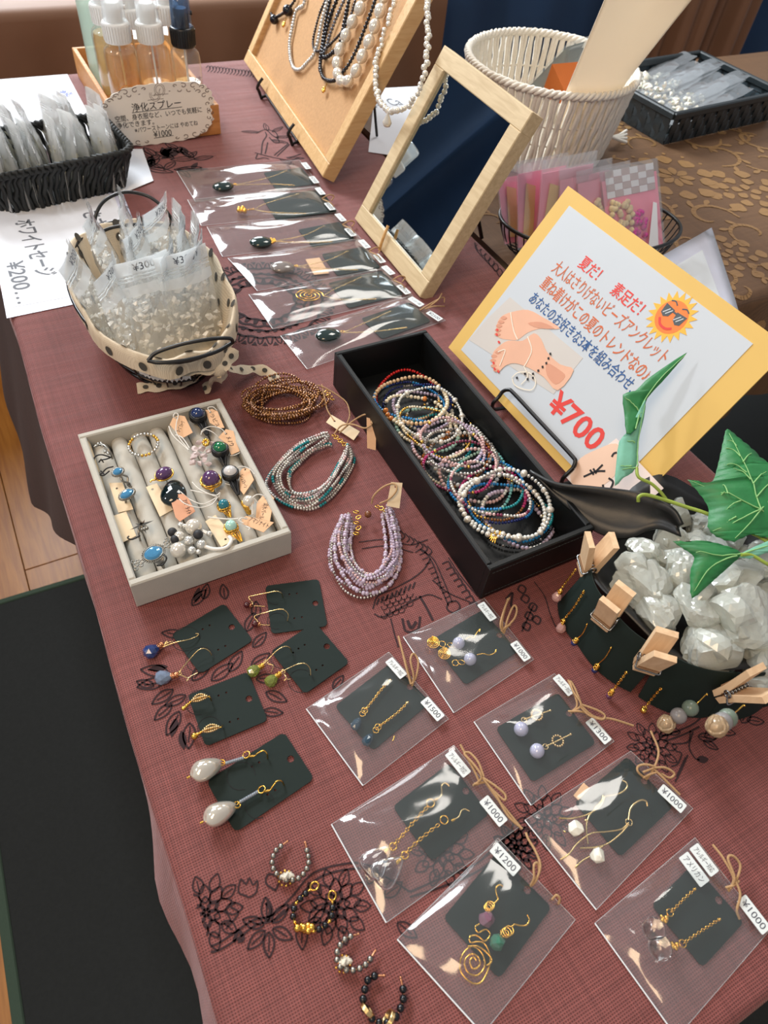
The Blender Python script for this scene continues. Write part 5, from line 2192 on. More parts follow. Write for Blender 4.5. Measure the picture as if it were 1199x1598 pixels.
CHECK = mat('grey_check_paper', (190, 176, 178), 0.6, 0, 0.1, 60)
CREAMYARN = mat('cream_yarn', (226, 208, 170), 0.9, 0, 0.15, 400, 0.4, 1500)
MAGENTAYARN = mat('magenta_yarn', (204, 84, 160), 0.9, 0, 0.15, 400, 0.4, 1500)
PINKFILM = film('pink_packet_film', 0.07, refl=3.0, rough=0.12, hcol=(1.0, 0.93, 0.95), bump=0.5, bscale=40)
pinks = [((786, 384), (862, 368), (772, 262), 'palest pink wrapped packet at the left end of the oval wire basket'),
         ((806, 390), (882, 372), (806, 252), 'pink wrapped packet with a yellow edge second from the left in the wire basket'),
         ((832, 394), (912, 374), (846, 250), 'deep pink wrapped packet in the middle of the wire basket'),
         ((868, 398), (946, 378), (872, 262), 'pink wrapped packet right of the middle in the wire basket'),
         ((905, 402), (985, 380), (898, 268), 'pink wrapped packet behind the checked front one in the wire basket'),
         ((950, 404), (1037, 382), (934, 264), 'pink packet with grey checked band and cream yarn, right end of the wire basket')]
for k, (BL, BR, TL, lab) in enumerate(pinks):
    f, w, h = lean_frame(BL, BR, TL, 0.020)
    h = min(h, .125)
    t = thing('pink_packet', lab, 'packet', f.o, 'pink packets in the wire basket')
    b = MB()
    slab(b, [f.at(.003, .002), f.at(w - .003, .002), f.at(w - .003, h * .86), f.at(.003, h * .86)], .0009)
    b.build('pink_card', PINKCARD, t)
    b = MB()
    for sd in (1, -1):
        grid(b, 12, 14, lambda u, v: f.at(u * w, v * h, .0015 + sd * (.001 + .006 * math.sin(PI * u) ** .6 * math.sin(PI * min(1, v * 1.05 + .0)) ** .6 + .0015 * math.sin(u * 11 + k) * math.sin(v * 9 + k * 2) * math.sin(PI * u))))
    b.build('clear_bag', PINKFILM, t)
    b = MB()
    rgn = np.random.RandomState(k + 50)
    if k in (3, 4, 5):
        for j in range(30): ball(b, f.at(w * .20 + rgn.uniform(-.10, .25) * w, h * rgn.uniform(.25, .62), .004), .0042, 7, 5)
        b.build('crochet_motif', CREAMYARN, t)
        b = MB()
        for j in range(20): ball(b, f.at(w * .52 + rgn.uniform(-.10, .16) * w, h * rgn.uniform(.16, .45), .004), .0042, 7, 5)
        b.build('magenta_crochet', MAGENTAYARN, t)
    else:
        slab(b, [f.at(w * .1, h * .1, .003), f.at(w * .3, h * .08, .003), f.at(w * .34, h * .7, .003), f.at(w * .16, h * .75, .003)], .0006)
        b.build('yellow_strip', mat('straw_strip', (222, 186, 120), .7, 0, .1, 60), t)
    if k == 5:
        for i in range(6):
            for j in range(4):
                b = MB()
                x0, y0 = w * (.08 + i * .14), h * (.66 + j * .075)
                slab(b, [f.at(x0, y0, .0016), f.at(x0 + w * .135, y0, .0016), f.at(x0 + w * .135, y0 + h * .072, .0016), f.at(x0, y0 + h * .072, .0016)], .0004)
                b.build('check_patch', CHECK if (i + j) % 2 else PAPER, t)
        b = MB()
        slab(b, [f.at(w * .62, h * .02, .009), f.at(w * .80, h * .02, .009), f.at(w * .84, h * .50, .009), f.at(w * .78, h * .52, .009)], .0004)
        b.build('white_tag', PAPER, t)

# ================================================================ YELLOW POSTER
YELLOWCARD = mat('yellow_card', (212, 174, 92), 0.6, 0, 0.04, 30)
POSTERWHITE = mat('poster_white', (190, 196, 202), 0.55, 0, 0.02, 20)
yf, yw, yh = lean_frame((700, 542), (960, 818), (887, 290), 0.012)
ps = thing('poster', 'yellow bordered white poster for ¥700 bead anklets on a wire stand', 'sign', yf.o)
b = MB()
box(b, yf, 0, yw, 0, yh, -.0016, 0)
b.build('yellow_backing', YELLOWCARD, ps)
cw = [hit(x, y, yf) for x, y in ((723, 546), (942, 782), (1168, 541), (891, 314))]
wx0, wx1 = (cw[0][0] + cw[3][0]) / 2, (cw[1][0] + cw[2][0]) / 2
wy0, wy1 = (cw[0][1] + cw[1][1]) / 2, (cw[2][1] + cw[3][1]) / 2
b = MB()
box(b, yf, wx0, wx1, wy0, wy1, .0, .0005)
b.build('white_sheet', POSTERWHITE, ps)
REDINK = mat('red_print', (214, 60, 52), 0.6, 0, 0.04, 100)
ORANGEINK = mat('orange_print', (198, 98, 54), 0.6, 0, 0.04, 100)
BLUEP = mat('navy_print', (40, 84, 140), 0.6, 0, 0.04, 100)


def C7(x, y): return (700 + x / 2.403, 280 + y / 2.403)


def poster_line(body, p0, p1, h, m, bold):
    a, c = np.array(hit(*C7(*p0), yf)), np.array(hit(*C7(*p1), yf))
    d = c - a
    L = np.linalg.norm(d)
    b = MB()
    f = yf.sub((a[0] + c[0]) / 2, (a[1] + c[1]) / 2, .0008, math.atan2(d[1], d[0]))
    text(b, body, f, L, h, bold)
    b.build('lettering', m, ps)


poster_line('夏だ！　素足だ！', (500, 305), (728, 492), .0140, REDINK, .012)
poster_line('大人はさりげないビーズアンクレット', (402, 322), (820, 672), .0150, ORANGEINK, .006)
poster_line('重ね着けがこの夏のトレンドなの♪', (358, 380), (752, 738), .0150, ORANGEINK, .010)
poster_line('あなたのお好きな3本を組み合わせ…', (314, 438), (716, 798), .0138, BLUEP, .010)
poster_line('¥700', (392, 822), (572, 990), .0245, REDINK, .02)


def ppoly(mb, pts, lift, n=3, m=0, smooth=True):
    P = [np.array([*hit(*C7(*p), yf), 0]) for p in pts]
    if smooth: P = list(catmull(P, n, closed=True))
    o = [(p[0], p[1]) for p in P]
    prism(mb, yf, o, lift - .0001, lift, m=m)


PHOTOBG = mat('photo_backdrop', (196, 190, 184), 0.5, 0, 0.10, 12)
SKINP = mat('photo_skin', (222, 172, 144), 0.5, 0, 0.10, 40)
SKINP2 = mat('photo_skin_warm', (206, 146, 118), 0.5, 0, 0.12, 40)
b = MB()
ppoly(b, [(232, 442), (506, 670), (396, 806), (78, 602), (150, 520)], .0007, smooth=False)
photo = b.build('printed_photograph', PHOTOBG, ps)
b = MB()
ppoly(b, [(186, 536), (205, 512), (240, 498), (300, 490), (360, 520), (420, 560), (350, 560), (300, 575), (262, 602), (228, 602), (196, 596), (180, 580)], .0009)
ppoly(b, [(168, 656), (190, 628), (226, 606), (280, 606), (322, 578), (350, 600), (372, 648), (420, 694), (472, 716), (412, 792), (360, 742), (300, 706), (250, 690), (215, 700), (190, 722), (170, 706)], .0011)
b.build('printed_feet', SKINP, photo)
b = MB()
for (x, y) in ((186, 582), (188, 566), (192, 550), (200, 535), (210, 520), (172, 700), (182, 716), (170, 680), (174, 664), (188, 650)):
    ppoly(b, [(x - 12, y), (x, y - 7), (x + 12, y), (x, y + 7)], .0012, 3)
    b.build('printed_toe', SKINP2, photo)
    b = MB()
ppoly(b, [(300, 540), (350, 536), (400, 560), (340, 558)], .00112)
ppoly(b, [(372, 690), (420, 716), (440, 740), (405, 770), (372, 735)], .00122)
b.build('printed_shading', SKINP2, photo)
b = MB()
for (x, y) in ((184, 584), (186, 566), (192, 612), (172, 690), (176, 712), (190, 722)):
    ppoly(b, [(x - 5, y - 3), (x, y - 6), (x + 5, y), (x, y + 5)], .0014, 2)
b.build('printed_red_nails', REDINK, photo)
b = MB()
for ln in ([(236, 500), (242, 540), (250, 575), (262, 602)], [(300, 590), (315, 640), (300, 680), (285, 705)], [(188, 648), (215, 640), (205, 675), (195, 700)], [(240, 745), (265, 725), (310, 728), (330, 760), (315, 790), (275, 785), (250, 770), (242, 748)], [(288, 705), (300, 740), (275, 770)]):
    P = [hit(*C7(*p), yf) for p in ln]
    rib(b, yf, P, .0011, 0, .0015, 4)
b.build('printed_bead_anklets', mat('photo_beads', (232, 222, 204), .5, 0, .1, 100), photo)
b = MB()
for (x, y) in ((385, 655), (378, 672), (370, 690), (356, 704), (340, 718), (320, 730), (260, 745), (300, 750), (290, 730), (320, 745)):
    ppoly(b, [(x - 4, y - 3), (x + 3, y - 5), (x + 4, y + 4), (x - 3, y + 5)], .0016, 1, smooth=False)
b.build('printed_dark_beads', INK, photo)
# printed sun in dark glasses
su, sv = hit(*C7(838, 517), yf)
# text direction on this poster
ta, tc = np.array(hit(*C7(402, 322), yf)), np.array(hit(*C7(820, 672), yf))
sfr = yf.sub(su, sv, 0, math.atan2(*(tc - ta)[::-1]))
SUNY = mat('sun_yellow', (236, 176, 60), .6, 0, .05, 60)
SUNO = mat('sun_orange', (232, 122, 50), .6, 0, .15, 60)
LENS = mat('printed_lens', (70, 76, 80), .5, 0, .2, 100)
R = .0155
b = MB()
st = []
for i in range(38):
    a = 2 * PI * i / 38
    r = R * (1.55 if i % 2 else 1.12)
    st.append((r * math.cos(a), r * math.sin(a)))
prism(b, sfr, st, .0006, .0008)
sun = b.build('printed_sun', SUNY, ps)
b = MB()
prism(b, sfr, circ(0, 0, R, 28), .0008, .0009)
b.build('sun_face', SUNO, sun)
b = MB()
for sx in (-1, 1): prism(b, sfr, [(sx * .0015, .0062), (sx * .0128, .0072), (sx * .0118, -.0018), (sx * .0075, -.0038), (sx * .003, -.0012)][::sx], .0010, .0011)
prism(b, sfr, [(-.0022, .0035), (.0022, .0035), (.0022, .0052), (-.0022, .0052)], .0010, .0011)
for sx in (-1, 1): rib(b, sfr, [(sx * .003, .0105), (sx * .007, .0125), (sx * .011, .011)], .0012, 0, .0011)
b.build('printed_sunglasses', LENS, sun)
b = MB()
rib(b, sfr, [(-.009, -.006), (-.004, -.0105), (.003, -.0108), (.008, -.0075)], .0022, 0, .0011)
b.build('printed_smile', REDINK, sun)
b = MB()
for sx in (-.010, .0035):
    for k in range(2): rib(b, sfr, [(sx + k * .003, -.001), (sx + .004 + k * .003, .005)], .0010, 0, .0013)
b.build('lens_glint', mat('grey_glint', (190, 196, 200), .5, 0, .05, 50), sun)

# wire stand in front of the poster
ws = thing('wire_stand', 'small black wire display stand holding the yellow poster', 'stand', yf.at(yw * .45, 0, 0) * np.array([1, 1, 0]) + np.array([0, 0, .002]))
P = [yf.at(*hit(*C7(x, y), yf, .014), .014) for x, y in ((190, 815), (205, 795), (225, 789), (246, 803), (350, 915), (462, 1035), (476, 1058), (468, 1082))]
b = MB()
tube(b, catmull(P, 5), 0.0021, 7)
for p in (P[0], P[-1]):
    u, v = (p - yf.o) @ yf.x, (p - yf.o) @ yf.y
    q = yf.at(u, -.004, .014)
    q2 = yf.at(u, -.005, -.004)
    tube(b, catmull([p, q, q2, (q2[0] + .09, q2[1], .0032)], 5), 0.0021, 7)
    tube(b, [(q2[0] + .085, q2[1], .0032), yf.at(u, yh * .55, -.004)], .0021, 7)
b.build('wire', BLACKWIRE, ws)

# small watercolour price card
WASH = mat('watercolour_wash', (232, 196, 172), 0.75, 0, 0.16, 14)
WASH2 = mat('watercolour_pink', (232, 214, 206), 0.75, 0, 0.05, 14)
wp_ = thing('watercolour_card', 'peach watercolour price card with black brush marks in front of the yellow poster', 'sign', yf.at(*hit(950, 750, yf, .010), .010))
q = [hit(x, y, yf, .010) for x, y in ((884, 745), (962, 684), (1036, 762), (958, 826))]
b = MB()
prism(b, yf, q[::-1], .0095, .0100)
b.build('card', WASH2, wp_)
b = MB()
o = [hit(x, y, yf, .0102) for x, y in ((890, 744), (905, 716), (935, 700), (962, 692), (975, 712), (962, 740), (930, 764), (905, 765))]
prism(b, yf, [(p[0], p[1]) for p in catmull([(*p, 0) for p in o[::-1]], 3, closed=True)], .0100, .0102)
b.build('peach_wash', WASH, wp_)
b = MB()
for ln in ([(911, 744), (930, 736), (945, 735)], [(941, 725), (930, 736)], [(921, 733), (927, 741)], [(926, 731), (931, 739)], [(955, 713), (958, 708), (963, 706)], [(950, 746), (957, 752), (952, 763), (943, 762), (941, 756)]):
    rib(b, yf, [hit(x, y, yf, .0104) for x, y in ln], .0020, 0, .0104, 5)
b.build('brush_lettering', INK, wp_)

# white laminated sign overhanging the damask table behind the poster
s4 = thing('laminated_sign', 'white laminated sign lying on the damask table edge behind the poster', 'sign', U(1112, 400, .004))
c4 = [U(1112, 353, .004), U(1172, 535, .004), U(1052, 610, .004), U(985, 425, .004)]
b = MB()
grid(b, 10, 10, lambda u, v: (lambda p: (p[0], p[1], .002 - 3.0 * max(0, BRT_Y0 - .02 - p[1]) ** 2))((c4[0] * (1 - u) + c4[1] * u) * (1 - v) + (c4[3] * (1 - u) + c4[2] * u) * v), flip=True)
o = b.build('laminated_sheet', film('lit_lavender_paper', 1.0, refl=.8, rough=.3, hcol=(.88, .90, 1.0), bump=0.0), s4)
md = o.modifiers.new('thickness', 'SOLIDIFY')
md.thickness = 0.0008
ci = [c4[0] * .70 + c4[1] * .10 + c4[2] * .05 + c4[3] * .15, c4[1] * .80 + c4[0] * .05 + c4[2] * .15, c4[2] * .85 + c4[0] * .15, c4[3] * .85 + c4[1] * .15]
b = MB()
grid(b, 8, 8, lambda u, v: (lambda p: (p[0], p[1], .0030 - 3.0 * max(0, BRT_Y0 - .02 - p[1]) ** 2))((ci[0] * (1 - u) + ci[1] * u) * (1 - v) + (ci[3] * (1 - u) + ci[2] * u) * v), flip=True)
b.build('inner_sheet', film('lit_white_paper', 1.0, refl=.8, rough=.3, hcol=(.96, 1.0, 1.0), bump=0.0), s4)
b = MB()
text_line(b, 'い', (1066, 430), (1082, 444), .02, .0042, 0)
b.build('lettering', mat('faded_print', (206, 212, 204), .6, 0, .05, 50), s4)

# ================================================================ BLACK BOX OF BEAD ANKLETS
LEATHER = mat('black_leatherette', (12, 14, 15), 0.45, 0, 0.15, 200, 0.06, 900, **{'Specular IOR Level': 0.35})
STITCH = mat('dark_stitch', (58, 62, 62), 0.7, 0, 0.1, 200)
BZ = 0.0465
bxc = [U(769.5, 892, BZ), U(918, 823.8, BZ), U(672.6, 512.3, BZ), U(520, 548, BZ)]
xf = Fr((bxc[0] + bxc[3]) / 2 * 0 + np.array([bxc[0][0] * .5 + bxc[3][0] * .5, bxc[0][1] * .5 + bxc[1][1] * .5, 0.0006]), (1, 0.0, 0), (0.0, 1, 0))
BXW = ((bxc[1][0] - bxc[0][0]) + (bxc[2][0] - bxc[3][0])) / 2
BXL = ((bxc[3][1] - bxc[0][1]) + (bxc[2][1] - bxc[1][1])) / 2
bx = thing('black_box', 'long black leatherette box full of colourful bead anklets', 'box', xf.at(BXW / 2, BXL / 2, 0))
T_ = .0055
for (x0, x1, y0, y1) in ((0, BXW, 0, T_), (0, BXW, BXL - T_, BXL), (0, T_, T_, BXL - T_), (BXW - T_, BXW, T_, BXL - T_)):
    b = MB()
    box(b, xf, x0, x1, y0, y1, 0, BZ - .0006, 0, 0.0011)
    b.build('side_panel', LEATHER, bx)
b = MB()
box(b, xf, T_, BXW - T_, T_, BXL - T_, 0, .004)
b.build('bottom_panel', LEATHER, bx)
b = MB()
for k in range(30):
    x = .004 + k * (BXW - .008) / 30
    for z in (BZ - .008, .006): box(b, xf, x, x + .0024, -.0003, .0002, z, z + .0006)
b.build('stitching', STITCH, bx, kind='stuff')


def bmat(name, c, rough=.14, metal=0.0, **k): return mat('bead_' + name, c, rough, metal, 0.2, 500, **k)


BM = dict(red=bmat('red', (196, 34, 30)), tan=bmat('tan', (206, 172, 132), .35), cream=bmat('cream', (226, 212, 184), .3), blue=bmat('sky_blue', (36, 128, 190)), navy=bmat('navy', (28, 40, 104)),
          teal=bmat('teal', (24, 128, 134)), aqua=bmat('aqua', (120, 190, 188)), mag=bmat('magenta', (172, 44, 104)), wine=bmat('wine', (116, 44, 70)), lav=bmat('lavender', (184, 168, 188)),
          pink=bmat('pale_pink', (206, 170, 168)), sil=bmat('silver', (206, 202, 194), .15, .55), grey=bmat('grey', (150, 142, 138), .15, .4), gold=bmat('gold', (214, 168, 84), .2, .9), white=PEARL,
          black=BLACKBEAD, brown=bmat('brown', (140, 92, 52), .2, .3), mint=bmat('mint', (164, 200, 184), .2), clear=bmat('clear', (214, 214, 208), .08, .1), orange=bmat('amber', (196, 118, 52)))


def loop_thing(name, label, cat, P, r, seq, group=None, size_var=.08, extra=None, seed=0, seg=7, rings=5, closed=True, axial=.85):
    """closed string of beads: seq = list of (material key, run length, size factor)"""
    keys = sorted(set(q[0] for q in seq))
    full = []
    while len(full) < 2000:
        for k, n, s in seq: full += [(k, s)] * n
    pts = resample(P, step=r * 0.4, closed=closed)
    d = 0
    C, R, Mi = [], [], []
    i, pos, acc = 0, 0.0, 0.0
    L = r * .4
    tot = len(pts) * L
    s_at = lambda x: pts[int(min(len(pts) - 1, x / L))]
    while pos < tot - r:
        k, s = full[i]
        rr = r * s
        pos += rr * .95
        C.append(s_at(pos))
        R.append(rr)
        Mi.append(keys.index(k))
        pos += rr * .95
        i += 1
    rg = np.random.RandomState(seed)
    R = np.array(R) * rg.uniform(1 - size_var, 1 + size_var, len(R))
    C = np.array(C)
    t = thing(name, label, cat, C.mean(0), group)
    b = MB()
    beads(b, C, R, np.array(Mi), seg, rings, axial, closed=closed)
    b.build('bead_strand', [BM[k] for k in keys], t, kind='stuff')
    if extra: extra(t, C)
    return t


def ring_path(px, py, z, ra, rb, rot, tilt, tdir, seed, wob=.05):
    c = U(px, py, z)
    rg = np.random.RandomState(seed)
    p1, p2 = rg.uniform(0, 6, 2)
    out = []
    for a in np.linspace(0, 2 * PI, 73)[:-1]:
        k = 1 + wob * math.sin(2 * a + p1) + wob * .6 * math.sin(3 * a + p2)
        x, y = ra * k * math.cos(a), rb * k * math.sin(a)
        X, Y = x * math.cos(rot) - y * math.sin(rot), x * math.sin(rot) + y * math.cos(rot)
        out.append((c[0] + X, c[1] + Y, c[2] + tilt * (X * math.cos(tdir) + Y * math.sin(tdir)) + .0012 * math.sin(4 * a + p2)))
    P = np.array(out)
    # stay inside the box
    P[:, 0] = np.clip(P[:, 0], xf.o[0] + T_ + .003, xf.o[0] + BXW - T_ - .003)
    P[:, 1] = np.clip(P[:, 1], xf.o[1] + T_ + .003, xf.o[1] + BXL - T_ - .003)
    P[:, 2] = np.maximum(P[:, 2], .008)
    return P


ank = [
    # px, py, z, ra, rb, bead r, sequence, description
    (636, 618, .012, .036, .034, .0015, [('red', 26, 1), ('tan', 30, 1), ('black', 4, 1)], 'red and tan'),
    (641, 626, .016, .035, .036, .0014, [('blue', 60, 1), ('navy', 10, .9)], 'bright sky blue'),
    (642, 624, .021, .037, .037, .0021, [('tan', 40, 1), ('cream', 40, 1)], 'chunky tan and cream'),
    (650, 632, .010, .034, .032, .0013, [('navy', 12, 1), ('grey', 4, 1)], 'navy and grey'),
    (660, 640, .014, .033, .030, .0018, [('lav', 14, 1), ('clear', 3, 1.2), ('sil', 2, 1)], 'lavender and clear'),
    (655, 650, .019, .030, .034, .0019, [('cream', 12, 1), ('black', 2, 1), ('orange', 3, 1.4)], 'cream with black dividers'),
    (672, 645, .024, .040, .032, .0014, [('clear', 6, 1), ('white', 1, 2.0)], 'clear with spaced little pearls'),
    (690, 660, .012, .034, .030, .0015, [('black', 3, 1), ('sil', 1, 1), ('gold', 1, 1)], 'black, silver and gold'),
    (668, 668, .016, .033, .030, .0020, [('mint', 10, 1), ('cream', 8, .9), ('gold', 2, .8)], 'mint and cream'),
    (680, 672, .020, .036, .033, .0014, [('gold', 6, 1), ('cream', 6, 1)], 'gold and cream'),
    (690, 680, .010, .033, .031, .0016, [('teal', 16, 1), ('sil', 8, 1)], 'teal and silver'),
    (716, 700, .014, .036, .034, .0017, [('sil', 8, 1), ('black', 2, .9)], 'silver with black specks'),
    (700, 692, .023, .036, .033, .0018, [('lav', 5, 1), ('pink', 5, 1), ('sil', 2, 1)], 'lavender, pink and silver'),
    (722, 706, .026, .038, .034, .0016, [('grey', 3, 1), ('sil', 3, 1)], 'grey and silver'),
    (712, 718, .012, .034, .030, .0017, [('brown', 10, 1), ('orange', 14, 1), ('cream', 10, .9)], 'brown and amber'),
    (728, 718, .018, .035, .033, .0017, [('clear', 4, 1.2), ('grey', 6, .9)], 'clear and grey faceted'),
    (720, 728, .029, .036, .033, .0015, [('wine', 20, 1), ('gold', 1, 1.1), ('mag', 8, 1), ('pink', 12, 1)], 'wine red and magenta'),
    (742, 742, .014, .034, .032, .0018, [('pink', 6, 1.05), ('clear', 2, 1)], 'pale pink and clear'),
    (752, 752, .010, .035, .033, .0016, [('mint', 8, 1), ('aqua', 8, 1)], 'mint and aqua'),
    (760, 756, .021, .037, .034, .0014, [('blue', 24, 1), ('teal', 14, 1)], 'blue and teal'),
    (770, 770, .017, .035, .032, .0016, [('mag', 30, 1), ('gold', 3, 1), ('brown', 14, .9)], 'magenta and brown'),
    (776, 776, .013, .036, .032, .0014, [('navy', 14, 1), ('blue', 14, 1)], 'navy and blue'),
    (764, 764, .032, .037, .035, .0016, [('sil', 5, 1), ('pink', 3, 1), ('wine', 2, .9)], 'silver pink wine specked'),
    (790, 790, .019, .036, .040, .0013, [('gold', 4, 1), ('black', 3, 1)], 'gold and black'),
    (796, 796, .024, .036, .040, .0014, [('blue', 30, 1.1), ('teal', 20, .9)], 'peacock blue'),
    (786, 788, .030, .037, .042, .0019, [('clear', 7, 1), ('white', 3, 1.3)], 'clear and pearl'),
    (792, 786, .035, .038, .041, .0019, [('sil', 5, 1), ('white', 1, 1.9), ('clear', 4, 1), ('white', 1, 1.5)], 'silver with round pearls'),
    (812, 806, .010, .036, .038, .0019, [('lav', 6, 1.1), ('white', 4, 1)], 'frosted lavender'),
    (800, 800, .008, .040, .040, .0012, [('black', 14, 1), ('grey', 1, 1)], 'fine black'),
    (706, 690, .031, .031, .030, .0015, [('pink', 8, 1), ('gold', 1, 1.2), ('lav', 8, 1)], 'pink and lavender with gold dots')]


def fan_charm(t, C):
    c = U(778, 838, .030)
    b = MB()
    for k in range(11):
        a = math.radians(20 + k * 17)
        P = [c + .0022 * np.array([math.cos(a), math.sin(a), 0])]
        for q in np.linspace(.2, 1, 5):
            P.append(c + np.array([math.cos(a + .5 * q) * .0088 * q, math.sin(a + .5 * q) * .0075 * q, .0016 * math.sin(q * PI)]))
        tube(b, P, [.0008, .0010, .0011, .0010, .0008, .0005], 5)
    b.build('gold_fan_charm', GOLD, t)


rgn = np.random.RandomState(17)
for i, (px, py, z, ra, rb, r, seq, desc) in enumerate(ank):
    where = 'far end' if py < 660 else ('middle' if py < 735 else 'near end')
    P = ring_path(px, py, z, ra, rb, rgn.uniform(0, 3), rgn.uniform(0.03, .18), rgn.uniform(0, 6.28), 40 + i, rgn.uniform(.04, .10))
    loop_thing('anklet', f'{desc} bead anklet heaped in the {where} of the black box', 'anklet', P, r * 1.12, seq, 'bead anklets in the black box', seed=i, extra=fan_charm if desc == 'peacock blue' else None)

# ================================================================ THREE MULTI-STRAND BRACELETS ON THE CLOTH


def hang_tag(parent, poly, z, hole=None, txt=None, m=None, tilt=None, name='paper_tag', thick=.0005, tdir=None, tw=None):
    """paper tag from measured outline; z may be one height or one per corner"""
    zs = [z] * len(poly) if np.isscalar(z) else z
    P = [U(p[0], p[1], zz) for p, zz in zip(poly, zs)]
    c = sum(P) / len(P)
    x = nrm(P[1] - P[0])
    n = nrm(np.cross(P[1] - P[0], P[-1] - P[0]))
    if n[2] < 0: n = -n
    f = Fr(c, x, np.cross(n, x))
    o = [((p - c) @ f.x, (p - c) @ f.y) for p in P]
    ar = sum(o[i][0] * o[(i + 1) % len(o)][1] - o[(i + 1) % len(o)][0] * o[i][1] for i in range(len(o)))
    if ar < 0: o = o[::-1]
    holes = []
    if hole:
        q = hit(hole[0], hole[1], f)
        holes = [circ(q[0], q[1], .0011, 8)]
    b = MB()
    prism(b, f, o, 0, thick, holes)
    ob = b.build(name, m or KRAFT, parent)
    if txt:
        p0, p1 = hit(*txt[1], f), hit(*txt[2], f)
        d = (p1[0] - p0[0], p1[1] - p0[1])
        L = math.hypot(*d)
        b = MB()
        text(b, txt[0], f.sub((p0[0] + p1[0]) / 2, (p0[1] + p1[1]) / 2, thick + .0002, math.atan2(d[1], d[0])), L, txt[3] if len(txt) > 3 else .0042)
        b.build('lettering', INK, ob)
    return ob


def cord(parent, lines, r=.0006, m=None, name='string', seg=5):
    b = MB()
    for ln in lines: tube(b, catmull(UL(ln), 6), r, seg)
    return b.build(name, m or WHITESTRING, parent)


def K4(x, y): return (370 + x / 5.213, 580 + y / 5.213)


def K2(x, y): return (370 + x / 2.141, 500 + y / 2.141)


def strand_bundle(t, inner, outer, n, r, seqs, conv, seed, z0=.003, layers=.012, closed=False):
    I = resample(catmull([U(*conv(*p), .006) for p in inner], 6, closed), n=90, closed=closed)
    O = resample(catmull([U(*conv(*p), .006) for p in outer], 6, closed), n=90, closed=closed)
    rg = np.random.RandomState(seed)
    keys = sorted(set(k for s in seqs for k, _, _ in s))
    for j in range(n):
        k0 = (j + .5) / n
        ph, fq = rg.uniform(0, 6), rg.uniform(3, 7)
        s = np.linspace(0, 1, 90)
        if not closed: amp = .30 * np.sin(PI * s) ** .5
        else: amp = .30
        k = np.clip(k0 + amp * np.sin(s * fq + ph), 0, 1)
        P = I * (1 - k)[:, None] + O * k[:, None]
        zz = z0 + layers * (np.sin(PI * np.clip(k, .04, .96))) * (0.35 + .65 * (0.5 + .5 * np.sin(s * (fq + 2) + ph * 1.7)))
        P[:, 2] = zz
        seq = seqs[j % len(seqs)]
        pts = resample(P, step=r * 1.9, closed=closed)
        full = []
        while len(full) < len(pts):
            for kk, nn, sz in seq: full += [(kk, sz)] * nn
        off = rg.randint(0, 20)
        full = (full + full)[off:off + len(pts)]
        b = MB()
        beads(b, pts, np.array([r * f_[1] for f_ in full]) * rg.uniform(.9, 1.08, len(pts)), np.array([keys.index(f_[0]) for f_ in full]), 7, 5, .85, closed=closed)
        b.build('bead_strand', [BM[k_] for k_ in keys], t, kind='stuff')


# bronze bundle, loops crossing each other
t = thing('bead_bracelet', 'bronze multi-strand bead bracelet with a pale tag left of the black box', 'bracelet', U(447, 636, .002))
BM['bronze'] = mat('bead_bronze', (150, 106, 66), .22, .8, .35, 500)
BM['rosy'] = mat('bead_rosy_bronze', (176, 138, 116), .2, .8, .3, 500)
rg = np.random.RandomState(21)
for j in range(17):
    cx, cy = 442 + rg.uniform(-10, 14), 636 + rg.uniform(-10, 10)
    ra, rb = .036 + rg.uniform(-.009, .004), .0255 + rg.uniform(-.009, .002)
    rot = -.08 + rg.uniform(-.30, .30)
    c = U(cx, cy, 0)
    p1 = rg.uniform(0, 6)
    P = []
    for a in np.linspace(0, 2 * PI, 80)[:-1]:
        k = 1 + .07 * math.sin(2 * a + p1) + .05 * math.sin(3 * a + p1 * 2)
        x, y = ra * k * math.cos(a), rb * k * math.sin(a)
        P.append((c[0] + x * math.cos(rot) - y * math.sin(rot), c[1] + x * math.sin(rot) + y * math.cos(rot), .0022 + .012 * j / 17 + .0025 * math.sin(2 * a + p1)))
    pts = resample(P, step=.0030, closed=True)
    b = MB()
    beads(b, pts, .00158 * rg.uniform(.88, 1.1, len(pts)), rg.randint(0, 3, len(pts)) // 2, 7, 5, .85)
    b.build('bead_strand', [BM['bronze'], BM['rosy']], t, kind='stuff')
hang_tag(t, [K4(770, 355), K4(1000, 490), K4(950, 555), K4(725, 415)], [.006, .004, .003, .004], K4(795, 405), m=KRAFTPALE)
cord(t, [[(*K4(690, 105), .012), (*K4(715, 220), .010), (*K4(735, 310), .007), (*K4(790, 400), .0055)], [(*K4(695, 120), .012), (*K4(800, 180), .010), (*K4(890, 250), .008), (*K4(918, 350), .007), (*K4(895, 425), .006)], [(*K4(640, 120), .012), (*K4(665, 112), .014), (*K4(700, 130), .012)]], .0008, TWINE, 'twine')
b = MB()
for q in range(4): oring(b, *K4(730 + q * 16, 160 + q * 22), .008, .0022, .0005, (0.3 * q - .4, .3, 1))
b.build('gold_clasp', GOLD, t)

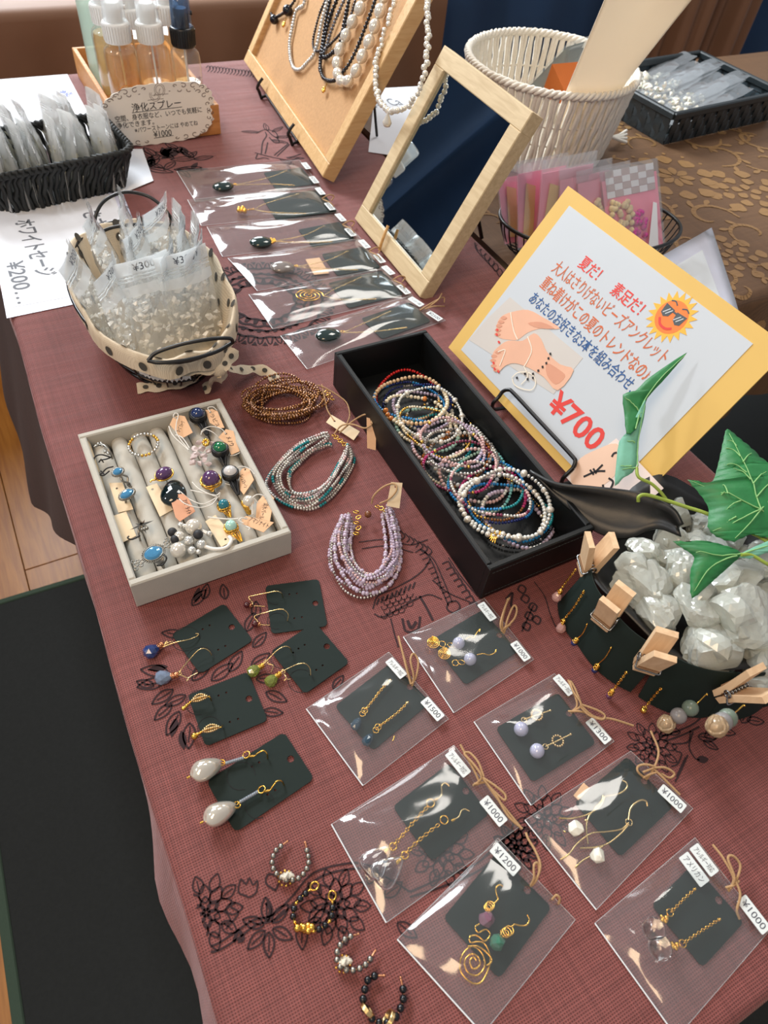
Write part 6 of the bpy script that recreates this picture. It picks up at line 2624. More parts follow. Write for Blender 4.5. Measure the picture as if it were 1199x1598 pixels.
# silver and teal bundle
t = thing('bead_bracelet', 'silver and teal multi-strand bead bracelet in the middle of the three', 'bracelet', U(487, 735, .002))
strand_bundle(t, [(770, 600), (640, 670), (540, 735), (455, 790), (425, 890), (470, 975), (620, 965), (740, 880), (820, 750), (870, 650)], [(700, 480), (560, 540), (400, 660), (245, 860), (260, 955), (370, 1055), (560, 1115), (720, 1050), (860, 900), (955, 720), (925, 610)],
              14, .00150, [[('sil', 5, 1), ('grey', 2, 1)], [('sil', 9, 1), ('teal', 7, 1.1)], [('grey', 4, 1), ('sil', 3, 1), ('pink', 2, 1)], [('sil', 14, 1), ('teal', 3, 1.1), ('grey', 6, 1)], [('pink', 2, 1), ('grey', 3, .95)]], K4, 5, layers=.010)
b = MB()
for q in range(6): oring(b, *K4(790 + q * 17, 520 + q * 14), .008 + .001 * (q % 2), .0023, .0005, (0.5 * (-1) ** q, .3, 1))
b.build('gold_clasp', GOLD, t)
hang_tag(t, [K4(1055, 372), K4(1135, 396), K4(1130, 640), K4(1060, 622)], [.026, .026, .003, .003], K4(1095, 428), m=KRAFT)
cord(t, [[(*K4(790, 510), .009), (*K4(850, 440), .014), (*K4(940, 430), .018), (*K4(1040, 460), .021), (*K4(1098, 430), .024)], [(*K4(830, 500), .009), (*K4(930, 412), .016), (*K4(1030, 352), .022), (*K4(1085, 360), .026), (*K4(1100, 425), .025)]], .0009, TWINE, 'twine')

# lavender bundle
t = thing('bead_bracelet', 'lavender stone multi-strand bracelet nearest the viewer of the three', 'bracelet', U(568, 862, .002))
strand_bundle(t, [(392, 672), (380, 740), (392, 800), (432, 842), (478, 828), (498, 770), (494, 700), (486, 645)], [(345, 655), (302, 740), (300, 822), (350, 890), (420, 922), (500, 888), (546, 810), (540, 700), (520, 632)],
              12, .00155, [[('lav', 2, 1.45), ('sil', 1, .8)], [('sil', 6, .8)], [('lav', 3, 1.1), ('grey', 2, .8)], [('pink', 4, .9), ('lav', 1, 1.5)], [('lav', 6, .95)]], K2, 8, layers=.012)
b = MB()
for q in range(5): oring(b, *K2(398 + (q % 2) * 8, 640 + q * 18), .009, .0025, .0006, (.3 * (-1) ** q, .4, 1))
for q in range(3): oring(b, *K2(470 + q * 12, 622 + q * 6), .009, .0022, .0005, (.3 * (-1) ** q, .2, 1))
b.build('gold_clasp', GOLD, t)
b = MB()
ball(b, U(*K2(438, 648), .010), .0034, 12, 8)
b.build('brown_bead', mat('tigers_eye', (112, 66, 36), .12, 0, .4, 300), t)
hang_tag(t, [K2(515, 540), K2(553, 543), K2(543, 628), K2(500, 620)], [.030, .030, .016, .016], K2(530, 556), m=KRAFTPALE)
cord(t, [[(*K2(450, 612), .012), (*K2(458, 585), .022), (*K2(490, 556), .030), (*K2(524, 546), .032), (*K2(534, 566), .030), (*K2(510, 596), .024), (*K2(478, 612), .014)]], .0009, TWINE, 'twine')

# ================================================================ RING TRAY
VELVET = mat('grey_velvet', (184, 180, 170), 0.92, 0, 0.08, 90, 0.3, 1500)
TZ = 0.0325
tc_ = [U(208, 910, TZ), U(457.4, 830.8, TZ), U(340.7, 620.9, TZ), U(113.9, 678, TZ)]
tf = Fr(((tc_[0][0] + tc_[3][0]) / 2, (tc_[0][1] + tc_[1][1]) / 2, .0006), (1, -.004, 0), (0.004, 1, 0))
TW = ((tc_[1][0] - tc_[0][0]) + (tc_[2][0] - tc_[3][0])) / 2
TL_ = ((tc_[3][1] - tc_[0][1]) + (tc_[2][1] - tc_[1][1])) / 2
tr_ = thing('ring_tray', 'grey velvet ring tray with seven padded rolls', 'tray', tf.at(TW / 2, TL_ / 2, 0))
Tk = .0062
for (x0, x1, y0, y1) in ((0, TW, 0, Tk), (0, TW, TL_ - Tk, TL_), (0, Tk, Tk, TL_ - Tk), (TW - Tk, TW, Tk, TL_ - Tk)):
    b = MB()
    box(b, tf, x0, x1, y0, y1, 0, TZ - .0006, 0, 0.0012)
    b.build('tray_wall', VELVET, tr_)
b = MB()
box(b, tf, Tk, TW - Tk, Tk, TL_ - Tk, 0, .004)
b.build('tray_floor', VELVET, tr_)
nr = 7
rw = (TW - 2 * Tk) / nr
for i in range(nr):
    b = MB()
    r = rw / 2
    cx = Tk + rw * (i + .5)
    V = []
    for v in np.linspace(0, 1, 12):
        e = min(1, v / .03, (1 - v) / .03) if 0 < v < 1 else 0
        rr_ = r * (.82 + .18 * e) * (1 + .02 * math.sin(v * 37 + i))
        V.append([tf.at(cx + rr_ * math.cos(a), Tk + .0004 + v * (TL_ - 2 * Tk - .0008), .0135 + rr_ * math.sin(a)) for a in np.linspace(0, 2 * PI, 17)[:-1]])
    n = 16
    b.add(np.concatenate(V), [(q * n + j, q * n + (j + 1) % n, (q + 1) * n + (j + 1) % n, (q + 1) * n + j) for q in range(11) for j in range(n)])
    b.add(V[0], [list(range(n))], 0, False)
    b.add(V[-1], [list(range(n))[::-1]], 0, False)
    b.build('padded_roll', VELVET, tr_)


def T1(x, y): return (100 + x / 3.2405, 620 + y / 3.2405)


def T2(x, y): return (250 + x / 6.3105, 620 + y / 6.3105)


def stone_mat(n, c, var=.2): return mat(n, c, .07, 0, var, 180, **{'Coat Weight': .5})


LAPIS, JADE, AMETH, MOON = stone_mat('lapis', (28, 46, 92)), stone_mat('green_agate', (8, 104, 62)), stone_mat('amethyst', (84, 52, 96), .35), stone_mat('white_agate', (206, 204, 204), .05)
TURQ, MINT, ONYX = stone_mat('turquoise', (28, 112, 128), .4), stone_mat('mint_amazonite', (164, 208, 196), .08), stone_mat('black_green_agate', (10, 22, 22), .3)
AQUAGEM = mat('aqua_gem', (72, 140, 184), .04, .25, .25, 300, **{'Coat Weight': .8})
ROSEQ = mat('rose_quartz', (226, 208, 206), .2, 0, .08, 200, **{'Transmission Weight': .25})


def band(parent, px, py, z, r, m, wire=.0009, dirv=(0, 1), turns=1, name='band'):
    """finger loop standing under its stone in the slot between two rolls"""
    c = U(px, py, z - r * .95)
    d = nrm(np.array([dirv[0], dirv[1], 0.0]))
    b = MB()
    for k in range(turns):
        o = np.array([-d[1], d[0], 0]) * (k - (turns - 1) / 2) * wire * 1.8
        tube(b, [c + o + d * r * math.cos(q) * .8 + np.array([0, 0, r * math.sin(q)]) for q in np.linspace(0, 2 * PI, 27)[:-1]], wire, 6, closed=True)
    return b.build(name, m, parent)


def ball_ring(label, p, r, smat, style, tail=None, z=.033):
    c = U(*p, z)
    t = thing('ring', label, 'ring', c, 'rings in the velvet tray')
    b = MB()
    ball(b, c, (r, r, r * .95), 20, 13)
    b.build('stone', smat, t)
    b = MB()
    if style == 'black':
        lathe(b, Fr(c, (1, 0, 0), (0, 1, 0)), [(r * .55, -r * 1.25), (r * 1.05, -r * .7), (r * 1.2, -r * .15), (r * 1.12, r * .22), (r * .97, r * .30), (r * .96, r * .1)], 22, cap=False)
        for k in range(5):
            zz = -r * .8 + k * r * .22
            tube(b, [c + np.array([r * 1.15 * math.cos(q), r * 1.15 * math.sin(q), zz + .0006 * math.sin(q * 2 + k)]) for q in np.linspace(0, 2 * PI, 25)[:-1]], .0009, 5, closed=True)
        m = BLACKWIRE
    else:
        for k in range(4):
            tube(b, [c + np.array([r * (1.06 + .05 * k) * math.cos(q), r * (1.06 + .05 * k) * math.sin(q), -.0012 - k * .0008 + .0007 * math.sin(q * 3 + k * 2)]) for q in np.linspace(0, 2 * PI, 31)[:-1]], .00055, 5, closed=True)
        m = GOLD
    b.build('wire_setting', m, t)
    if tail:
        e = U(*tail, z - .008)
        b = MB()
        for k in range(5):
            o = np.array([(k - 2) * .0012, 0, 0])
            tube(b, catmull([c + o - np.array([0, 0, r * .7]), (c + e) / 2 + o * 1.2 + np.array([0, 0, -.001 + .0012 * math.sin(k * 2)]), e + o * .3], 5), .0007 if style != 'black' else .0012, 5)
        b.build('wrapped_shank', m, t)
    return t


R1 = ball_ring('ring with a navy blue ball in a black setting at the top of the tray', T2(370, 165), .0066, LAPIS, 'black', T2(465, 370))
hang_tag(R1, [T2(435, 115), T2(505, 104), T2(568, 142), T2(652, 325), T2(600, 322), T2(480, 240)], [.034, .036, .034, .028, .028, .032], T2(497, 150), ('ラピス', T2(510, 170), T2(575, 290), .004))
cord(R1, [[(*T2(497, 150), .0355), (*T2(470, 105), .037), (*T2(520, 95), .037), (*T2(560, 130), .035)]], .0004)
R2 = ball_ring('ring with a green ball in a black setting right of the rose quartz cluster', T2(590, 500), .0064, JADE, 'black', T2(640, 680))
hang_tag(R2, [T2(575, 400), T2(650, 320), T2(722, 332), T2(782, 530), T2(700, 562), T2(640, 450)], [.030, .033, .034, .029, .028, .029], T2(650, 362), ('ﾒﾉｳ', T2(672, 390), T2(712, 480), .0045))
cord(R2, [[(*T2(648, 362), .0345), (*T2(600, 310), .037), (*T2(500, 288), .036), (*T2(420, 320), .034), (*T2(402, 370), .033)], [(*T2(575, 395), .031), (*T2(520, 345), .035), (*T2(450, 318), .035), (*T2(410, 345), .034)], [(*T2(690, 575), .028), (*T2(740, 568), .028), (*T2(785, 545), .029)]], .00042)
R3 = ball_ring('ring with a white ball in a black setting near the right wall', T2(690, 735), .0062, MOON, 'black', T2(770, 960))
hang_tag(R3, [T2(770, 722), T2(800, 690), T2(882, 702), T2(968, 850), T2(825, 960), T2(772, 900)], [.031, .033, .033, .028, .027, .028], T2(840, 715), ('ﾑｰﾝｽﾄｰﾝ', T2(800, 765), T2(850, 890), .004))
cord(R3, [[(*T2(760, 700), .033), (*T2(800, 680), .036), (*T2(880, 705), .036), (*T2(930, 760), .034)], [(*T2(640, 850), .028), (*T2(700, 870), .028), (*T2(750, 940), .026)]], .00042)
R4 = ball_ring('ring with a purple ball in gold wire in the middle of the tray', T2(498, 800), .0078, AMETH, 'gold', T2(515, 930))
R5 = ball_ring('ring with a teal blue ball in a gold wire nest', T2(625, 1052), .0047, TURQ, 'gold', T2(690, 1180))
cord(R5, [[(*T2(580, 985), .034), (*T2(590, 940), .037), (*T2(550, 965), .036), (*T2(440, 945), .034), (*T2(300, 915), .033)], [(*T2(570, 985), .034), (*T2(480, 950), .036), (*T2(380, 900), .034), (*T2(315, 835), .033)], [(*T2(565, 990), .034), (*T2(500, 1060), .036), (*T2(380, 1085), .037), (*T2(250, 1050), .038), (*T2(185, 1000), .038)],
          [(*T2(560, 985), .034), (*T2(430, 1050), .036), (*T2(300, 1010), .036), (*T2(200, 930), .036)]], .0005)
hang_tag(R5, [T2(105, 1020), T2(150, 957), T2(228, 950), T2(277, 992), T2(360, 1140), T2(195, 1225), T2(150, 1180)], [.034, .036, .037, .037, .031, .030, .031], T2(180, 1000), ('ｱﾊﾟﾀｲﾄ', T2(245, 1010), T2(295, 1150), .0045), mat('rose_kraft', (206, 150, 118), .75, 0, .06, 250, .05))
R6 = ball_ring('ring with a mint green ball in a gold wire nest near the front', T2(697, 1262), .0050, MINT, 'gold', T2(800, 1420))
hang_tag(R6, [T2(802, 1195), T2(850, 1165), T2(1126, 1246), T2(1020, 1335), T2(805, 1242)], [.033, .034, .031, .030, .032], T2(845, 1196), ('アマゾナイト', T2(885, 1195), T2(1070, 1270), .0048))
cord(R6, [[(*T2(860, 1196), .034), (*T2(800, 1190), .037), (*T2(780, 1215), .036), (*T2(820, 1240), .035)], [(*T2(770, 1195), .035), (*T2(680, 1200), .034), (*T2(560, 1190), .033), (*T2(470, 1180), .032)], [(*T2(845, 1270), .034), (*T2(885, 1290), .034), (*T2(870, 1305), .033)]], .0006)
hang_tag(R6, [T2(445, 1225), T2(545, 1160), T2(748, 1400), T2(602, 1475)], [.027, .028, .027, .026], T2(645, 1400), None, KRAFTPALE)
R7 = thing('ring', 'ring with a pearl in gold wire beside two tan tags at the right', 'ring', U(*T2(855, 1030), .033), 'rings in the velvet tray')
b = MB()
ball(b, U(*T2(870, 1022), .034), .0052, 16, 10)
b.build('pearl', PEARL, R7)
b = MB()
for k in range(9):
    c = U(*T2(815 + k * 8, 1035 + k * 13), .031 - k * .0008)
    ball(b, c, .0021 + .0006 * (k % 2), 7, 5)
for k in range(5): tube(b, catmull(UL([(*T2(800 + k * 14, 1040), .033), (*T2(840 + k * 6, 1090), .031), (*T2(890, 1150), .024)]), 4), .0007, 5)
b.build('gold_wrapping', GOLD, R7)
hang_tag(R7, [T2(950, 1030), T2(1010, 962), T2(1080, 950), T2(1130, 1010), T2(1085, 1230), T2(940, 1180)], [.029, .031, .031, .029, .027, .027], T2(1045, 1000), ('淡水パール', T2(1050, 1045), T2(1000, 1200), .005))
cord(R7, [[(*T2(1045, 1000), .033), (*T2(1010, 965), .036), (*T2(950, 960), .036), (*T2(905, 1010), .035), (*T2(905, 1160), .030)], [(*T2(960, 1040), .032), (*T2(925, 1000), .035), (*T2(910, 1060), .034), (*T2(915, 1150), .030)]], .0005)

# rose quartz chip cluster with a tag
t = thing('ring', 'rose quartz chip cluster ring with a gold floret', 'ring', U(*T2(410, 570), .032), 'rings in the velvet tray')
b = MB()
for k, (x, y, s) in enumerate(((345, 505, 1.1), (415, 510, 1), (350, 560, 1.1), (420, 580, 1.15), (320, 640, 1.1), (395, 650, 1), (460, 660, 1.15), (430, 620, 1), (380, 450, .9), (480, 530, .9), (510, 460, .9), (330, 590, 1))):
    rock(b, U(*T2(x, y), .031 + .002 * (k % 3)), (.0042 * s, .0032 * s, .0028), 900 + k, 14)
b.build('quartz_chips', ROSEQ, t)
b = MB()
for k in range(8): ball(b, U(*T2(450 + 24 * math.cos(k * .8), 445 + 26 * math.sin(k * .8)), .036), .0016, 8, 6)
b.build('gold_floret', GOLD, t)
hang_tag(t, [T2(88, 262), T2(120, 192), T2(190, 180), T2(255, 200), T2(335, 362), T2(205, 400)], [.031, .034, .034, .033, .029, .029], T2(160, 205), ('ﾛｰｽﾞｸｫｰﾂ', T2(178, 340), T2(225, 240), .005))
cord(t, [[(*T2(160, 208), .0345), (*T2(130, 190), .037), (*T2(150, 155), .038), (*T2(178, 175), .037), (*T2(160, 260), .036), (*T2(165, 360), .033), (*T2(280, 515), .031)], [(*T2(85, 285), .031), (*T2(130, 380), .031), (*T2(280, 520), .031)], [(*T2(150, 370), .032), (*T2(220, 400), .033), (*T2(290, 500), .032)]], .00055)
# purple oval and black drop
t = thing('ring', 'purple oval stone ring in a gold rim lying at the centre left', 'ring', U(*T1(503, 388), .033), 'rings in the velvet tray')
c = U(*T1(505, 385), .032)
fo = Fr(c, (1, .35, 0), (-.35, 1, 0))
b = MB()
ball(b, c, (.0080, .0062, .0055), 20, 12, 0, fo)
b.build('stone', AMETH, t)
b = MB()
tube(b, [fo.at(.0085 * math.cos(q), .0068 * math.sin(q), -.0012) for q in np.linspace(0, 2 * PI, 31)[:-1]], .0008, 6, closed=True)
tube(b, catmull([fo.at(-.0082, 0, -.001), fo.at(-.0105, -.001, 0), fo.at(-.0125, .0006, 0), fo.at(-.0145, -.0006, 0)], 4), .0009, 6)
b.build('gold_rim', GOLD, t)
t = thing('ring', 'large black green drop stone with a tan tag over its lower end', 'ring', U(*T1(555, 480), .033), 'rings in the velvet tray')
c = U(*T1(555, 482), .031)
fo = Fr(c, (.35, 1, 0), (-1, .35, 0))
b = MB()
n = 24
V = []
for k, q in enumerate(np.linspace(0, PI, 11)):
    rr_ = math.sin(q) * (1 - .22 * math.cos(q))
    V.append([fo.at(-.0148 * math.cos(q) * -1, .0112 * rr_ * math.cos(a), .0060 * rr_ * math.sin(a)) for a in np.linspace(0, 2 * PI, n + 1)[:-1]])
b.add(np.concatenate(V), [(q * n + j, (q + 1) * n + j, (q + 1) * n + (j + 1) % n, q * n + (j + 1) % n) for q in range(10) for j in range(n)])
b.build('stone', ONYX, t)
hang_tag(t, [T1(415, 455), T1(470, 435), T1(552, 570), T1(485, 605)], [.024, .025, .024, .023], T1(448, 467), None, KRAFTPALE)

# left column: silver rings
t = thing('ring', 'silver twig ring with a black cord knot at the top left of the tray', 'ring', U(*T1(200, 260), .033), 'rings in the velvet tray')
b = MB()
tube(b, catmull(UL([(*T1(160, 245), .034), (*T1(195, 240), .036), (*T1(222, 262), .036), (*T1(240, 292), .032), (*T1(245, 310), .028)]), 6), .0011, 6)
for k, (x, y) in enumerate(((160, 247), (172, 236), (188, 232), (196, 246), (208, 275), (222, 285), (214, 258))):
    c = U(*T1(x, y), .0355)
    ball(b, c, (.0022, .0012, .001), 8, 6, 0, Fr(c, (math.cos(k), math.sin(k), 0), (-math.sin(k), math.cos(k), 0)))
b.build('silver_twig', OLDSILVER, t)
cord(t, [[(*T1(240, 305), .030), (*T1(190, 290), .033), (*T1(158, 300), .031), (*T1(150, 325), .029), (*T1(160, 350), .026)], [(*T1(245, 300), .030), (*T1(215, 312), .033), (*T1(185, 318), .033), (*T1(175, 330), .032)], [(*T1(185, 312), .034), (*T1(200, 330), .032)]], .0007, BLACKWIRE, 'black_cord')
hang_tag(t, [T1(112, 218), T1(128, 222), T1(216, 502), T1(208, 500)], [.030, .024, .014, .020], None, None, KRAFTPALE)


def gem_ring(label, p, ra, rb, rot, border, z=.034, bn=22):
    c = U(*p, z)
    t = thing('ring', label, 'ring', c, 'rings in the velvet tray')
    f = Fr(c, (math.cos(rot), math.sin(rot), .0), (-math.sin(rot), math.cos(rot), .12))
    b = MB()
    n = 16
    el = lambda k, z_: [f.at(ra * k * math.cos(q), rb * k * math.sin(q), z_) for q in np.linspace(0, 2 * PI, n + 1)[:-1]]
    A, B_, C_ = el(1, 0), el(.72, .0016), el(.40, .0020)
    b.add(np.vstack([A, B_, C_]), [(j, (j + 1) % n, n + (j + 1) % n, n + j) for j in range(n)] + [(n + j, n + (j + 1) % n, 2 * n + (j + 1) % n, 2 * n + j) for j in range(n)] + [tuple(range(2 * n, 3 * n))], 0, False)
    b.build('faceted_gem', AQUAGEM, t)
    b = MB()
    tube(b, el(1.06, -.0002), .0007, 6, closed=True)
    P = [f.at(ra * (1.06 + border) * math.cos(q), rb * (1.06 + border * ra / rb) * math.sin(q), -.0008) for q in np.linspace(0, 2 * PI, bn + 1)[:-1]]
    for p_ in P: ball(b, p_, .00075, 7, 5)
    prism(b, f, [(ra * 1.1 * math.cos(q), rb * 1.1 * math.sin(q)) for q in np.linspace(0, 2 * PI, 19)[:-1]], -.0022, -.0004)
    b.build('silver_bezel', OLDSILVER, t)
    return t, f


t, f = gem_ring('small silver ring with a round pale blue gem, upper of the left column', T1(272, 375), .0048, .0036, .5, .12)
b = MB()
for k in (-1, 1): tube(b, catmull([f.at(.001 * k, -.004, -.002), f.at(.003 * k, -.008, -.004), f.at(-.001 * k, -.012, -.008), f.at(.002 * k, -.015, -.012)], 5), .0009, 6)
b.build('silver_shank', OLDSILVER, t)
cord(t, [[(*T1(250, 350), .033), (*T1(215, 360), .033), (*T1(190, 385), .031), (*T1(180, 380), .030)], [(*T1(230, 372), .032), (*T1(200, 395), .031), (*T1(180, 392), .029)], [(*T1(185, 372), .032), (*T1(205, 392), .031)]], .0007, BLACKWIRE, 'black_cord')
t, f = gem_ring('silver ring with a pointed oval pale blue gem on a pale tag', T1(318, 488), .0066, .0040, .45, .12, bn=26)
band(t, *T1(330, 520), .029, .008, OLDSILVER, .001, (.6, .8))
hang_tag(t, [T1(228, 435), T1(295, 432), T1(352, 568), T1(275, 584)], [.025, .026, .024, .023], T1(268, 462), None, KRAFTPALE)
t = thing('ring', 'silver star shaped ring on a pale tag in the left column', 'ring', U(*T1(393, 645), .034), 'rings in the velvet tray')
b = MB()
c = U(*T1(393, 645), .034)
for k in range(4):
    for s in (0, 1):
        a = k * PI / 2 + s * PI / 4 + .1
        L = (.0105 if s == 0 else .006)
        f = Fr(c, (math.cos(a), math.sin(a), 0), (-math.sin(a), math.cos(a), 0))
        b.add(f([(0, -.0018, 0), (L, 0, -.0004), (0, .0018, 0), (L * .2, 0, .0016)]), [(0, 1, 3), (1, 2, 3), (0, 2, 1)], 0, False)
for k in range(3): ball(b, U(*T1(395 + k * 12, 670 - k * 4), .034), .0016, 8, 6)
b.build('silver_star', OLDSILVER, t)
band(t, *T1(385, 690), .030, .008, OLDSILVER, .001, (.3, 1))
cord(t, [[(*T1(385, 700), .030), (*T1(345, 718), .031), (*T1(322, 712), .032), (*T1(328, 702), .032)]], .0007, BLACKWIRE, 'black_cord')
hang_tag(t, [T1(246, 602), T1(315, 580), T1(366, 700), T1(288, 740)], [.025, .026, .024, .022], None, None, KRAFTPALE)
t, f = gem_ring('large ornate silver ring with a big oval blue gem at the front left', T1(452, 787), .0078, .0060, .35, .16, bn=30)
b = MB()
for sx in (-1, 1):
    for k, (u, v, r) in enumerate(((.0112, 0, .0016), (.0138, .0022, .0015), (.0138, -.0022, .0015), (.0165, .0005, .0017), (.0165, .0040, .0014), (.0185, -.0025, .0015))):
        tube(b, [f.at(sx * (u + r * math.cos(q)), v + r * math.sin(q), -.0012) for q in np.linspace(0, 2 * PI, 11)[:-1]], .0006, 5, closed=True)
for k in range(7): tube(b, catmull([f.at((k - 3) * .0014, -.0075, -.001), f.at((k - 3) * .0006, -.010, -.003), f.at(0, -.0135, -.009)], 4), .0006, 5)
b.build('silver_filigree', OLDSILVER, t)
cord(t, [[(*T1(505, 795), .033), (*T1(518, 815), .033), (*T1(500, 845), .030), (*T1(470, 850), .028)]], .0008, BLACKWIRE, 'black_cord')
# double strand bead ring and the pearl cluster
t = thing('ring', 'double strand silver and gold bead ring lying over two rolls', 'ring', U(*T1(405, 240), .028), 'rings in the velvet tray')
b = MB()
for k, (z, ra) in enumerate(((.031, .0132), (.0285, .0128))):
    P = [U(*T1(402, 240), z) + np.array([ra * math.cos(q), ra * .98 * math.sin(q), .0012 * math.sin(q + 1)]) for q in np.linspace(0, 2 * PI, 27)[:-1]]
    beads(b, P, .00155, np.array([1 if (j // 3) % 3 == k else 0 for j in range(26)]), 9, 7, .95)
b.build('bead_rows', [SILVER, GOLD], t, kind='stuff')
t = thing('ring', 'pearl and black bead cluster ring with white elastic at the front of the tray', 'ring', U(*T1(620, 710), .030), 'rings in the velvet tray')
b, b2, b3 = MB(), MB(), MB()
for (x, y, r) in ((655, 655, .0070), (577, 772, .0065), (583, 703, .0045)): ball(b, U(*T1(x, y), .033), r, 18, 12)
for (x, y, r) in ((548, 682, .0040), (678, 694, .0042), (560, 718, .0036)): ball(b2, U(*T1(x, y), .034), r, 16, 10)
for (x, y, r) in ((590, 648, .0030), (632, 726, .0044), (695, 745, .0042), (646, 775, .0036), (610, 652, .0022), (680, 782, .0022), (735, 690, .0026)): ball(b3, U(*T1(x, y), .033), r, 14, 9)
b.build('pearls', PEARL, t)
b2.build('black_balls', mat('matt_black_ball', (36, 36, 40), .6, 0, .1, 200), t)
b3.build('silver_beads', mat('crackled_silver', (216, 214, 208), .18, .6, .2, 400), t)
cord(t, [[(*T1(705, 752), .033), (*T1(760, 768), .033), (*T1(820, 760), .034), (*T1(846, 725), .034), (*T1(835, 705), .033)]], .0016, WHITESTRING, 'white_elastic', 7)
cord(t, [[(*T1(700, 672), .033), (*T1(740, 690), .032)], [(*T1(700, 680), .033), (*T1(745, 702), .032)]], .0009, WHITESTRING, 'elastic_end', 6)

# ================================================================ LOOSE EARRING CARDS
def K3(x, y): return (210 + x / 3.4257, 890 + y / 3.4257)


def cfg(fn, pts, z=None): return [(*fn(p[0], p[1]), p[2] if len(p) > 2 else z) for p in pts]


DOTH = [(828, 130), (868, 125), (855, 258), (895, 252)]


def slit(mb, fn, x, y, r=9.5, a0=-.4, a1=4.6, z=.0020):
    """cut tongue of a jewellery card, drawn as a raised hairline groove"""
    c = U(*fn(x, y), z)
    s = r * .00055
    ribbon(mb, np.array([c + s * np.array([math.cos(a), math.sin(a), 0]) for a in np.linspace(a0, a1, 14)]), .0005)


SLITM = mat('card_slit', (4, 6, 6), .8, 0, .05, 100)
GARNET, BLUEST, GREYBLUE, PERIDOT = stone_mat('garnet', (72, 14, 18)), stone_mat('sodalite', (40, 56, 104), .4), stone_mat('grey_blue_stone', (110, 124, 146), .35), mat('peridot', (158, 170, 84), .1, 0, .3, 300, **{'Transmission Weight': .6})


def facet(mb, c, d, L, r, seed, n=18):
    """faceted drop, long axis along d"""
    f = Fr(c, d, np.cross([0, 0, 1.0], d))
    V = []
    for k, q in enumerate(np.linspace(0, PI, 6)):
        rr_ = math.sin(q) * (1 + .35 * math.cos(q))
        V += [f.at(-L * math.cos(q) * -1, r * rr_ * math.cos(a + k * .4), r * .85 * rr_ * math.sin(a + k * .4)) for a in np.linspace(0, 2 * PI, 9)[:-1]]
    bm = bmesh.new()
    for p in V: bm.verts.new(p)
    bmesh.ops.remove_doubles(bm, verts=bm.verts, dist=1e-5)
    bmesh.ops.convex_hull(bm, input=bm.verts)
    us = [v for v in bm.verts if v.link_faces]
    ix = {v: i for i, v in enumerate(us)}
    mb.add([v.co for v in us], [[ix[v] for v in f_.verts] for f_ in bm.faces], 0, False)
    bm.free()


def knot(mb, c, s, seed=0, n=7):
    rr = np.random.RandomState(seed)
    for k in range(3):
        d = nrm(rr.normal(size=3))
        e = nrm(np.cross(d, [.3, .2, 1]))
        g = np.cross(d, e)
        tube(mb, [np.asarray(c) + s * (e * math.cos(q) + g * math.sin(q)) + d * s * .3 * math.sin(3 * q) for q in np.linspace(0, 2 * PI, 15)[:-1]], s * .24, 5, closed=True)


# -- garnet hooks (top right)
t = thing('earring_card', 'black card with small garnet hook earrings, furthest of the loose cards', 'earrings', U(462, 950, 0), 'loose earring cards')
make_card(t, [K3(692, 82), K3(988, 52), K3(1030, 300), K3(740, 340)], .0012, K3(967, 178), .0035, [K3(*d) for d in DOTH])
b = MB()
slit(b, K3, 755, 140, 14)
slit(b, K3, 760, 270, 14)
b.build('card_slits', SLITM, t)
for (hook, pin, gx, gy) in (([(793, 143, .002), (785, 122, .008), (758, 112, .010), (700, 122, .008), (640, 134, .006), (612, 142, .005), (618, 158, .004), (630, 170, .003), (632, 184, .003)], [(638, 190), (665, 191), (697, 193)], 608, 186),
                            ([(818, 270, .002), (822, 235, .007), (800, 212, .010), (770, 208, .010), (700, 226, .008), (650, 240, .005), (642, 252, .004), (655, 268, .003), (662, 284, .003)], [(664, 290), (692, 292), (722, 293)], 652, 288)):
    e = gold_wire(t, [cfg(K3, hook), cfg(K3, pin, .0028)], .00042, 'earring', PALEGOLD)
    b = MB()
    knot(b, U(*K3(gx + 14, gy), .003), .0016, 1)
    b.build('wire_wrap', COPPER, e)
    b = MB()
    ball(b, U(*K3(gx - 8, gy - 2), .0034), .0028, 10, 7)
    b.build('garnet_bead', GARNET, e)

# -- blue drops (left)
t = thing('earring_card', 'black card with one deep blue and one grey blue drop earring, leftmost loose card', 'earrings', U(330, 1000, 0), 'loose earring cards')
make_card(t, [K3(190, 340), K3(482, 186), K3(636, 372), K3(358, 556)][0:1] + [K3(480, 186), K3(636, 372), K3(356, 556)], .0012, K3(520, 305), .0035, [K3(365, 316), K3(402, 296), K3(448, 426), K3(486, 406)])
b = MB()
slit(b, K3, 275, 365, 20)
slit(b, K3, 350, 475, 20)
b.build('card_slits', SLITM, t)
for (sm, sx, sy, gx, gy, wires, sd) in ((BLUEST, 92, 430, 136, 404, [[(150, 410, .004), (220, 385, .006), (290, 370, .006), (335, 352, .004), (342, 340, .003), (328, 338, .003)], [(150, 402, .004), (180, 386, .005), (205, 380, .004)], [(160, 395, .004), (172, 380, .005), (180, 392, .004), (165, 404, .004)]], 3),
                                       (GREYBLUE, 156, 572, 214, 562, [[(235, 560, .004), (250, 530, .006), (300, 470, .008), (340, 428, .010), (372, 418, .010), (400, 432, .007), (413, 455, .003)], [(236, 556, .004), (262, 566, .004), (288, 580, .004), (278, 592, .004)], [(284, 578, .004), (310, 562, .004), (338, 548, .004)], [(228, 546, .004), (242, 540, .005), (250, 555, .004), (236, 562, .004)]], 4)):
    e = gold_wire(t, [cfg(K3, w) for w in wires], .00042, 'earring', PALEGOLD)
    c, g_ = U(*K3(sx, sy), .0045), U(*K3(gx, gy), .004)
    b = MB()
    facet(b, c, nrm(c - g_), .0068, .0058, sd)
    b.build('drop_stone', sm, e)
    b = MB()
    for k in range(4): knot(b, g_ + nrm(c - g_) * (k - 1.0) * .0013, .0021, k)
    b.build('wire_wrap', COPPER, e)

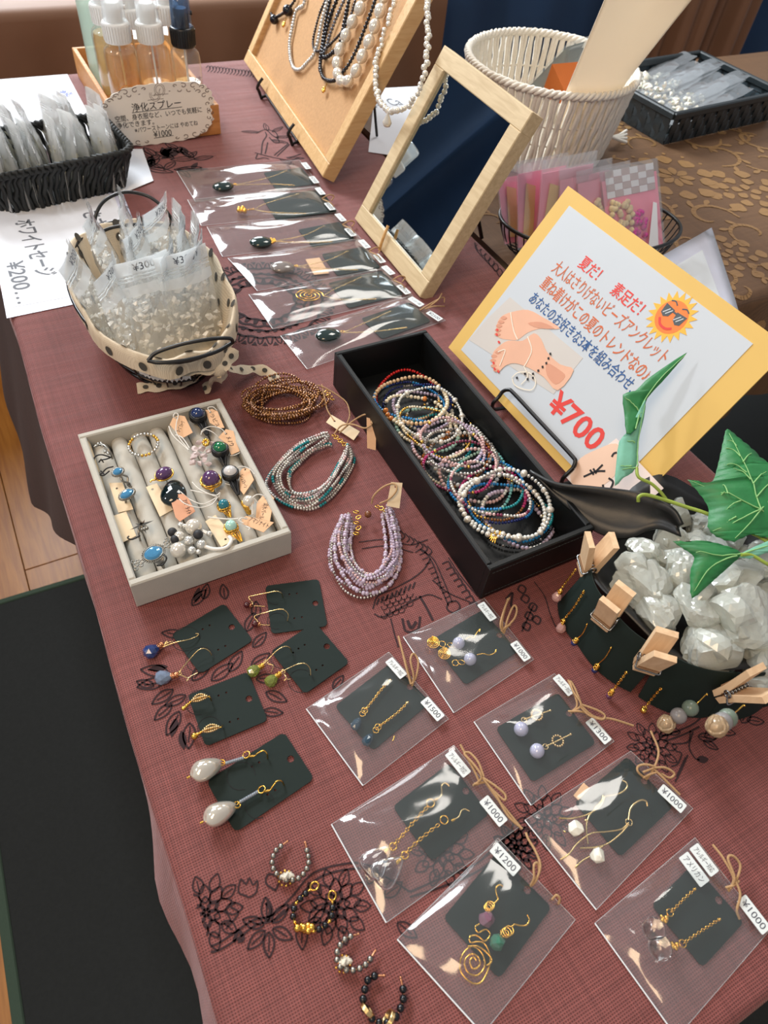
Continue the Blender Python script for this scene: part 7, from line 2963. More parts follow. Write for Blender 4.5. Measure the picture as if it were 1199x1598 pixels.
# -- peridot (right)
t = thing('earring_card', 'black card with two green peridot hook earrings, overlapping the garnet card', 'earrings', U(482, 1030, 0), 'loose earring cards')
make_card(t, [K3(722, 430), K3(968, 284), K3(1146, 490), K3(915, 666)], .0022, K3(1028, 408), .0035, [K3(877, 420), K3(910, 400), K3(972, 534), K3(1006, 510), K3(848, 442), K3(940, 560)])
b = MB()
slit(b, K3, 795, 465, 18, z=.003)
slit(b, K3, 890, 590, 18, z=.003)
b.build('card_slits', SLITM, t)
for (sx, sy, gx, gy, wires, sd) in ((640, 535, 676, 514, [[(690, 502, .005), (720, 470, .008), (760, 430, .011), (800, 408, .012), (828, 412, .010), (842, 440, .004)], [(688, 498, .005), (700, 480, .006), (716, 490, .005), (700, 504, .005)], [(715, 500, .004), (742, 510, .004), (730, 545, .003)]], 6),
                                   (734, 588, 768, 560, [[(782, 545, .005), (830, 520, .009), (878, 500, .012), (915, 500, .012), (938, 525, .008), (942, 560, .004)], [(782, 545, .005), (795, 530, .006), (806, 545, .005), (790, 552, .005)], [(800, 555, .004), (812, 575, .004), (800, 590, .003)], [(808, 582, .004), (835, 582, .004)]], 7)):
    e = gold_wire(t, [cfg(K3, w) for w in wires], .00042, 'earring', PALEGOLD)
    c, g_ = U(*K3(sx, sy), .004), U(*K3(gx, gy), .004)
    b = MB()
    facet(b, c, nrm(c - g_), .0058, .0048, sd)
    b.build('peridot', PERIDOT, e)
    b = MB()
    for k in range(4): knot(b, g_ + nrm(c - g_) * (k - 1.2) * .0012, .0018, k)
    b.build('wire_wrap', GOLD, e)

# -- feather hoops
PAVE = mat('pave_gold', (220, 190, 140), .3, .9, .35, 900)
t = thing('earring_card', 'black card with gold pave feather hook earrings below the blue drops', 'earrings', U(354, 1106, 0), 'loose earring cards')
make_card(t, [K3(278, 665), K3(612, 548), K3(709, 800), K3(386, 946)], .0012, K3(612, 688), .0035, [K3(450, 671), K3(491, 655), K3(510, 812), K3(554, 796)])
b = MB()
slit(b, K3, 345, 705, 18)
slit(b, K3, 398, 838, 15)
b.build('card_slits', SLITM, t)
for k, (tailp, A, B_, hk) in enumerate((((262, 738), (304, 700), (402, 674), [(395, 674, .009), (405, 682, .008), (411, 697, .003)]), ((320, 886), (362, 862), (466, 838), [(460, 838, .009), (468, 836, .006), (470, 828, .003)]))):
    e = gold_wire(t, [cfg(K3, [(*A, .007), ((A[0] + B_[0]) / 2, (A[1] + B_[1]) / 2 - 4, .010), (*B_, .009)]), cfg(K3, hk)], .00055, 'earring', GOLD)
    a, c = U(*K3(*A), .007), U(*K3(*B_), .009)
    d = nrm(c - a)
    s = np.array([-d[1], d[0], 0])
    L = np.linalg.norm(c - a)
    b = MB()
    P = []
    for q in np.linspace(.05, .85, 9): P += [a + d * L * q + s * .0026 * math.sin(PI * min(1, q * 1.1)) + np.array([0, 0, .0004 + .002 * math.sin(PI * q)]), a + d * L * q - s * .0022 * math.sin(PI * min(1, q * 1.1)) + np.array([0, 0, .002 * math.sin(PI * q)]), a + d * L * q + np.array([0, 0, .001 + .002 * math.sin(PI * q)])]
    for p in P: ball(b, p, .0009, 7, 5)
    b.build('pave_leaf', PAVE, e)
    b = MB()
    z = U(*K3(*tailp), .004)
    for q in np.linspace(0, 1, 6): ball(b, a * (1 - q) + z * q, .0010 + .0004 * (q > .5), 8, 6)
    ball(b, z, .0018 + .0009 * k, 9, 7)
    b.build('gold_drop', GOLD, e)

# -- baroque pearls
BAROQUE = mat('baroque_pearl', (216, 208, 194), .12, .5, .05, 60, 0.25, 160, **{'Coat Weight': .7})
GREYFAC = mat('grey_facet', (130, 138, 148), .12, 0, .2, 200)
t = thing('earring_card', 'black card with large white baroque pearl earrings, nearest of the loose cards', 'earrings', U(405, 1222, 0), 'loose earring cards')
make_card(t, [K3(385, 1130), K3(800, 862), K3(958, 1115), K3(540, 1406)], .0012, K3(835, 1010), .004, [K3(628, 1050), K3(666, 1028), K3(712, 1200), K3(752, 1176)])
b = MB()
slit(b, K3, 570, 1098, 18)
slit(b, K3, 668, 1248, 18)
b.build('card_slits', SLITM, t)
for k, (pc, lp, b0, b1, r2, hk) in enumerate((((387, 1063), (466, 1028), (492, 1030), (578, 1004), (598, 986), [(608, 995), (640, 993), (662, 975), (690, 964), (708, 980), (712, 1006)]),
                                          ((460, 1298), (548, 1254), (568, 1236), (655, 1186), (680, 1172), [(690, 1182), (720, 1178), (742, 1150), (760, 1128), (785, 1126), (800, 1148)]))):
    c = U(*K3(*pc), .0085)
    d = nrm(U(*K3(*lp), .006) - c)
    f = Fr(c, d, np.cross([0, 0, 1.0], d))
    e = gold_wire(t, [cfg(K3, [(x, y, z) for (x, y), z in zip(hk, (.006, .006, .008, .009, .007, .002))])], .00055, 'earring', GOLD)
    b = MB()
    oring(b, *K3(*lp), .006, .0024, .0005, (.4, .2, 1))
    oring(b, *K3(*r2), .006, .0026, .0005, (-.3, .3, 1))
    tube(b, UL(cfg(K3, [hk[0], hk[1]], .006)), .0009, 6)
    tube(b, UL(cfg(K3, [lp, b0], .006)), .0004, 5)
    tip = c - d * .0125
    tube(b, [tip, tip - d * .0022], .0008, 6)
    b.build('gold_links', GOLD, e)
    b = MB()
    P = [U(*K3(b0[0] + (b1[0] - b0[0]) * q, b0[1] + (b1[1] - b0[1]) * q), .0055) for q in np.linspace(0, 1, 9)]
    beads(b, P, .0013, 0, 8, 6, .9, closed=False)
    b.build('grey_beads', GREYFAC, e, kind='stuff')
    b = MB()
    n = 20
    V = []
    for q in np.linspace(0, PI, 13):
        rr_ = math.sin(q) ** .85 * (1 - .28 * math.cos(q))
        V.append([f.at(.0112 * math.cos(q) + .0006 * math.sin(2 * a), .0073 * rr_ * math.cos(a) * (1 + .06 * math.sin(3 * a + k)), .0070 * rr_ * math.sin(a) * (1 + .10 * math.cos(2 * a + q * 2))) for a in np.linspace(0, 2 * PI, n + 1)[:-1]])
    b.add(np.concatenate(V), [(q * n + j, q * n + (j + 1) % n, (q + 1) * n + (j + 1) % n, (q + 1) * n + j) for q in range(12) for j in range(n)])
    b.build('baroque_pearl', BAROQUE, e)

# ================================================================ EAR CUFFS
def K8(x, y): return (250 + x / 2.9975, 1290 + y / 2.9975)


CZ = mat('crystal_chip', (222, 214, 196), .08, .1, .2, 300, **{'Coat Weight': .6})
BLACKSHINE = mat('black_onyx_bead', (12, 13, 18), .08, 0, .2, 200)


def cuff(label, pts, seq, centre, kind_, ends):
    P = catmull(UL(pts), 8)
    keys = sorted(set(q[0] for q in seq), key=str)
    t = thing('ear_cuff', label, 'ear cuff', U(*pts[len(pts) // 2][:2], .001), 'ear cuffs at the near left')
    tot = np.linalg.norm(np.diff(P, axis=0), axis=1).sum()
    if len(set(seq)) == 1:
        seq = seq[:1] * max(5, int(round(tot / (2 * seq[0][1]))))
    sz = [q[1] for q in seq]
    k = tot / (2 * sum(sz))
    seq = [(a_, r_ * k) for a_, r_ in seq]
    k = 1.0
    pos, C = 0, []
    cum = np.concatenate([[0], np.cumsum(np.linalg.norm(np.diff(P, axis=0), axis=1))])
    for (mk, r) in seq:
        pos += r * k
        C.append([np.interp(pos, cum, P[:, i]) for i in range(3)])
        pos += r * k
    C = np.array(C)
    T = np.gradient(C, axis=0)
    mm = dict(sil=OLDSILVER, black=BLACKSHINE, gold=GOLD)
    nm = dict(sil='silver_bead', black='black_bead', gold='gold_bead')
    for i, (mk, r) in enumerate(seq):
        b = MB()
        ti = nrm(T[i])
        ball(b, C[i], (r * min(1, k) * .98, r, r), 12, 8, 0, Fr(C[i], ti, np.cross(ti, [.1, .2, 1])))
        b.build(nm[mk], mm[mk], t)
    b = MB()
    tube(b, P, .0005, 5)
    for e, q in ((P[0], P[0] - P[3]), (P[-1], P[-1] - P[-4])):
        q = nrm(q)
        if ends == 'loop':
            s = np.cross(q, [0, 0, 1.0])
            tube(b, [e + q * .0028 + .0024 * (q * math.cos(a) * 1.2 + s * math.sin(a)) for a in np.linspace(0, 2 * PI, 13)[:-1]], .0006, 5, closed=True)
        else:
            tube(b, [e, e + q * .0035], .0007, 5)
            ball(b, e + q * .0035, .0009, 7, 5)
    b.build('wire_core', COPPER if ends != 'loop' else GOLD, t)
    if centre:
        c = U(*K8(*centre), .0045)
        b = MB()
        for j in range(7):
            rr = np.random.RandomState(j + 5)
            if kind_ == 'nugget':
                ball(b, c + np.array([.0034 * (j - 3) / 3, -.0016 * (j - 3) / 3, 0]) + rr.normal(size=3) * .0012, .0026, 8, 6)
            else:
                rock(b, c + rr.normal(size=3) * .0018 + np.array([0, 0, .001]), (.0030, .0028, .0022), 70 + j, 12)
        b.build('gold_nugget' if kind_ == 'nugget' else 'crystal_chips', GOLD if kind_ == 'nugget' else CZ, t)
        if kind_ != 'nugget':
            b = MB()
            for j in range(10): ball(b, c + .0045 * np.array([math.cos(j * .63), math.sin(j * .63), -.2]), .0009, 7, 5)
            b.build('gold_rim', GOLD, t)
    return t


S = [('sil', .0020)] * 22
cuff('silver bead ear cuff with a crystal, furthest of the four cuffs', cfg(K8, [(576, 84, .004), (540, 115, .005), (524, 165, .005), (534, 205, .005), (565, 238, .0045), (605, 252, .0045), (650, 240, .005), (682, 205, .005), (696, 160, .005), (684, 98, .004)]), S, (587, 240), 'chip', 'pin')
seq2 = [('gold', .0014), ('black', .0031), ('black', .0031), ('gold', .0017), ('black', .0031), ('black', .0031), ('gold', .0017), ('gold', .0017), ('gold', .0030), ('gold', .0030), ('gold', .0017), ('black', .0031), ('black', .0031), ('gold', .0017), ('black', .0031), ('black', .0031), ('gold', .0014)]
cuff('black and gold bead ear cuff with a gold nugget', cfg(K8, [(706, 292, .004), (668, 325, .004), (636, 360, .004), (622, 410, .004), (632, 450, .004), (668, 478, .004), (715, 490, .004), (760, 470, .004), (795, 440, .004), (806, 395, .004), (806, 345, .004)]), seq2, (666, 476), 'nugget', 'loop')
cuff('silver bead ear cuff with a crystal, between the two black cuffs', cfg(K8, [(905, 510, .004), (868, 525, .0055), (838, 562, .006), (826, 605, .006), (840, 650, .0055), (880, 672, .005), (930, 665, .005), (968, 640, .005), (992, 605, .0045)]), [('sil', .0021)] * 21, (856, 640), 'chip', 'pin')
seq4 = [('black', .0038)] * 5 + [('gold', .0012)] + [('black', .0036)] * 3 + [('gold', .0012)] + [('black', .0038)] * 4
t = cuff('large black faceted bead ear cuff at the bottom edge of the cloth', cfg(K8, [(1022, 698, .005), (980, 706, .005), (958, 760, .005), (950, 815, .005), (964, 862, .005), (1000, 905, .005), (1045, 920, .005), (1090, 905, .005), (1125, 850, .005), (1140, 790, .005), (1132, 738, .005)]), seq4, None, '', 'pin')
b = MB()
for (x, y, a) in ((970, 860, .6), (1070, 898, 1.9)):
    c = U(*K8(x, y), .005)
    d = np.array([math.cos(a), math.sin(a) * .5, 0.2])
    d = nrm(d)
    e1 = nrm(np.cross(d, [0, 0, 1.0]))
    e2 = np.cross(d, e1)
    for o in (-.0008, 0, .0008): tube(b, [c + d * o + .0045 * (e1 * math.cos(q) + e2 * math.sin(q)) for q in np.linspace(0, 2 * PI, 17)[:-1]], .0007, 6, closed=True)
b.build('gold_ring', PALEGOLD, t)

# ================================================================ SEVEN EARRING PACKETS
def K5(x, y): return (470 + x / 2.447, 920 + y / 2.447)


def K6(x, y): return (500 + x / 2.9975, 1130 + y / 2.9975)


def K7(x, y): return (780 + x / 2.8616, 1130 + y / 2.8616)


LILAC = stone_mat('blue_lace_agate', (170, 172, 196), .1)
BLUEDROP = mat('blue_glass_drop', (64, 92, 112), .05, 0, .2, 200, **{'Transmission Weight': .5})
GREENF = stone_mat('green_fluorite', (62, 110, 90), .25)
PURPF = stone_mat('purple_fluorite', (120, 84, 100), .25)
WHITEF = mat('white_facet_stone', (226, 222, 208), .15, 0, .05, 200)
G7 = 'earring packets in the near right'


def bow(p, fn, pts, r=.0009):
    p.twine([[(*fn(q[0], q[1]), q[2]) for q in ln] for ln in pts], r)


# A: ¥1500
p = Packet('clear packet ¥1500 with fine chain earrings and blue drops, left of the ¥1000 coil packet', [K5(335, 240), K5(563, 495), K5(236, 750), K5(20, 457)], G7, .0075, seed=1)
p.card([K5(345, 283), K5(498, 430), K5(272, 617), K5(128, 442)], K5(425, 365))
p.sticker(K5(363, 300), 'アレルギー対応')
p.sticker(K5(502, 456), '¥1500', .0195, .008)
bow(p, K5, [[(425, 368, .004), (405, 300, .009), (385, 230, .012), (372, 178, .013)], [(425, 368, .004), (430, 330, .010), (418, 270, .015), (430, 245, .014), (448, 275, .012), (440, 330, .009), (425, 360, .006)], [(420, 362, .006), (400, 290, .010), (380, 210, .012)]])
for (P, dr) in (([(342, 345), (305, 385), (270, 430), (243, 462)], (212, 512)), ([(408, 430), (375, 465), (330, 500), (294, 525)], (256, 572))):
    e = gold_wire(p.t, cfg(K5, [(*P[0], .0045), (P[0][0] - 6, P[0][1] + 8, .0045)]), .0008, 'earring', PALEGOLD)
    b = MB()
    chain(b, UL(cfg(K5, P, .0045)), .0010, .0004, .0017)
    oring(b, *K5(*P[-1]), .0045, .0024, .0004)
    oring(b, *K5(P[-1][0] - 8, P[-1][1] + 12), .0045, .0022, .0004)
    b.build('chain', GOLD, e)
    b = MB()
    c, a = U(*K5(*dr), .0045), U(*K5(*P[-1]), .0045)
    facet(b, c, nrm(c - a), .0055, .0036, 3)
    b.build('blue_drop', BLUEDROP, e)
gold_wire(p.t, cfg(K5, [(357, 560, .005), (351, 578, .005)]), .0006, 'loose_pin', GOLD)

# B: ¥1000 coils
p = Packet('clear packet ¥1000 with gold coil and lilac bead earrings, below the black box', [K5(700, 35), K5(888, 268), K5(583, 472), K5(390, 182)], G7, .0085, seed=2)
p.card([K5(690, 88), K5(838, 236), K5(625, 362), K5(490, 190)], K5(772, 166))
p.sticker(K5(710, 84), 'アレルギー対応')
p.sticker(K5(838, 235), '¥1000')
bow(p, K5, [[(775, 168, .005), (768, 120, .012), (790, 35, .016)], [(775, 168, .005), (790, 110, .014), (812, 62, .017), (824, 75, .016), (815, 110, .014), (780, 150, .008)], [(772, 165, .006), (762, 130, .012), (782, 60, .016), (796, 32, .016)], [(765, 160, .007), (785, 140, .010), (800, 135, .010)]])
for (sp_, lk, bd_, hk) in (((504, 203), [(540, 208), (572, 212)], (602, 205), [(628, 190), (648, 180), (660, 185), (672, 165), (684, 150), (682, 162)]),
                         ((546, 245), [(590, 280), (612, 278)], (646, 266), [(672, 250), (695, 245), (720, 250), (742, 240), (746, 228), (742, 238)])):
    c = U(*K5(*sp_), .006)
    e = gold_wire(p.t, [cfg(K5, [(*h, .006) for h in hk])], .0005, 'earring', GOLD)
    b = MB()
    q = np.linspace(1.0, 2 * PI * 4.2, 110)
    tube(b, [c + np.array([.00021 * a * math.cos(a), .00021 * a * math.sin(a), .0016 - .00006 * a]) * 1.0 for a in q], .00055, 5)
    oring(b, *K5(*lk[0]), .006, .0026, .0004)
    oring(b, *K5(*lk[1]), .006, .0028, .0004, (.3, .3, 1))
    b.build('gold_coil', GOLD, e)
    b = MB()
    ball(b, U(*K5(*bd_), .006), .0052, 16, 10)
    b.build('lilac_bead', LILAC, e)

# C: ¥1300
p = Packet('clear packet ¥1300 with pale lilac ball and rhinestone ring earrings, left of the bowl', [K5(968, 322), K5(1195, 580), K5(878, 825), K5(660, 506)], G7, .0075, seed=3)
p.card([K5(982, 374), K5(1110, 590), K5(886, 742), K5(755, 545)], K5(1030, 470))
p.sticker(K5(1003, 365), 'アレルギー対応', z=.0045)
p.sticker(K5(1136, 540), '¥1300', .021, .008, z=.0045)
bow(p, K5, [[(1030, 470, .004), (1055, 435, .010), (1020, 345, .012)], [(1030, 472, .004), (1070, 440, .012), (1040, 390, .013), (1028, 350, .012), (1045, 375, .012), (1070, 435, .012)], [(1068, 438, .012), (1130, 460, .012), (1160, 480, .011), (1150, 496, .010), (1100, 480, .010), (1065, 445, .011)], [(1066, 440, .012), (1120, 485, .009), (1190, 495, .007), (1270, 520, .005)], [(1020, 465, .006), (1060, 465, .009), (1090, 470, .008)]])
for (bd_, lk, bar, rg_) in (((841, 533), (852, 498), ((850, 497), (952, 462)), (901, 479)), ((902, 616), (934, 600), ((934, 600), (1030, 553)), (981, 578))):
    e = gold_wire(p.t, cfg(K5, [(*bar[0], .0055), (*bar[1], .0055)]), .0007, 'earring', PALEGOLD)
    b = MB()
    c = U(*K5(*rg_), .0058)
    for k in range(14): ball(b, c + .0042 * np.array([math.cos(k * .449), math.sin(k * .449), 0]), .0010, 7, 5)
    ball(b, U(*K5(*bar[1]), .0055), .0011, 8, 6)
    oring(b, *K5(*lk), .0055, .0020, .0004)
    b.build('rhinestone_ring', PAVE, e)
    b = MB()
    ball(b, U(*K5(*bd_), .0058), .0056, 18, 12)
    b.build('lilac_ball', LILAC, e)

# D: ¥1000 clear triangles
p = Packet('clear packet ¥1000 with long gold chain earrings ending in clear triangular drops', [K6(625, 100), K6(935, 478), K6(308, 930), K6(52, 470)], G7, .0085, seed=4)
p.card([K6(602, 188), K6(790, 410), K6(520, 656), K6(343, 378)], K6(716, 285))
p.sticker(K6(644, 184), 'アレルギー対応', .0205, .008)
p.sticker(K6(810, 406), '¥1000', .021, .0085)
bow(p, K6, [[(716, 285, .004), (740, 260, .009), (655, 95, .012)], [(716, 288, .004), (755, 250, .012), (720, 190, .013), (675, 140, .012), (700, 135, .012), (740, 180, .013), (765, 245, .012)], [(760, 250, .012), (820, 290, .012), (865, 330, .011), (860, 355, .010), (810, 310, .010), (765, 262, .011)], [(762, 255, .012), (820, 330, .010), (880, 430, .008), (945, 490, .006)], [(720, 280, .007), (750, 275, .008), (775, 270, .008)], [(764, 258, .011), (830, 350, .009), (940, 486, .006)]])
for (hk, lk, ch, tip, dc) in (([(604, 290), (585, 276), (568, 290), (568, 330), (550, 350)], (516, 370), [(500, 390), (440, 455), (390, 515), (345, 565)], (312, 588), (268, 636)),
                              ([(698, 408), (678, 398), (660, 406), (650, 432), (628, 446)], (580, 448), [(555, 470), (490, 520), (440, 565), (400, 605)], (368, 640), (322, 680))):
    e = gold_wire(p.t, cfg(K6, [(*h, .006) for h in hk]), .0005, 'earring', PALEGOLD)
    b = MB()
    oring(b, *K6(*lk), .006, .0028, .0005)
    tube(b, UL(cfg(K6, [hk[-1], (hk[-1][0] - 14, hk[-1][1] + 8)], .006)), .0010, 6)
    chain(b, UL(cfg(K6, ch, .006)), .0013, .00038, .0025)
    oring(b, *K6(ch[-1][0] - 4, ch[-1][1] + 8), .006, .0024, .0005)
    for k in range(4): tube(b, catmull(UL(cfg(K6, [(ch[-1][0] - 8, ch[-1][1] + 14), (tip[0] + 4 * k - 4, tip[1] - 4), (tip[0] - 3, tip[1] + 12)], .006)), 3), .0006, 5)
    b.build('gold_chain', GOLD, e)
    b = MB()
    c, a = U(*K6(*dc), .0062), U(*K6(*tip), .006)
    f = Fr(c, nrm(a - c), np.cross([0, 0, 1.0], nrm(a - c)))
    n = 18
    V = []
    for q in np.linspace(0, PI, 10):
        w = math.sin(q) ** .7 * (1 - .62 * math.cos(q)) / 1.25
        V.append([f.at(.0118 * math.cos(q), .0105 * w * math.cos(a_), .0046 * w * math.sin(a_)) for a_ in np.linspace(0, 2 * PI, n + 1)[:-1]])
    b.add(np.concatenate(V), [(q * n + j, q * n + (j + 1) % n, (q + 1) * n + (j + 1) % n, (q + 1) * n + j) for q in range(9) for j in range(n)])
    b.build('clear_drop', CRYSTAL, e)

# E: ¥1200 wire swirls
p = Packet('clear packet ¥1200 with gold wire swirl earrings, purple and green beads', [K6(830, 534), K6(1192, 916), K6(760, 1450), K6(360, 1008)], G7, .0085, seed=5)
p.card([K6(800, 618), K6(1118, 852), K6(802, 1186), K6(598, 900)], K6(985, 755))
p.sticker(K6(865, 632), '¥1200', .0215, .0085)
bow(p, K6, [[(985, 758, .004), (1010, 730, .010), (1030, 660, .013), (1005, 590, .013), (975, 540, .012), (962, 508, .011)], [(985, 755, .005), (1000, 720, .011), (1000, 660, .014), (1018, 652, .013), (1022, 700, .011), (995, 745, .007)], [(1085, 820, .003), (1105, 800, .006), (1120, 815, .005), (1115, 840, .002)]])
e = gold_wire(p.t, [cfg(K6, [(856, 760, .006), (840, 752, .006), (822, 768, .006), (826, 800, .006), (834, 818, .006)]), cfg(K6, [(834, 818, .006), (812, 842, .006)])], .0006, 'earring', GOLD)
b = MB()
for k in range(3): oring(b, *K6(796 - k * 6, 848 + k * 6), .006, .0026, .0005, (.2 * k, .3, 1))
tube(b, catmull(UL(cfg(K6, [(745, 935), (725, 950), (740, 975), (775, 960), (795, 985), (770, 1015), (735, 990), (700, 995), (705, 1022), (745, 1018), (775, 1035), (795, 1090), (785, 1150), (750, 1210), (700, 1205), (655, 1150), (665, 1080), (710, 1040), (755, 1070), (770, 1130), (735, 1175), (690, 1160), (675, 1110), (705, 1075), (740, 1090), (745, 1130), (715, 1145), (700, 1110), (718, 1090), (730, 1105)], .0055)), 6), .00055, 6)
tube(b, catmull(UL(cfg(K6, [(690, 1040), (740, 1040), (790, 1080), (802, 1110), (780, 1130)], .0065)), 6), .00055, 6)
b.build('wire_swirl', GOLD, e)
b = MB()
rock(b, U(*K6(778, 912), .0062), (.0052,) * 3, 4, 40)
b.build('purple_bead', PURPF, e)
e = gold_wire(p.t, [cfg(K6, [(968, 892, .006), (978, 915, .006), (965, 940, .006), (935, 942, .006), (910, 936, .006)]), cfg(K6, [(910, 936, .006), (892, 950, .006)])], .0006, 'earring', GOLD)
b = MB()
for k in range(3): oring(b, *K6(884 - k * 10, 966 + k * 6), .006, .0028, .0005, (.2 * k, .3, 1))
b.build('gold_links', GOLD, e)
b = MB()
rock(b, U(*K6(832, 1022), .0062), (.0055,) * 3, 8, 40)
b.build('green_bead', GREENF, e)

# F: ¥1000 white stones
p = Packet('clear packet ¥1000 with slender gold hook earrings and white faceted stones', [K7(585, 122), K7(862, 378), K7(430, 830), K7(112, 430)], G7, .0075, seed=6)
p.card([K7(574, 134), K7(764, 376), K7(545, 590), K7(332, 362)], K7(655, 245))
p.sticker(K7(770, 332), '¥1000', .0205, .0085)
bow(p, K7, [[(655, 248, .004), (690, 195, .011), (710, 120, .013), (675, 30, .013)], [(655, 245, .005), (620, 215, .009), (618, 190, .010), (650, 180, .012), (690, 192, .012), (640, 215, .009)], [(690, 195, .012), (740, 195, .011), (780, 220, .009), (760, 240, .008), (720, 220, .009)], [(688, 198, .011), (740, 250, .009), (805, 315, .006)], [(640, 240, .006), (670, 225, .009), (700, 215, .010)]])
q = [K7(330, 318), K7(375, 262), K7(402, 285), K7(352, 340)]
b = MB()
slab(b, [U(*c, .0022) for c in q], .0004)
b.build('tan_slip', KRAFT, p.t)
b = MB()
e = gold_wire(p.t, [cfg(K7, [(548, 252, .006), (566, 262, .007), (568, 285, .007), (540, 308, .006), (500, 318, .006), (470, 322, .006)])], .0007, 'earring', PALEGOLD)
for k, ln in enumerate(([(470, 325), (450, 365), (400, 400), (330, 420), (265, 420)], [(465, 330), (430, 375), (400, 410), (388, 460), (395, 535)], [(462, 318), (455, 345), (425, 375)])):
    tube(b, catmull(UL(cfg(K7, ln, .0055)), 5), [.0007] * 21 if False else .0006, 6)
for (x, y) in ((290, 480), (385, 430)): ball(b, U(*K7(x, y), .0055), .0010, 8, 6)
b.build('dangling_wires', PALEGOLD, e)
b = MB()
rock(b, U(*K7(340, 464), .006), (.0058, .0058, .0052), 12, 44)
b.build('white_stone', WHITEF, e)
e = gold_wire(p.t, [cfg(K7, [(660, 366, .006), (654, 345, .007), (630, 340, .007), (600, 358, .007), (582, 385, .006), (576, 430, .006)])], .0008, 'earring', PALEGOLD)
b = MB()
for ln in ([(577, 440), (545, 468), (480, 480), (410, 488), (350, 530), (310, 580), (272, 605)], [(577, 448), (540, 490), (480, 535), (420, 550), (358, 553)], [(400, 592), (370, 610), (338, 640)], [(460, 545), (440, 560)]):
    tube(b, catmull(UL(cfg(K7, ln, .0055)), 5), .0006, 6)
oring(b, *K7(578, 438), .006, .0024, .0004)
b.build('dangling_wires', PALEGOLD, e)
b = MB()
rock(b, U(*K7(437, 585), .006), (.0058, .0058, .0052), 14, 44)
b.build('white_stone', WHITEF, e)

# G: ¥1000 crystal balls
p = Packet('clear packet ¥1000 with two stickers above and clear crystal ball earrings, nearest right corner', [K7(872, 508), K7(1197, 930), K7(790, 1400), K7(424, 890)], G7, .0095, seed=8)
p.card([K7(868, 648), K7(1100, 880), K7(906, 1080), K7(662, 798)], K7(1022, 742))
p.sticker(K7(913, 606), 'アレルギー対応', .0205, .0085)
p.sticker(K7(868, 648), 'アメリカン', .021, .009)
p.sticker(K7(1135, 850), '¥1000', .0225, .009)
bow(p, K7, [[(1022, 742, .005), (1045, 690, .012), (1000, 600, .014), (952, 538, .013)], [(1022, 745, .005), (1050, 690, .013), (1020, 600, .016), (1045, 590, .016), (1075, 630, .014), (1060, 690, .011), (1030, 735, .008)], [(1050, 690, .012), (1075, 760, .010), (1060, 830, .006), (1072, 870, .003)], [(1010, 730, .007), (1045, 720, .010), (1070, 700, .011)]])
for (ch, cl, bc) in (([(875, 735), (830, 775), (790, 815), (765, 840)], (735, 870), (690, 918)), ([(985, 870), (930, 905), (870, 945), (822, 978)], (782, 990), (718, 1000))):
    e = gold_wire(p.t, cfg(K7, [(*ch[0], .006), (ch[0][0] - 6, ch[0][1] + 6, .006)]), .0009, 'earring', GOLD)
    b = MB()
    chain(b, UL(cfg(K7, ch, .006)), .0010, .00032, .0018)
    oring(b, *K7(ch[-1][0] - 4, ch[-1][1] + 2), .006, .0022, .0004)
    for k in range(8): ball(b, U(*K7(cl[0] + 12 * math.cos(k), cl[1] + 12 * math.sin(k * 1.7)), .0062), .0014, 7, 5)
    b.build('gold_chain', GOLD, e)
    b = MB()
    ball(b, U(*K7(*bc), .0078), .0074, 22, 14)
    b.build('crystal_ball', CRYSTAL, e)

# ================================================================ BLACK BOWL WITH CRYSTALS, CLIPPED EARRING CARDS, IVY
SLATE = mat('black_ceramic', (28, 28, 28), 0.42, 0, 0.3, 40, 0.25, 120)
BC = np.array([0.432, 0.158])
bo = thing('wavy_bowl', 'black wavy rimmed bowl filled with rough quartz at the right edge', 'bowl', (BC[0], BC[1], 0.0008))


def rimwave(a):
    r = .094 + .004 * math.sin(3 * a) + .003 * math.sin(5 * a + 1)
    z = .050 + .004 * math.sin(4 * a + 2)
    d = (a - math.radians(70) + PI) % (2 * PI) - PI
    z += .012 * math.exp(-(d / .35) ** 2)
    d = (a - math.radians(128) + PI) % (2 * PI) - PI
    r -= .022 * math.exp(-(d / .32) ** 2)
    z -= .012 * math.exp(-(d / .32) ** 2)
    return r, z


def bowl_pt(a, v):
    r, z = rimwave(a)
    if v <= .5:
        t_ = v / .5
        rr_ = .064 + (r - .064) * t_ ** .8
        return (BC[0] + rr_ * math.cos(a), BC[1] + rr_ * math.sin(a), .001 + (z - .001) * t_)
    t_ = (v - .5) / .5
    rr_ = (r - .004) * (1 - t_) + .001 * t_
    zz = z * (1 - t_) ** 1.5 + .008 * (1 - (1 - t_) ** 1.5) - .0005
    return (BC[0] + rr_ * math.cos(a), BC[1] + rr_ * math.sin(a), zz)


b = MB()
grid(b, 64, 25, lambda u, v: bowl_pt(2 * PI * u, v), closed_u=True)
b.build('bowl_body', SLATE, bo)
topl = catmull([U(*p) for p in [(828, 733, .054), (868, 752, .060), (920, 758, .066), (960, 762, .070), (1000, 768, .074), (1032, 779, .078), (1056, 796, .080), (1068, 818, .076)]], 5)
botl = catmull([U(*p) for p in [(836, 746, .050), (868, 778, .044), (900, 806, .040), (922, 826, .038), (955, 840, .040), (988, 840, .046), (1024, 826, .056), (1064, 838, .066)]], 5)
b = MB()
grid(b, len(topl), 6, lambda u, v: tuple(topl[int(round(u * (len(topl) - 1)))] * (1 - v) + botl[int(round(u * (len(topl) - 1)))] * v + np.array([0.004, .006, -.004]) * math.sin(PI * v)))
o = b.build('curled_lip', SLATE, bo)
md = o.modifiers.new('thickness', 'SOLIDIFY')
md.thickness = 0.003
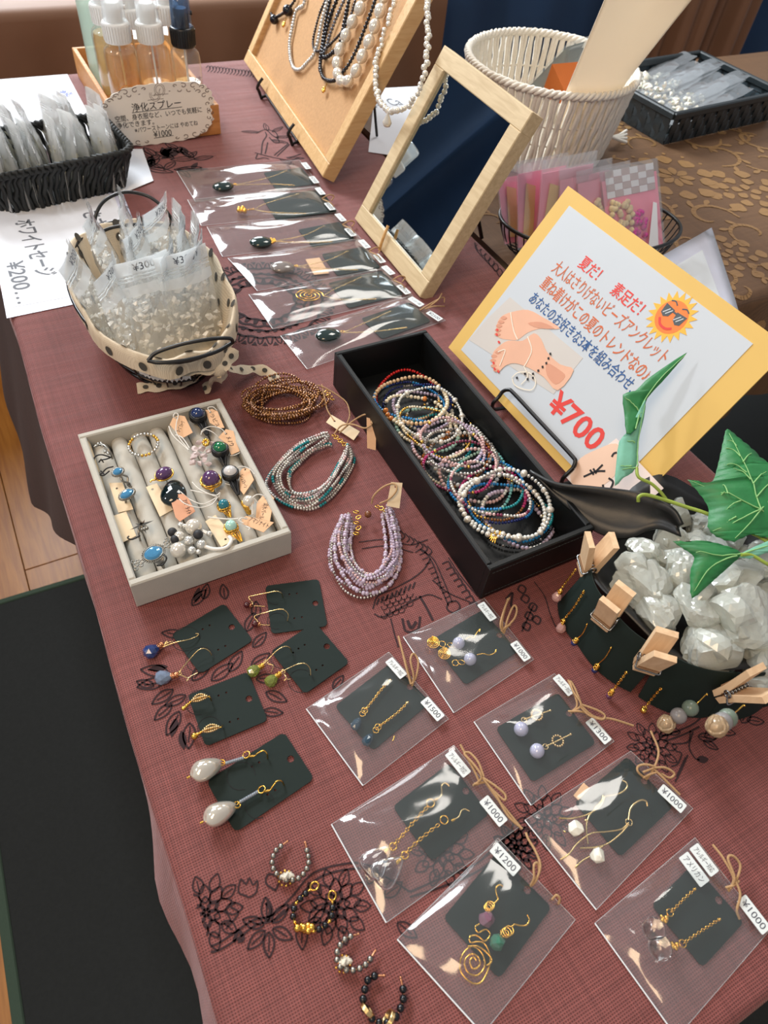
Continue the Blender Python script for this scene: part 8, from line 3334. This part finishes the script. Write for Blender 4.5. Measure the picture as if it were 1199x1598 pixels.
# ---- rough quartz
QUARTZ = mat('rough_quartz', (236, 240, 232), 0.16, 0, 0.05, 30, 0.5, 110, **{'Transmission Weight': 0.6, 'IOR': 1.45, 'Subsurface Weight': 0.15, 'Subsurface Radius': (.01, .01, .01), 'Coat Weight': .5, 'Coat Roughness': .08})


def K9(x, y): return (940 + x / 4.629, 820 + y / 4.629)


qz = [(300, 180, 100, .064, 'tall blocky'), (265, 420, 165, .060, 'wide broken'), (440, 240, 80, .062, 'wedge shaped'), (580, 330, 130, .064, 'large cloudy'), (380, 650, 150, .056, 'jagged'), (690, 580, 130, .068, 'rounded clear'),
      (790, 890, 185, .058, 'pale slabby'), (1030, 650, 185, .074, 'biggest bright'), (950, 390, 165, .066, 'greyish'), (470, 95, 110, .056, 'small bluish'), (900, 70, 130, .056, 'half hidden'), (1160, 250, 110, .066, 'pale'),
      (1110, 930, 135, .054, 'dim'), (600, 510, 90, .056, 'sunken'), (1120, 1120, 90, .050, 'small'), (500, 560, 80, .054, 'little'), (930, 760, 90, .050, 'low'), (690, 200, 90, .056, 'back')]
where = ['beside the curled lip of the bowl', 'behind the first two clothespins', 'right of the tall block', 'under the small ivy leaf', 'behind the third clothespin', 'at the centre of the heap', 'front of the heap above the third pin', 'right side of the heap',
         'below the ivy leaf stalk', 'under the curled lip', 'under the big ivy leaf', 'at the right frame edge', 'behind the fourth clothespin', 'between larger lumps', 'beside the fourth clothespin', 'left of centre', 'low at the right', 'behind the small ivy leaf']
for i, (x, y, r, z, d) in enumerate(qz):
    c = U(*K9(x, y), z - .006)
    R = r / 4.629 * .00050
    b = MB()
    rr = np.random.RandomState(i + 3)
    chunk(b, c, (R * 1.5, R * rr.uniform(1.15, 1.4), R * 1.15), 200 + i * 7, 12)
    chunk(b, c + np.array([rr.uniform(-.6, .6) * R, rr.uniform(-.6, .6) * R, .1 * R]), (R * .95, R * 1.0, R * 1.0), 400 + i * 7, 9, sub=3)
    b.build('quartz_lump', QUARTZ, label=f'{d} rough quartz lump {where[i]}', cat='crystal', group='rough quartz in the black bowl')

for i, (dx, dy, R, d) in enumerate(((.052, .030, .019, 'tall'), (.058, -.012, .018, 'blunt'), (.040, -.046, .017, 'sloping'), (.024, .060, .017, 'rounded'), (.026, .010, .021, 'thick'))):
    b = MB()
    c = np.array([BC[0] + dx, BC[1] + dy, .038])
    chunk(b, c, (R * 1.3, R * 1.15, R), 700 + i * 9, 12)
    chunk(b, c + np.array([.006, -.004, .006]), (R, R, R * .9), 760 + i * 9, 9, sub=3)
    b.build('quartz_lump', QUARTZ, label=f'{d} rough quartz lump on the far right side of the bowl', cat='crystal', group='rough quartz in the black bowl')

# ---- black cards clipped to the rim with clothespins
PIN = wood('pin_wood', (206, 170, 132), (224, 192, 154), (60, 60, 8), 0.6, 0.06)
SPRING = mat('spring_steel', (150, 152, 154), .25, 1.0, .08, 200)


def radial(a): return np.array([math.cos(a), math.sin(a), 0.0])


cards = []
for i, (deg, wd) in enumerate(((170, .046), (194, .055), (226, .055), (254, .050), (281, .052))):
    a = math.radians(deg)
    n = radial(a)
    top = np.array([BC[0], BC[1], .054]) + n * .0995
    bot = np.array([BC[0], BC[1], .0016]) + n * .1135
    up = nrm(top - bot)
    x = np.array([-n[1], n[0], 0])
    f = Fr(bot - x * wd / 2, x, up)
    cards.append((f, wd, np.linalg.norm(top - bot), n))


def pin(label, px, py, z, deg, tilt=0.0):
    c = U(px, py, z)
    a = math.radians(deg)
    n = radial(a)
    up = nrm(np.array([0, 0, 1.0]) + n * tilt)
    x = np.array([-n[1], n[0], 0])
    out = np.cross(x, up)
    if out @ n < 0: out = -out
    t = thing('clothespin', label, 'clothespin', c, 'clothespins on the bowl rim')
    L, Wd = .046, .0165
    for s in (1, -1):
        nn = out * s
        prof = [(0, .0006), (.0015, .0052), (.016, .0066), (L, .0125), (L, .0075), (.018, .0014), (.012, .0012), (.010, .0020), (.008, .0008)]
        b = MB()
        V = [c + up * v + nn * w + x * q for q in (-Wd / 2, Wd / 2) for v, w in prof]
        k = len(prof)
        F = [list(range(k))[::-1], list(range(k, 2 * k))] + [(j, (j + 1) % k, k + (j + 1) % k, k + j) for j in range(k)]
        if s < 0: F = [q[::-1] for q in F]
        b.add(V, F, 0, False)
        g_ = [c + up * .0135 + nn * .0068 + x * q for q in (-Wd / 2, Wd / 2)]
        b.build('wooden_prong', PIN, t)
        b = MB()
        tube(b, [p + nn * .0001 for p in g_], .0005, 5)
        b.build('groove', mat('pin_groove', (120, 84, 54), .8, 0, .1, 100), t)
    b = MB()
    for q in np.linspace(-Wd / 2 - .001, Wd / 2 + .001, 7):
        tube(b, [c + up * .0165 + x * q + .0028 * (up * math.cos(w) + out * math.sin(w)) for w in np.linspace(0, 2 * PI, 13)[:-1]], .0007, 5, closed=True)
    for q in (-Wd / 2 - .0012, Wd / 2 + .0012):
        tube(b, catmull([c + up * .0165 + x * q, c + up * .012 + x * q + out * .005, c + up * .0105 + x * q * .9 + out * .0074, c + up * .0105 + out * .0074], 4), .0007, 5)
    b.build('spring', SPRING, t)
    return t


pin('wooden clothespin seen edge on at the left rim of the bowl', 912, 893, .036, 155)
pin('wooden clothespin second from the left on the bowl rim', 940, 972, .034, 196, .12)
pin('wooden clothespin third from the left on the bowl rim', 1004, 1042, .034, 226, .10)
pin('wooden clothespin at the front right of the bowl rim, tilted outward', 1128, 1082, .036, 268, .30)

ROSEDROP = mat('pink_drop', (214, 168, 160), .1, 0, .1, 200, **{'Transmission Weight': .4})
NAVYB, PURPB = stone_mat('navy_bead', (26, 34, 84)), stone_mat('plum_bead', (84, 44, 72))
GREYGRN = mat('grey_green_bead', (120, 136, 122), .3, 0, .1, 100, **{'Transmission Weight': .3})
GREYB = mat('grey_frost_bead', (150, 146, 146), .3, 0, .1, 100, **{'Transmission Weight': .3})
RUTGOLD = mat('rutile_bead', (204, 176, 140), .08, 0, .4, 200, **{'Transmission Weight': .5})


def KA(x, y): return (820 + x / 3.1636, 680 + y / 3.1636)


def on_card(ci, x, y, w=.0016):
    f = cards[ci][0]
    u, v = hit(*KA(x, y), f, w)
    return f.at(u, v, w) if f.z @ cards[ci][3] > 0 else f.at(*hit(*KA(x, y), f, -w), -w)


earrs = {0: [('pink', [(250, 660), (215, 705), (185, 745)], (172, 768), (158, 792)), ('pink', [(290, 768), (245, 840), (205, 890)], (186, 916), (178, 946))],
         1: [('navy', [(306, 930), (285, 975), (262, 998)], (252, 1008), (240, 1024)), ('navy', [(425, 1045), (395, 1095), (368, 1120)], (355, 1136), (342, 1158))],
         2: [('plum', [(500, 1165), (480, 1195), (440, 1248)], (428, 1262), (414, 1286)), ('gold', [(672, 1246), (645, 1275), (610, 1318)], (578, 1358), (562, 1380))],
         3: [('green', [(895, 1275), (860, 1310)], (838, 1330), (815, 1345))],
         4: [('green', [(1078, 1330), (1045, 1360)], (1022, 1378), (1000, 1394))]}
clab = ['black card clipped at the left of the bowl with pink drop chain earrings', 'black card clipped to the bowl with small navy bead hook earrings', 'black card clipped at the bowl front with plum bead and gold chain earrings', 'black card at the bowl front right with a grey green bead earring', 'black card under the tilted pin with a grey green bead earring']
for i, (f, wd, hh, n) in enumerate(cards):
    t = thing('clipped_card', clab[i], 'earrings', f.at(wd / 2, 0), 'earring cards round the bowl')
    b = MB()
    o = rrect(0, 0, wd, hh, .004, 4)
    # cards bow with the rim
    nseg = 12
    def cp(u, v, w): return f.at(u * wd, v * hh, 0) - n * (.006 * ((u - .5) * 2) ** 2) + n * w
    grid(b, nseg, 6, lambda u, v: cp(u, v, .0004))
    grid(b, nseg, 6, lambda u, v: cp(u, v, -.0004), flip=True)
    for (uu, vv) in (((0, 1), (0, 0)), ((0, 1), (1, 1))): grid(b, nseg, 2, lambda u, v: cp(u, vv[0], -.0004 + .0008 * v))
    for uu in (0, 1): grid(b, 6, 2, lambda u, v: cp(uu, u, -.0004 + .0008 * v))
    b.build('card', CARDBLACK, t)
    for (kd, ch, kn_, dr) in earrs[i]:
        P = [on_card(i, x, y, .002) for x, y in ch]
        K_, D_ = on_card(i, *kn_, .0035), on_card(i, *dr, .004)
        D_[2] = max(D_[2], .0035)
        K_[2] = max(K_[2], .0035)
        b = MB()
        tube(b, catmull([P[0] + n * .001, *P, K_], 5), .0005, 6)
        if kd in ('pink', 'gold', 'plum'): chain(b, [*P, K_], .0011, .00035, .0022)
        e = b.build('earring', GOLD, t)
        b = MB()
        for q in range(3): knot(b, K_ * (1 - .25 * q) + D_ * .25 * q, .0019, q)
        b.build('gold_knot', GOLD, e)
        b = MB()
        if kd == 'pink':
            facet(b, D_, nrm(D_ - K_), .0052, .0042, 3)
            b.build('pink_drop', ROSEDROP, e)
        elif kd == 'green':
            ball(b, D_, .0062, 14, 9)
            b.build('grey_green_bead', GREYGRN, e)
            dd = nrm(D_ - K_)
            b = MB()
            q = D_ + dd * .0105
            q[2] = max(q[2], .0062)
            ball(b, q, .0062, 14, 9)
            b.build('grey_bead', GREYB, e)
            b = MB()
            q = D_ + dd * .0215
            q[2] = max(q[2], .0062)
            ball(b, q, .0060, 14, 9)
            knot(b, q, .0058, 4)
            b.build('rutile_bead', RUTGOLD, e)
        else:
            ball(b, D_, .0026, 10, 7)
            b.build('bead', dict(navy=NAVYB, plum=PURPB, gold=GOLD)[kd], e)

# ---- artificial ivy
IVY = mat('ivy_leaf', (34, 112, 58), 0.5, 0, 0.35, 45, 0.2, 300)
IVYUNDER = mat('ivy_underside', (104, 164, 140), 0.6, 0, 0.15, 60, 0.2, 300)
VEIN = mat('ivy_vein', (128, 176, 110), 0.6, 0, 0.1, 100)
STEM = mat('ivy_stem', (140, 160, 62), 0.5, 0, 0.15, 80)


def K10(x, y): return (880 + x / 3.759, 660 + y / 3.759)


iv = thing('ivy_sprig', 'artificial green ivy sprig laid over the quartz in the black bowl', 'plant', U(1180, 810, .075))


def leaf3(outline, veins, m, name='leaf', curve=.004, smooth=2):
    """leaf blade from a measured outline; edges lifted, veins raised"""
    C = catmull([np.array(p, float) for p in outline], smooth, closed=True)
    tri = tessellate_polygon([[Vector((p[0], p[1], 0)) for p in C]])
    V = np.array([U(*p) for p in C])
    cen = V.mean(0)
    # subdivide each triangle once toward a gently domed middle
    bm = bmesh.new()
    vs_ = [bm.verts.new(p) for p in V]
    for t_ in tri:
        try: bm.faces.new([vs_[k] for k in t_])
        except ValueError: pass
    bmesh.ops.subdivide_edges(bm, edges=bm.edges[:], cuts=2, use_grid_fill=True)
    bm.normal_update()
    edge_pts = V
    bm.verts.ensure_lookup_table()
    co = np.array([v.co for v in bm.verts])
    dmin = np.array([np.min(np.linalg.norm(edge_pts - p, axis=1)) for p in co])
    co[:, 2] += np.minimum(dmin, .02) * curve / .01
    F = [[v.index for v in f_.verts] for f_ in bm.faces] if True else []
    for k, v in enumerate(bm.verts): v.index = k
    F = [[v.index for v in f_.verts] for f_ in bm.faces]
    bm.free()
    b = MB()
    b.add(co, F)
    o = b.build(name, m, iv)
    md = o.modifiers.new('thickness', 'SOLIDIFY')
    md.thickness = 0.0005
    b = MB()

    def lift(p):
        q = U(*p)
        k = np.argsort(np.linalg.norm(co[:, :2] - q[:2], axis=1))[:3]
        q[2] = co[k, 2].max() + .0003
        return q
    for ln in veins:
        Q = catmull([np.array(p, float) for p in ln], 5)
        tube(b, [lift(p) for p in Q], np.linspace(.0007, .0003, len(Q)), 5)
    b.build('veins', VEIN, o)
    return o


# big five lobed leaf
zz = lambda x, y: .094 + .00012 * (850 - y)
big = [(1135, 670), (1150, 682), (1172, 700), (1199, 724), (1222, 712), (1262, 708), (1250, 745), (1262, 790), (1240, 826), (1205, 842), (1172, 834), (1146, 846), (1118, 838), (1104, 822), (1106, 795), (1092, 772), (1073, 749), (1098, 754), (1112, 752), (1118, 735), (1124, 710), (1130, 682)]
cen = (1181, 804)
veins = [[(*cen, zz(*cen)), ((cen[0] + tx) / 2 + 2, (cen[1] + ty) / 2, zz((cen[0] + tx) / 2, (cen[1] + ty) / 2)), (tx, ty, zz(tx, ty))] for tx, ty in ((1137, 678), (1078, 752), (1112, 830), (1146, 842), (1256, 715), (1250, 815))]
for (ax, ay, bx_, by_) in ((1165, 757, 1140, 738), (1168, 765, 1192, 742), (1155, 728, 1170, 712), (1152, 718, 1130, 702), (1130, 779, 1120, 758), (1125, 776, 1108, 786), (1147, 700, 1134, 690), (1160, 745, 1128, 728), (1174, 785, 1200, 760), (1150, 790, 1130, 800), (1145, 812, 1128, 822)):
    veins.append([(ax, ay, zz(ax, ay)), ((ax + bx_) / 2, (ay + by_) / 2 - 2, zz(ax, ay)), (bx_, by_, zz(bx_, by_))])
leaf3([(x, y, zz(x, y)) for x, y in big], veins, IVY, curve=.003)
# lower folded leaf
leaf3([(1050, 845, .092), (1068, 846, .094), (1100, 845, .095), (1130, 852, .096), (1157, 864, .096), (1138, 884, .092), (1118, 902, .086), (1100, 918, .082), (1080, 934, .078), (1077, 910, .083), (1078, 888, .088), (1084, 870, .092), (1068, 858, .093)],
      [[(1157, 865, .096), (1120, 868, .096), (1084, 862, .094)], [(1150, 868, .096), (1110, 885, .092), (1082, 925, .08)]], IVY, curve=.003)
leaf3([(1150, 868, .095), (1165, 860, .097), (1199, 845, .099), (1240, 838, .10), (1225, 856, .098), (1199, 862, .097), (1170, 872, .095)], [[(1155, 866, .096), (1199, 852, .099), (1235, 842, .10)]], IVYUNDER, curve=.002)
# tall folded leaf before the poster


def K11(x, y): return (700 + x / 2.403, 280 + y / 2.403)


leaf3([(*K11(x, y), z) for x, y, z in ((895, 650, .150), (850, 705, .142), (800, 762, .134), (745, 822, .124), (728, 880, .118), (700, 940, .112), (668, 955, .110), (660, 880, .116), (654, 808, .124), (700, 795, .126), (740, 755, .132), (810, 705, .140))],
      [[(*K11(700, 940), .112), (*K11(735, 830), .124), (*K11(810, 735), .137), (*K11(890, 656), .150)], [(*K11(722, 880), .118), (*K11(690, 850), .12), (*K11(660, 820), .123)]], IVY, curve=.001)
leaf3([(*K11(x, y), z) for x, y, z in ((738, 826, .126), (732, 900, .116), (712, 980, .106), (708, 1060, .098), (690, 1100, .093), (655, 1120, .090), (624, 1150, .086), (630, 1060, .095), (640, 985, .102), (668, 950, .108), (690, 915, .113))],
      [[(*K11(708, 1080), .096), (*K11(714, 980), .108), (*K11(735, 850), .122)], [(*K11(700, 985), .106), (*K11(670, 980), .105)], [(*K11(690, 1070), .098), (*K11(645, 1075), .095)], [(*K11(700, 1085), .095), (*K11(650, 1090), .093)]], IVYUNDER, curve=.001)
b = MB()
tube(b, catmull(UL([(*K11(706, 1080), .096), (*KA(560, 205), .094), (*KA(620, 235), .092), (*KA(665, 275), .088), (*KA(695, 312), .084)]), 5), .0014, 7)
tube(b, catmull(UL([(*KA(558, 325), .080), (*KA(562, 300), .084), (*KA(600, 292), .085), (*KA(700, 320), .084), (*KA(790, 350), .084), (*KA(890, 382), .086), (1140, 818, .088), (*KA(1140, 490), .09), (*KA(1199, 522), .092), (1235, 855, .094)]), 5), .0016, 7)
tube(b, catmull(UL([(1182, 806, .096), (*KA(1165, 450), .096), (*KA(1199, 500), .095), (1225, 850, .095)]), 5), .0015, 7)
tube(b, catmull(UL([(1157, 866, .097), (*KA(1120, 590), .096), (*KA(1199, 635), .094), (1240, 900, .09)]), 5), .0014, 7)
b.build('stem', STEM, iv)
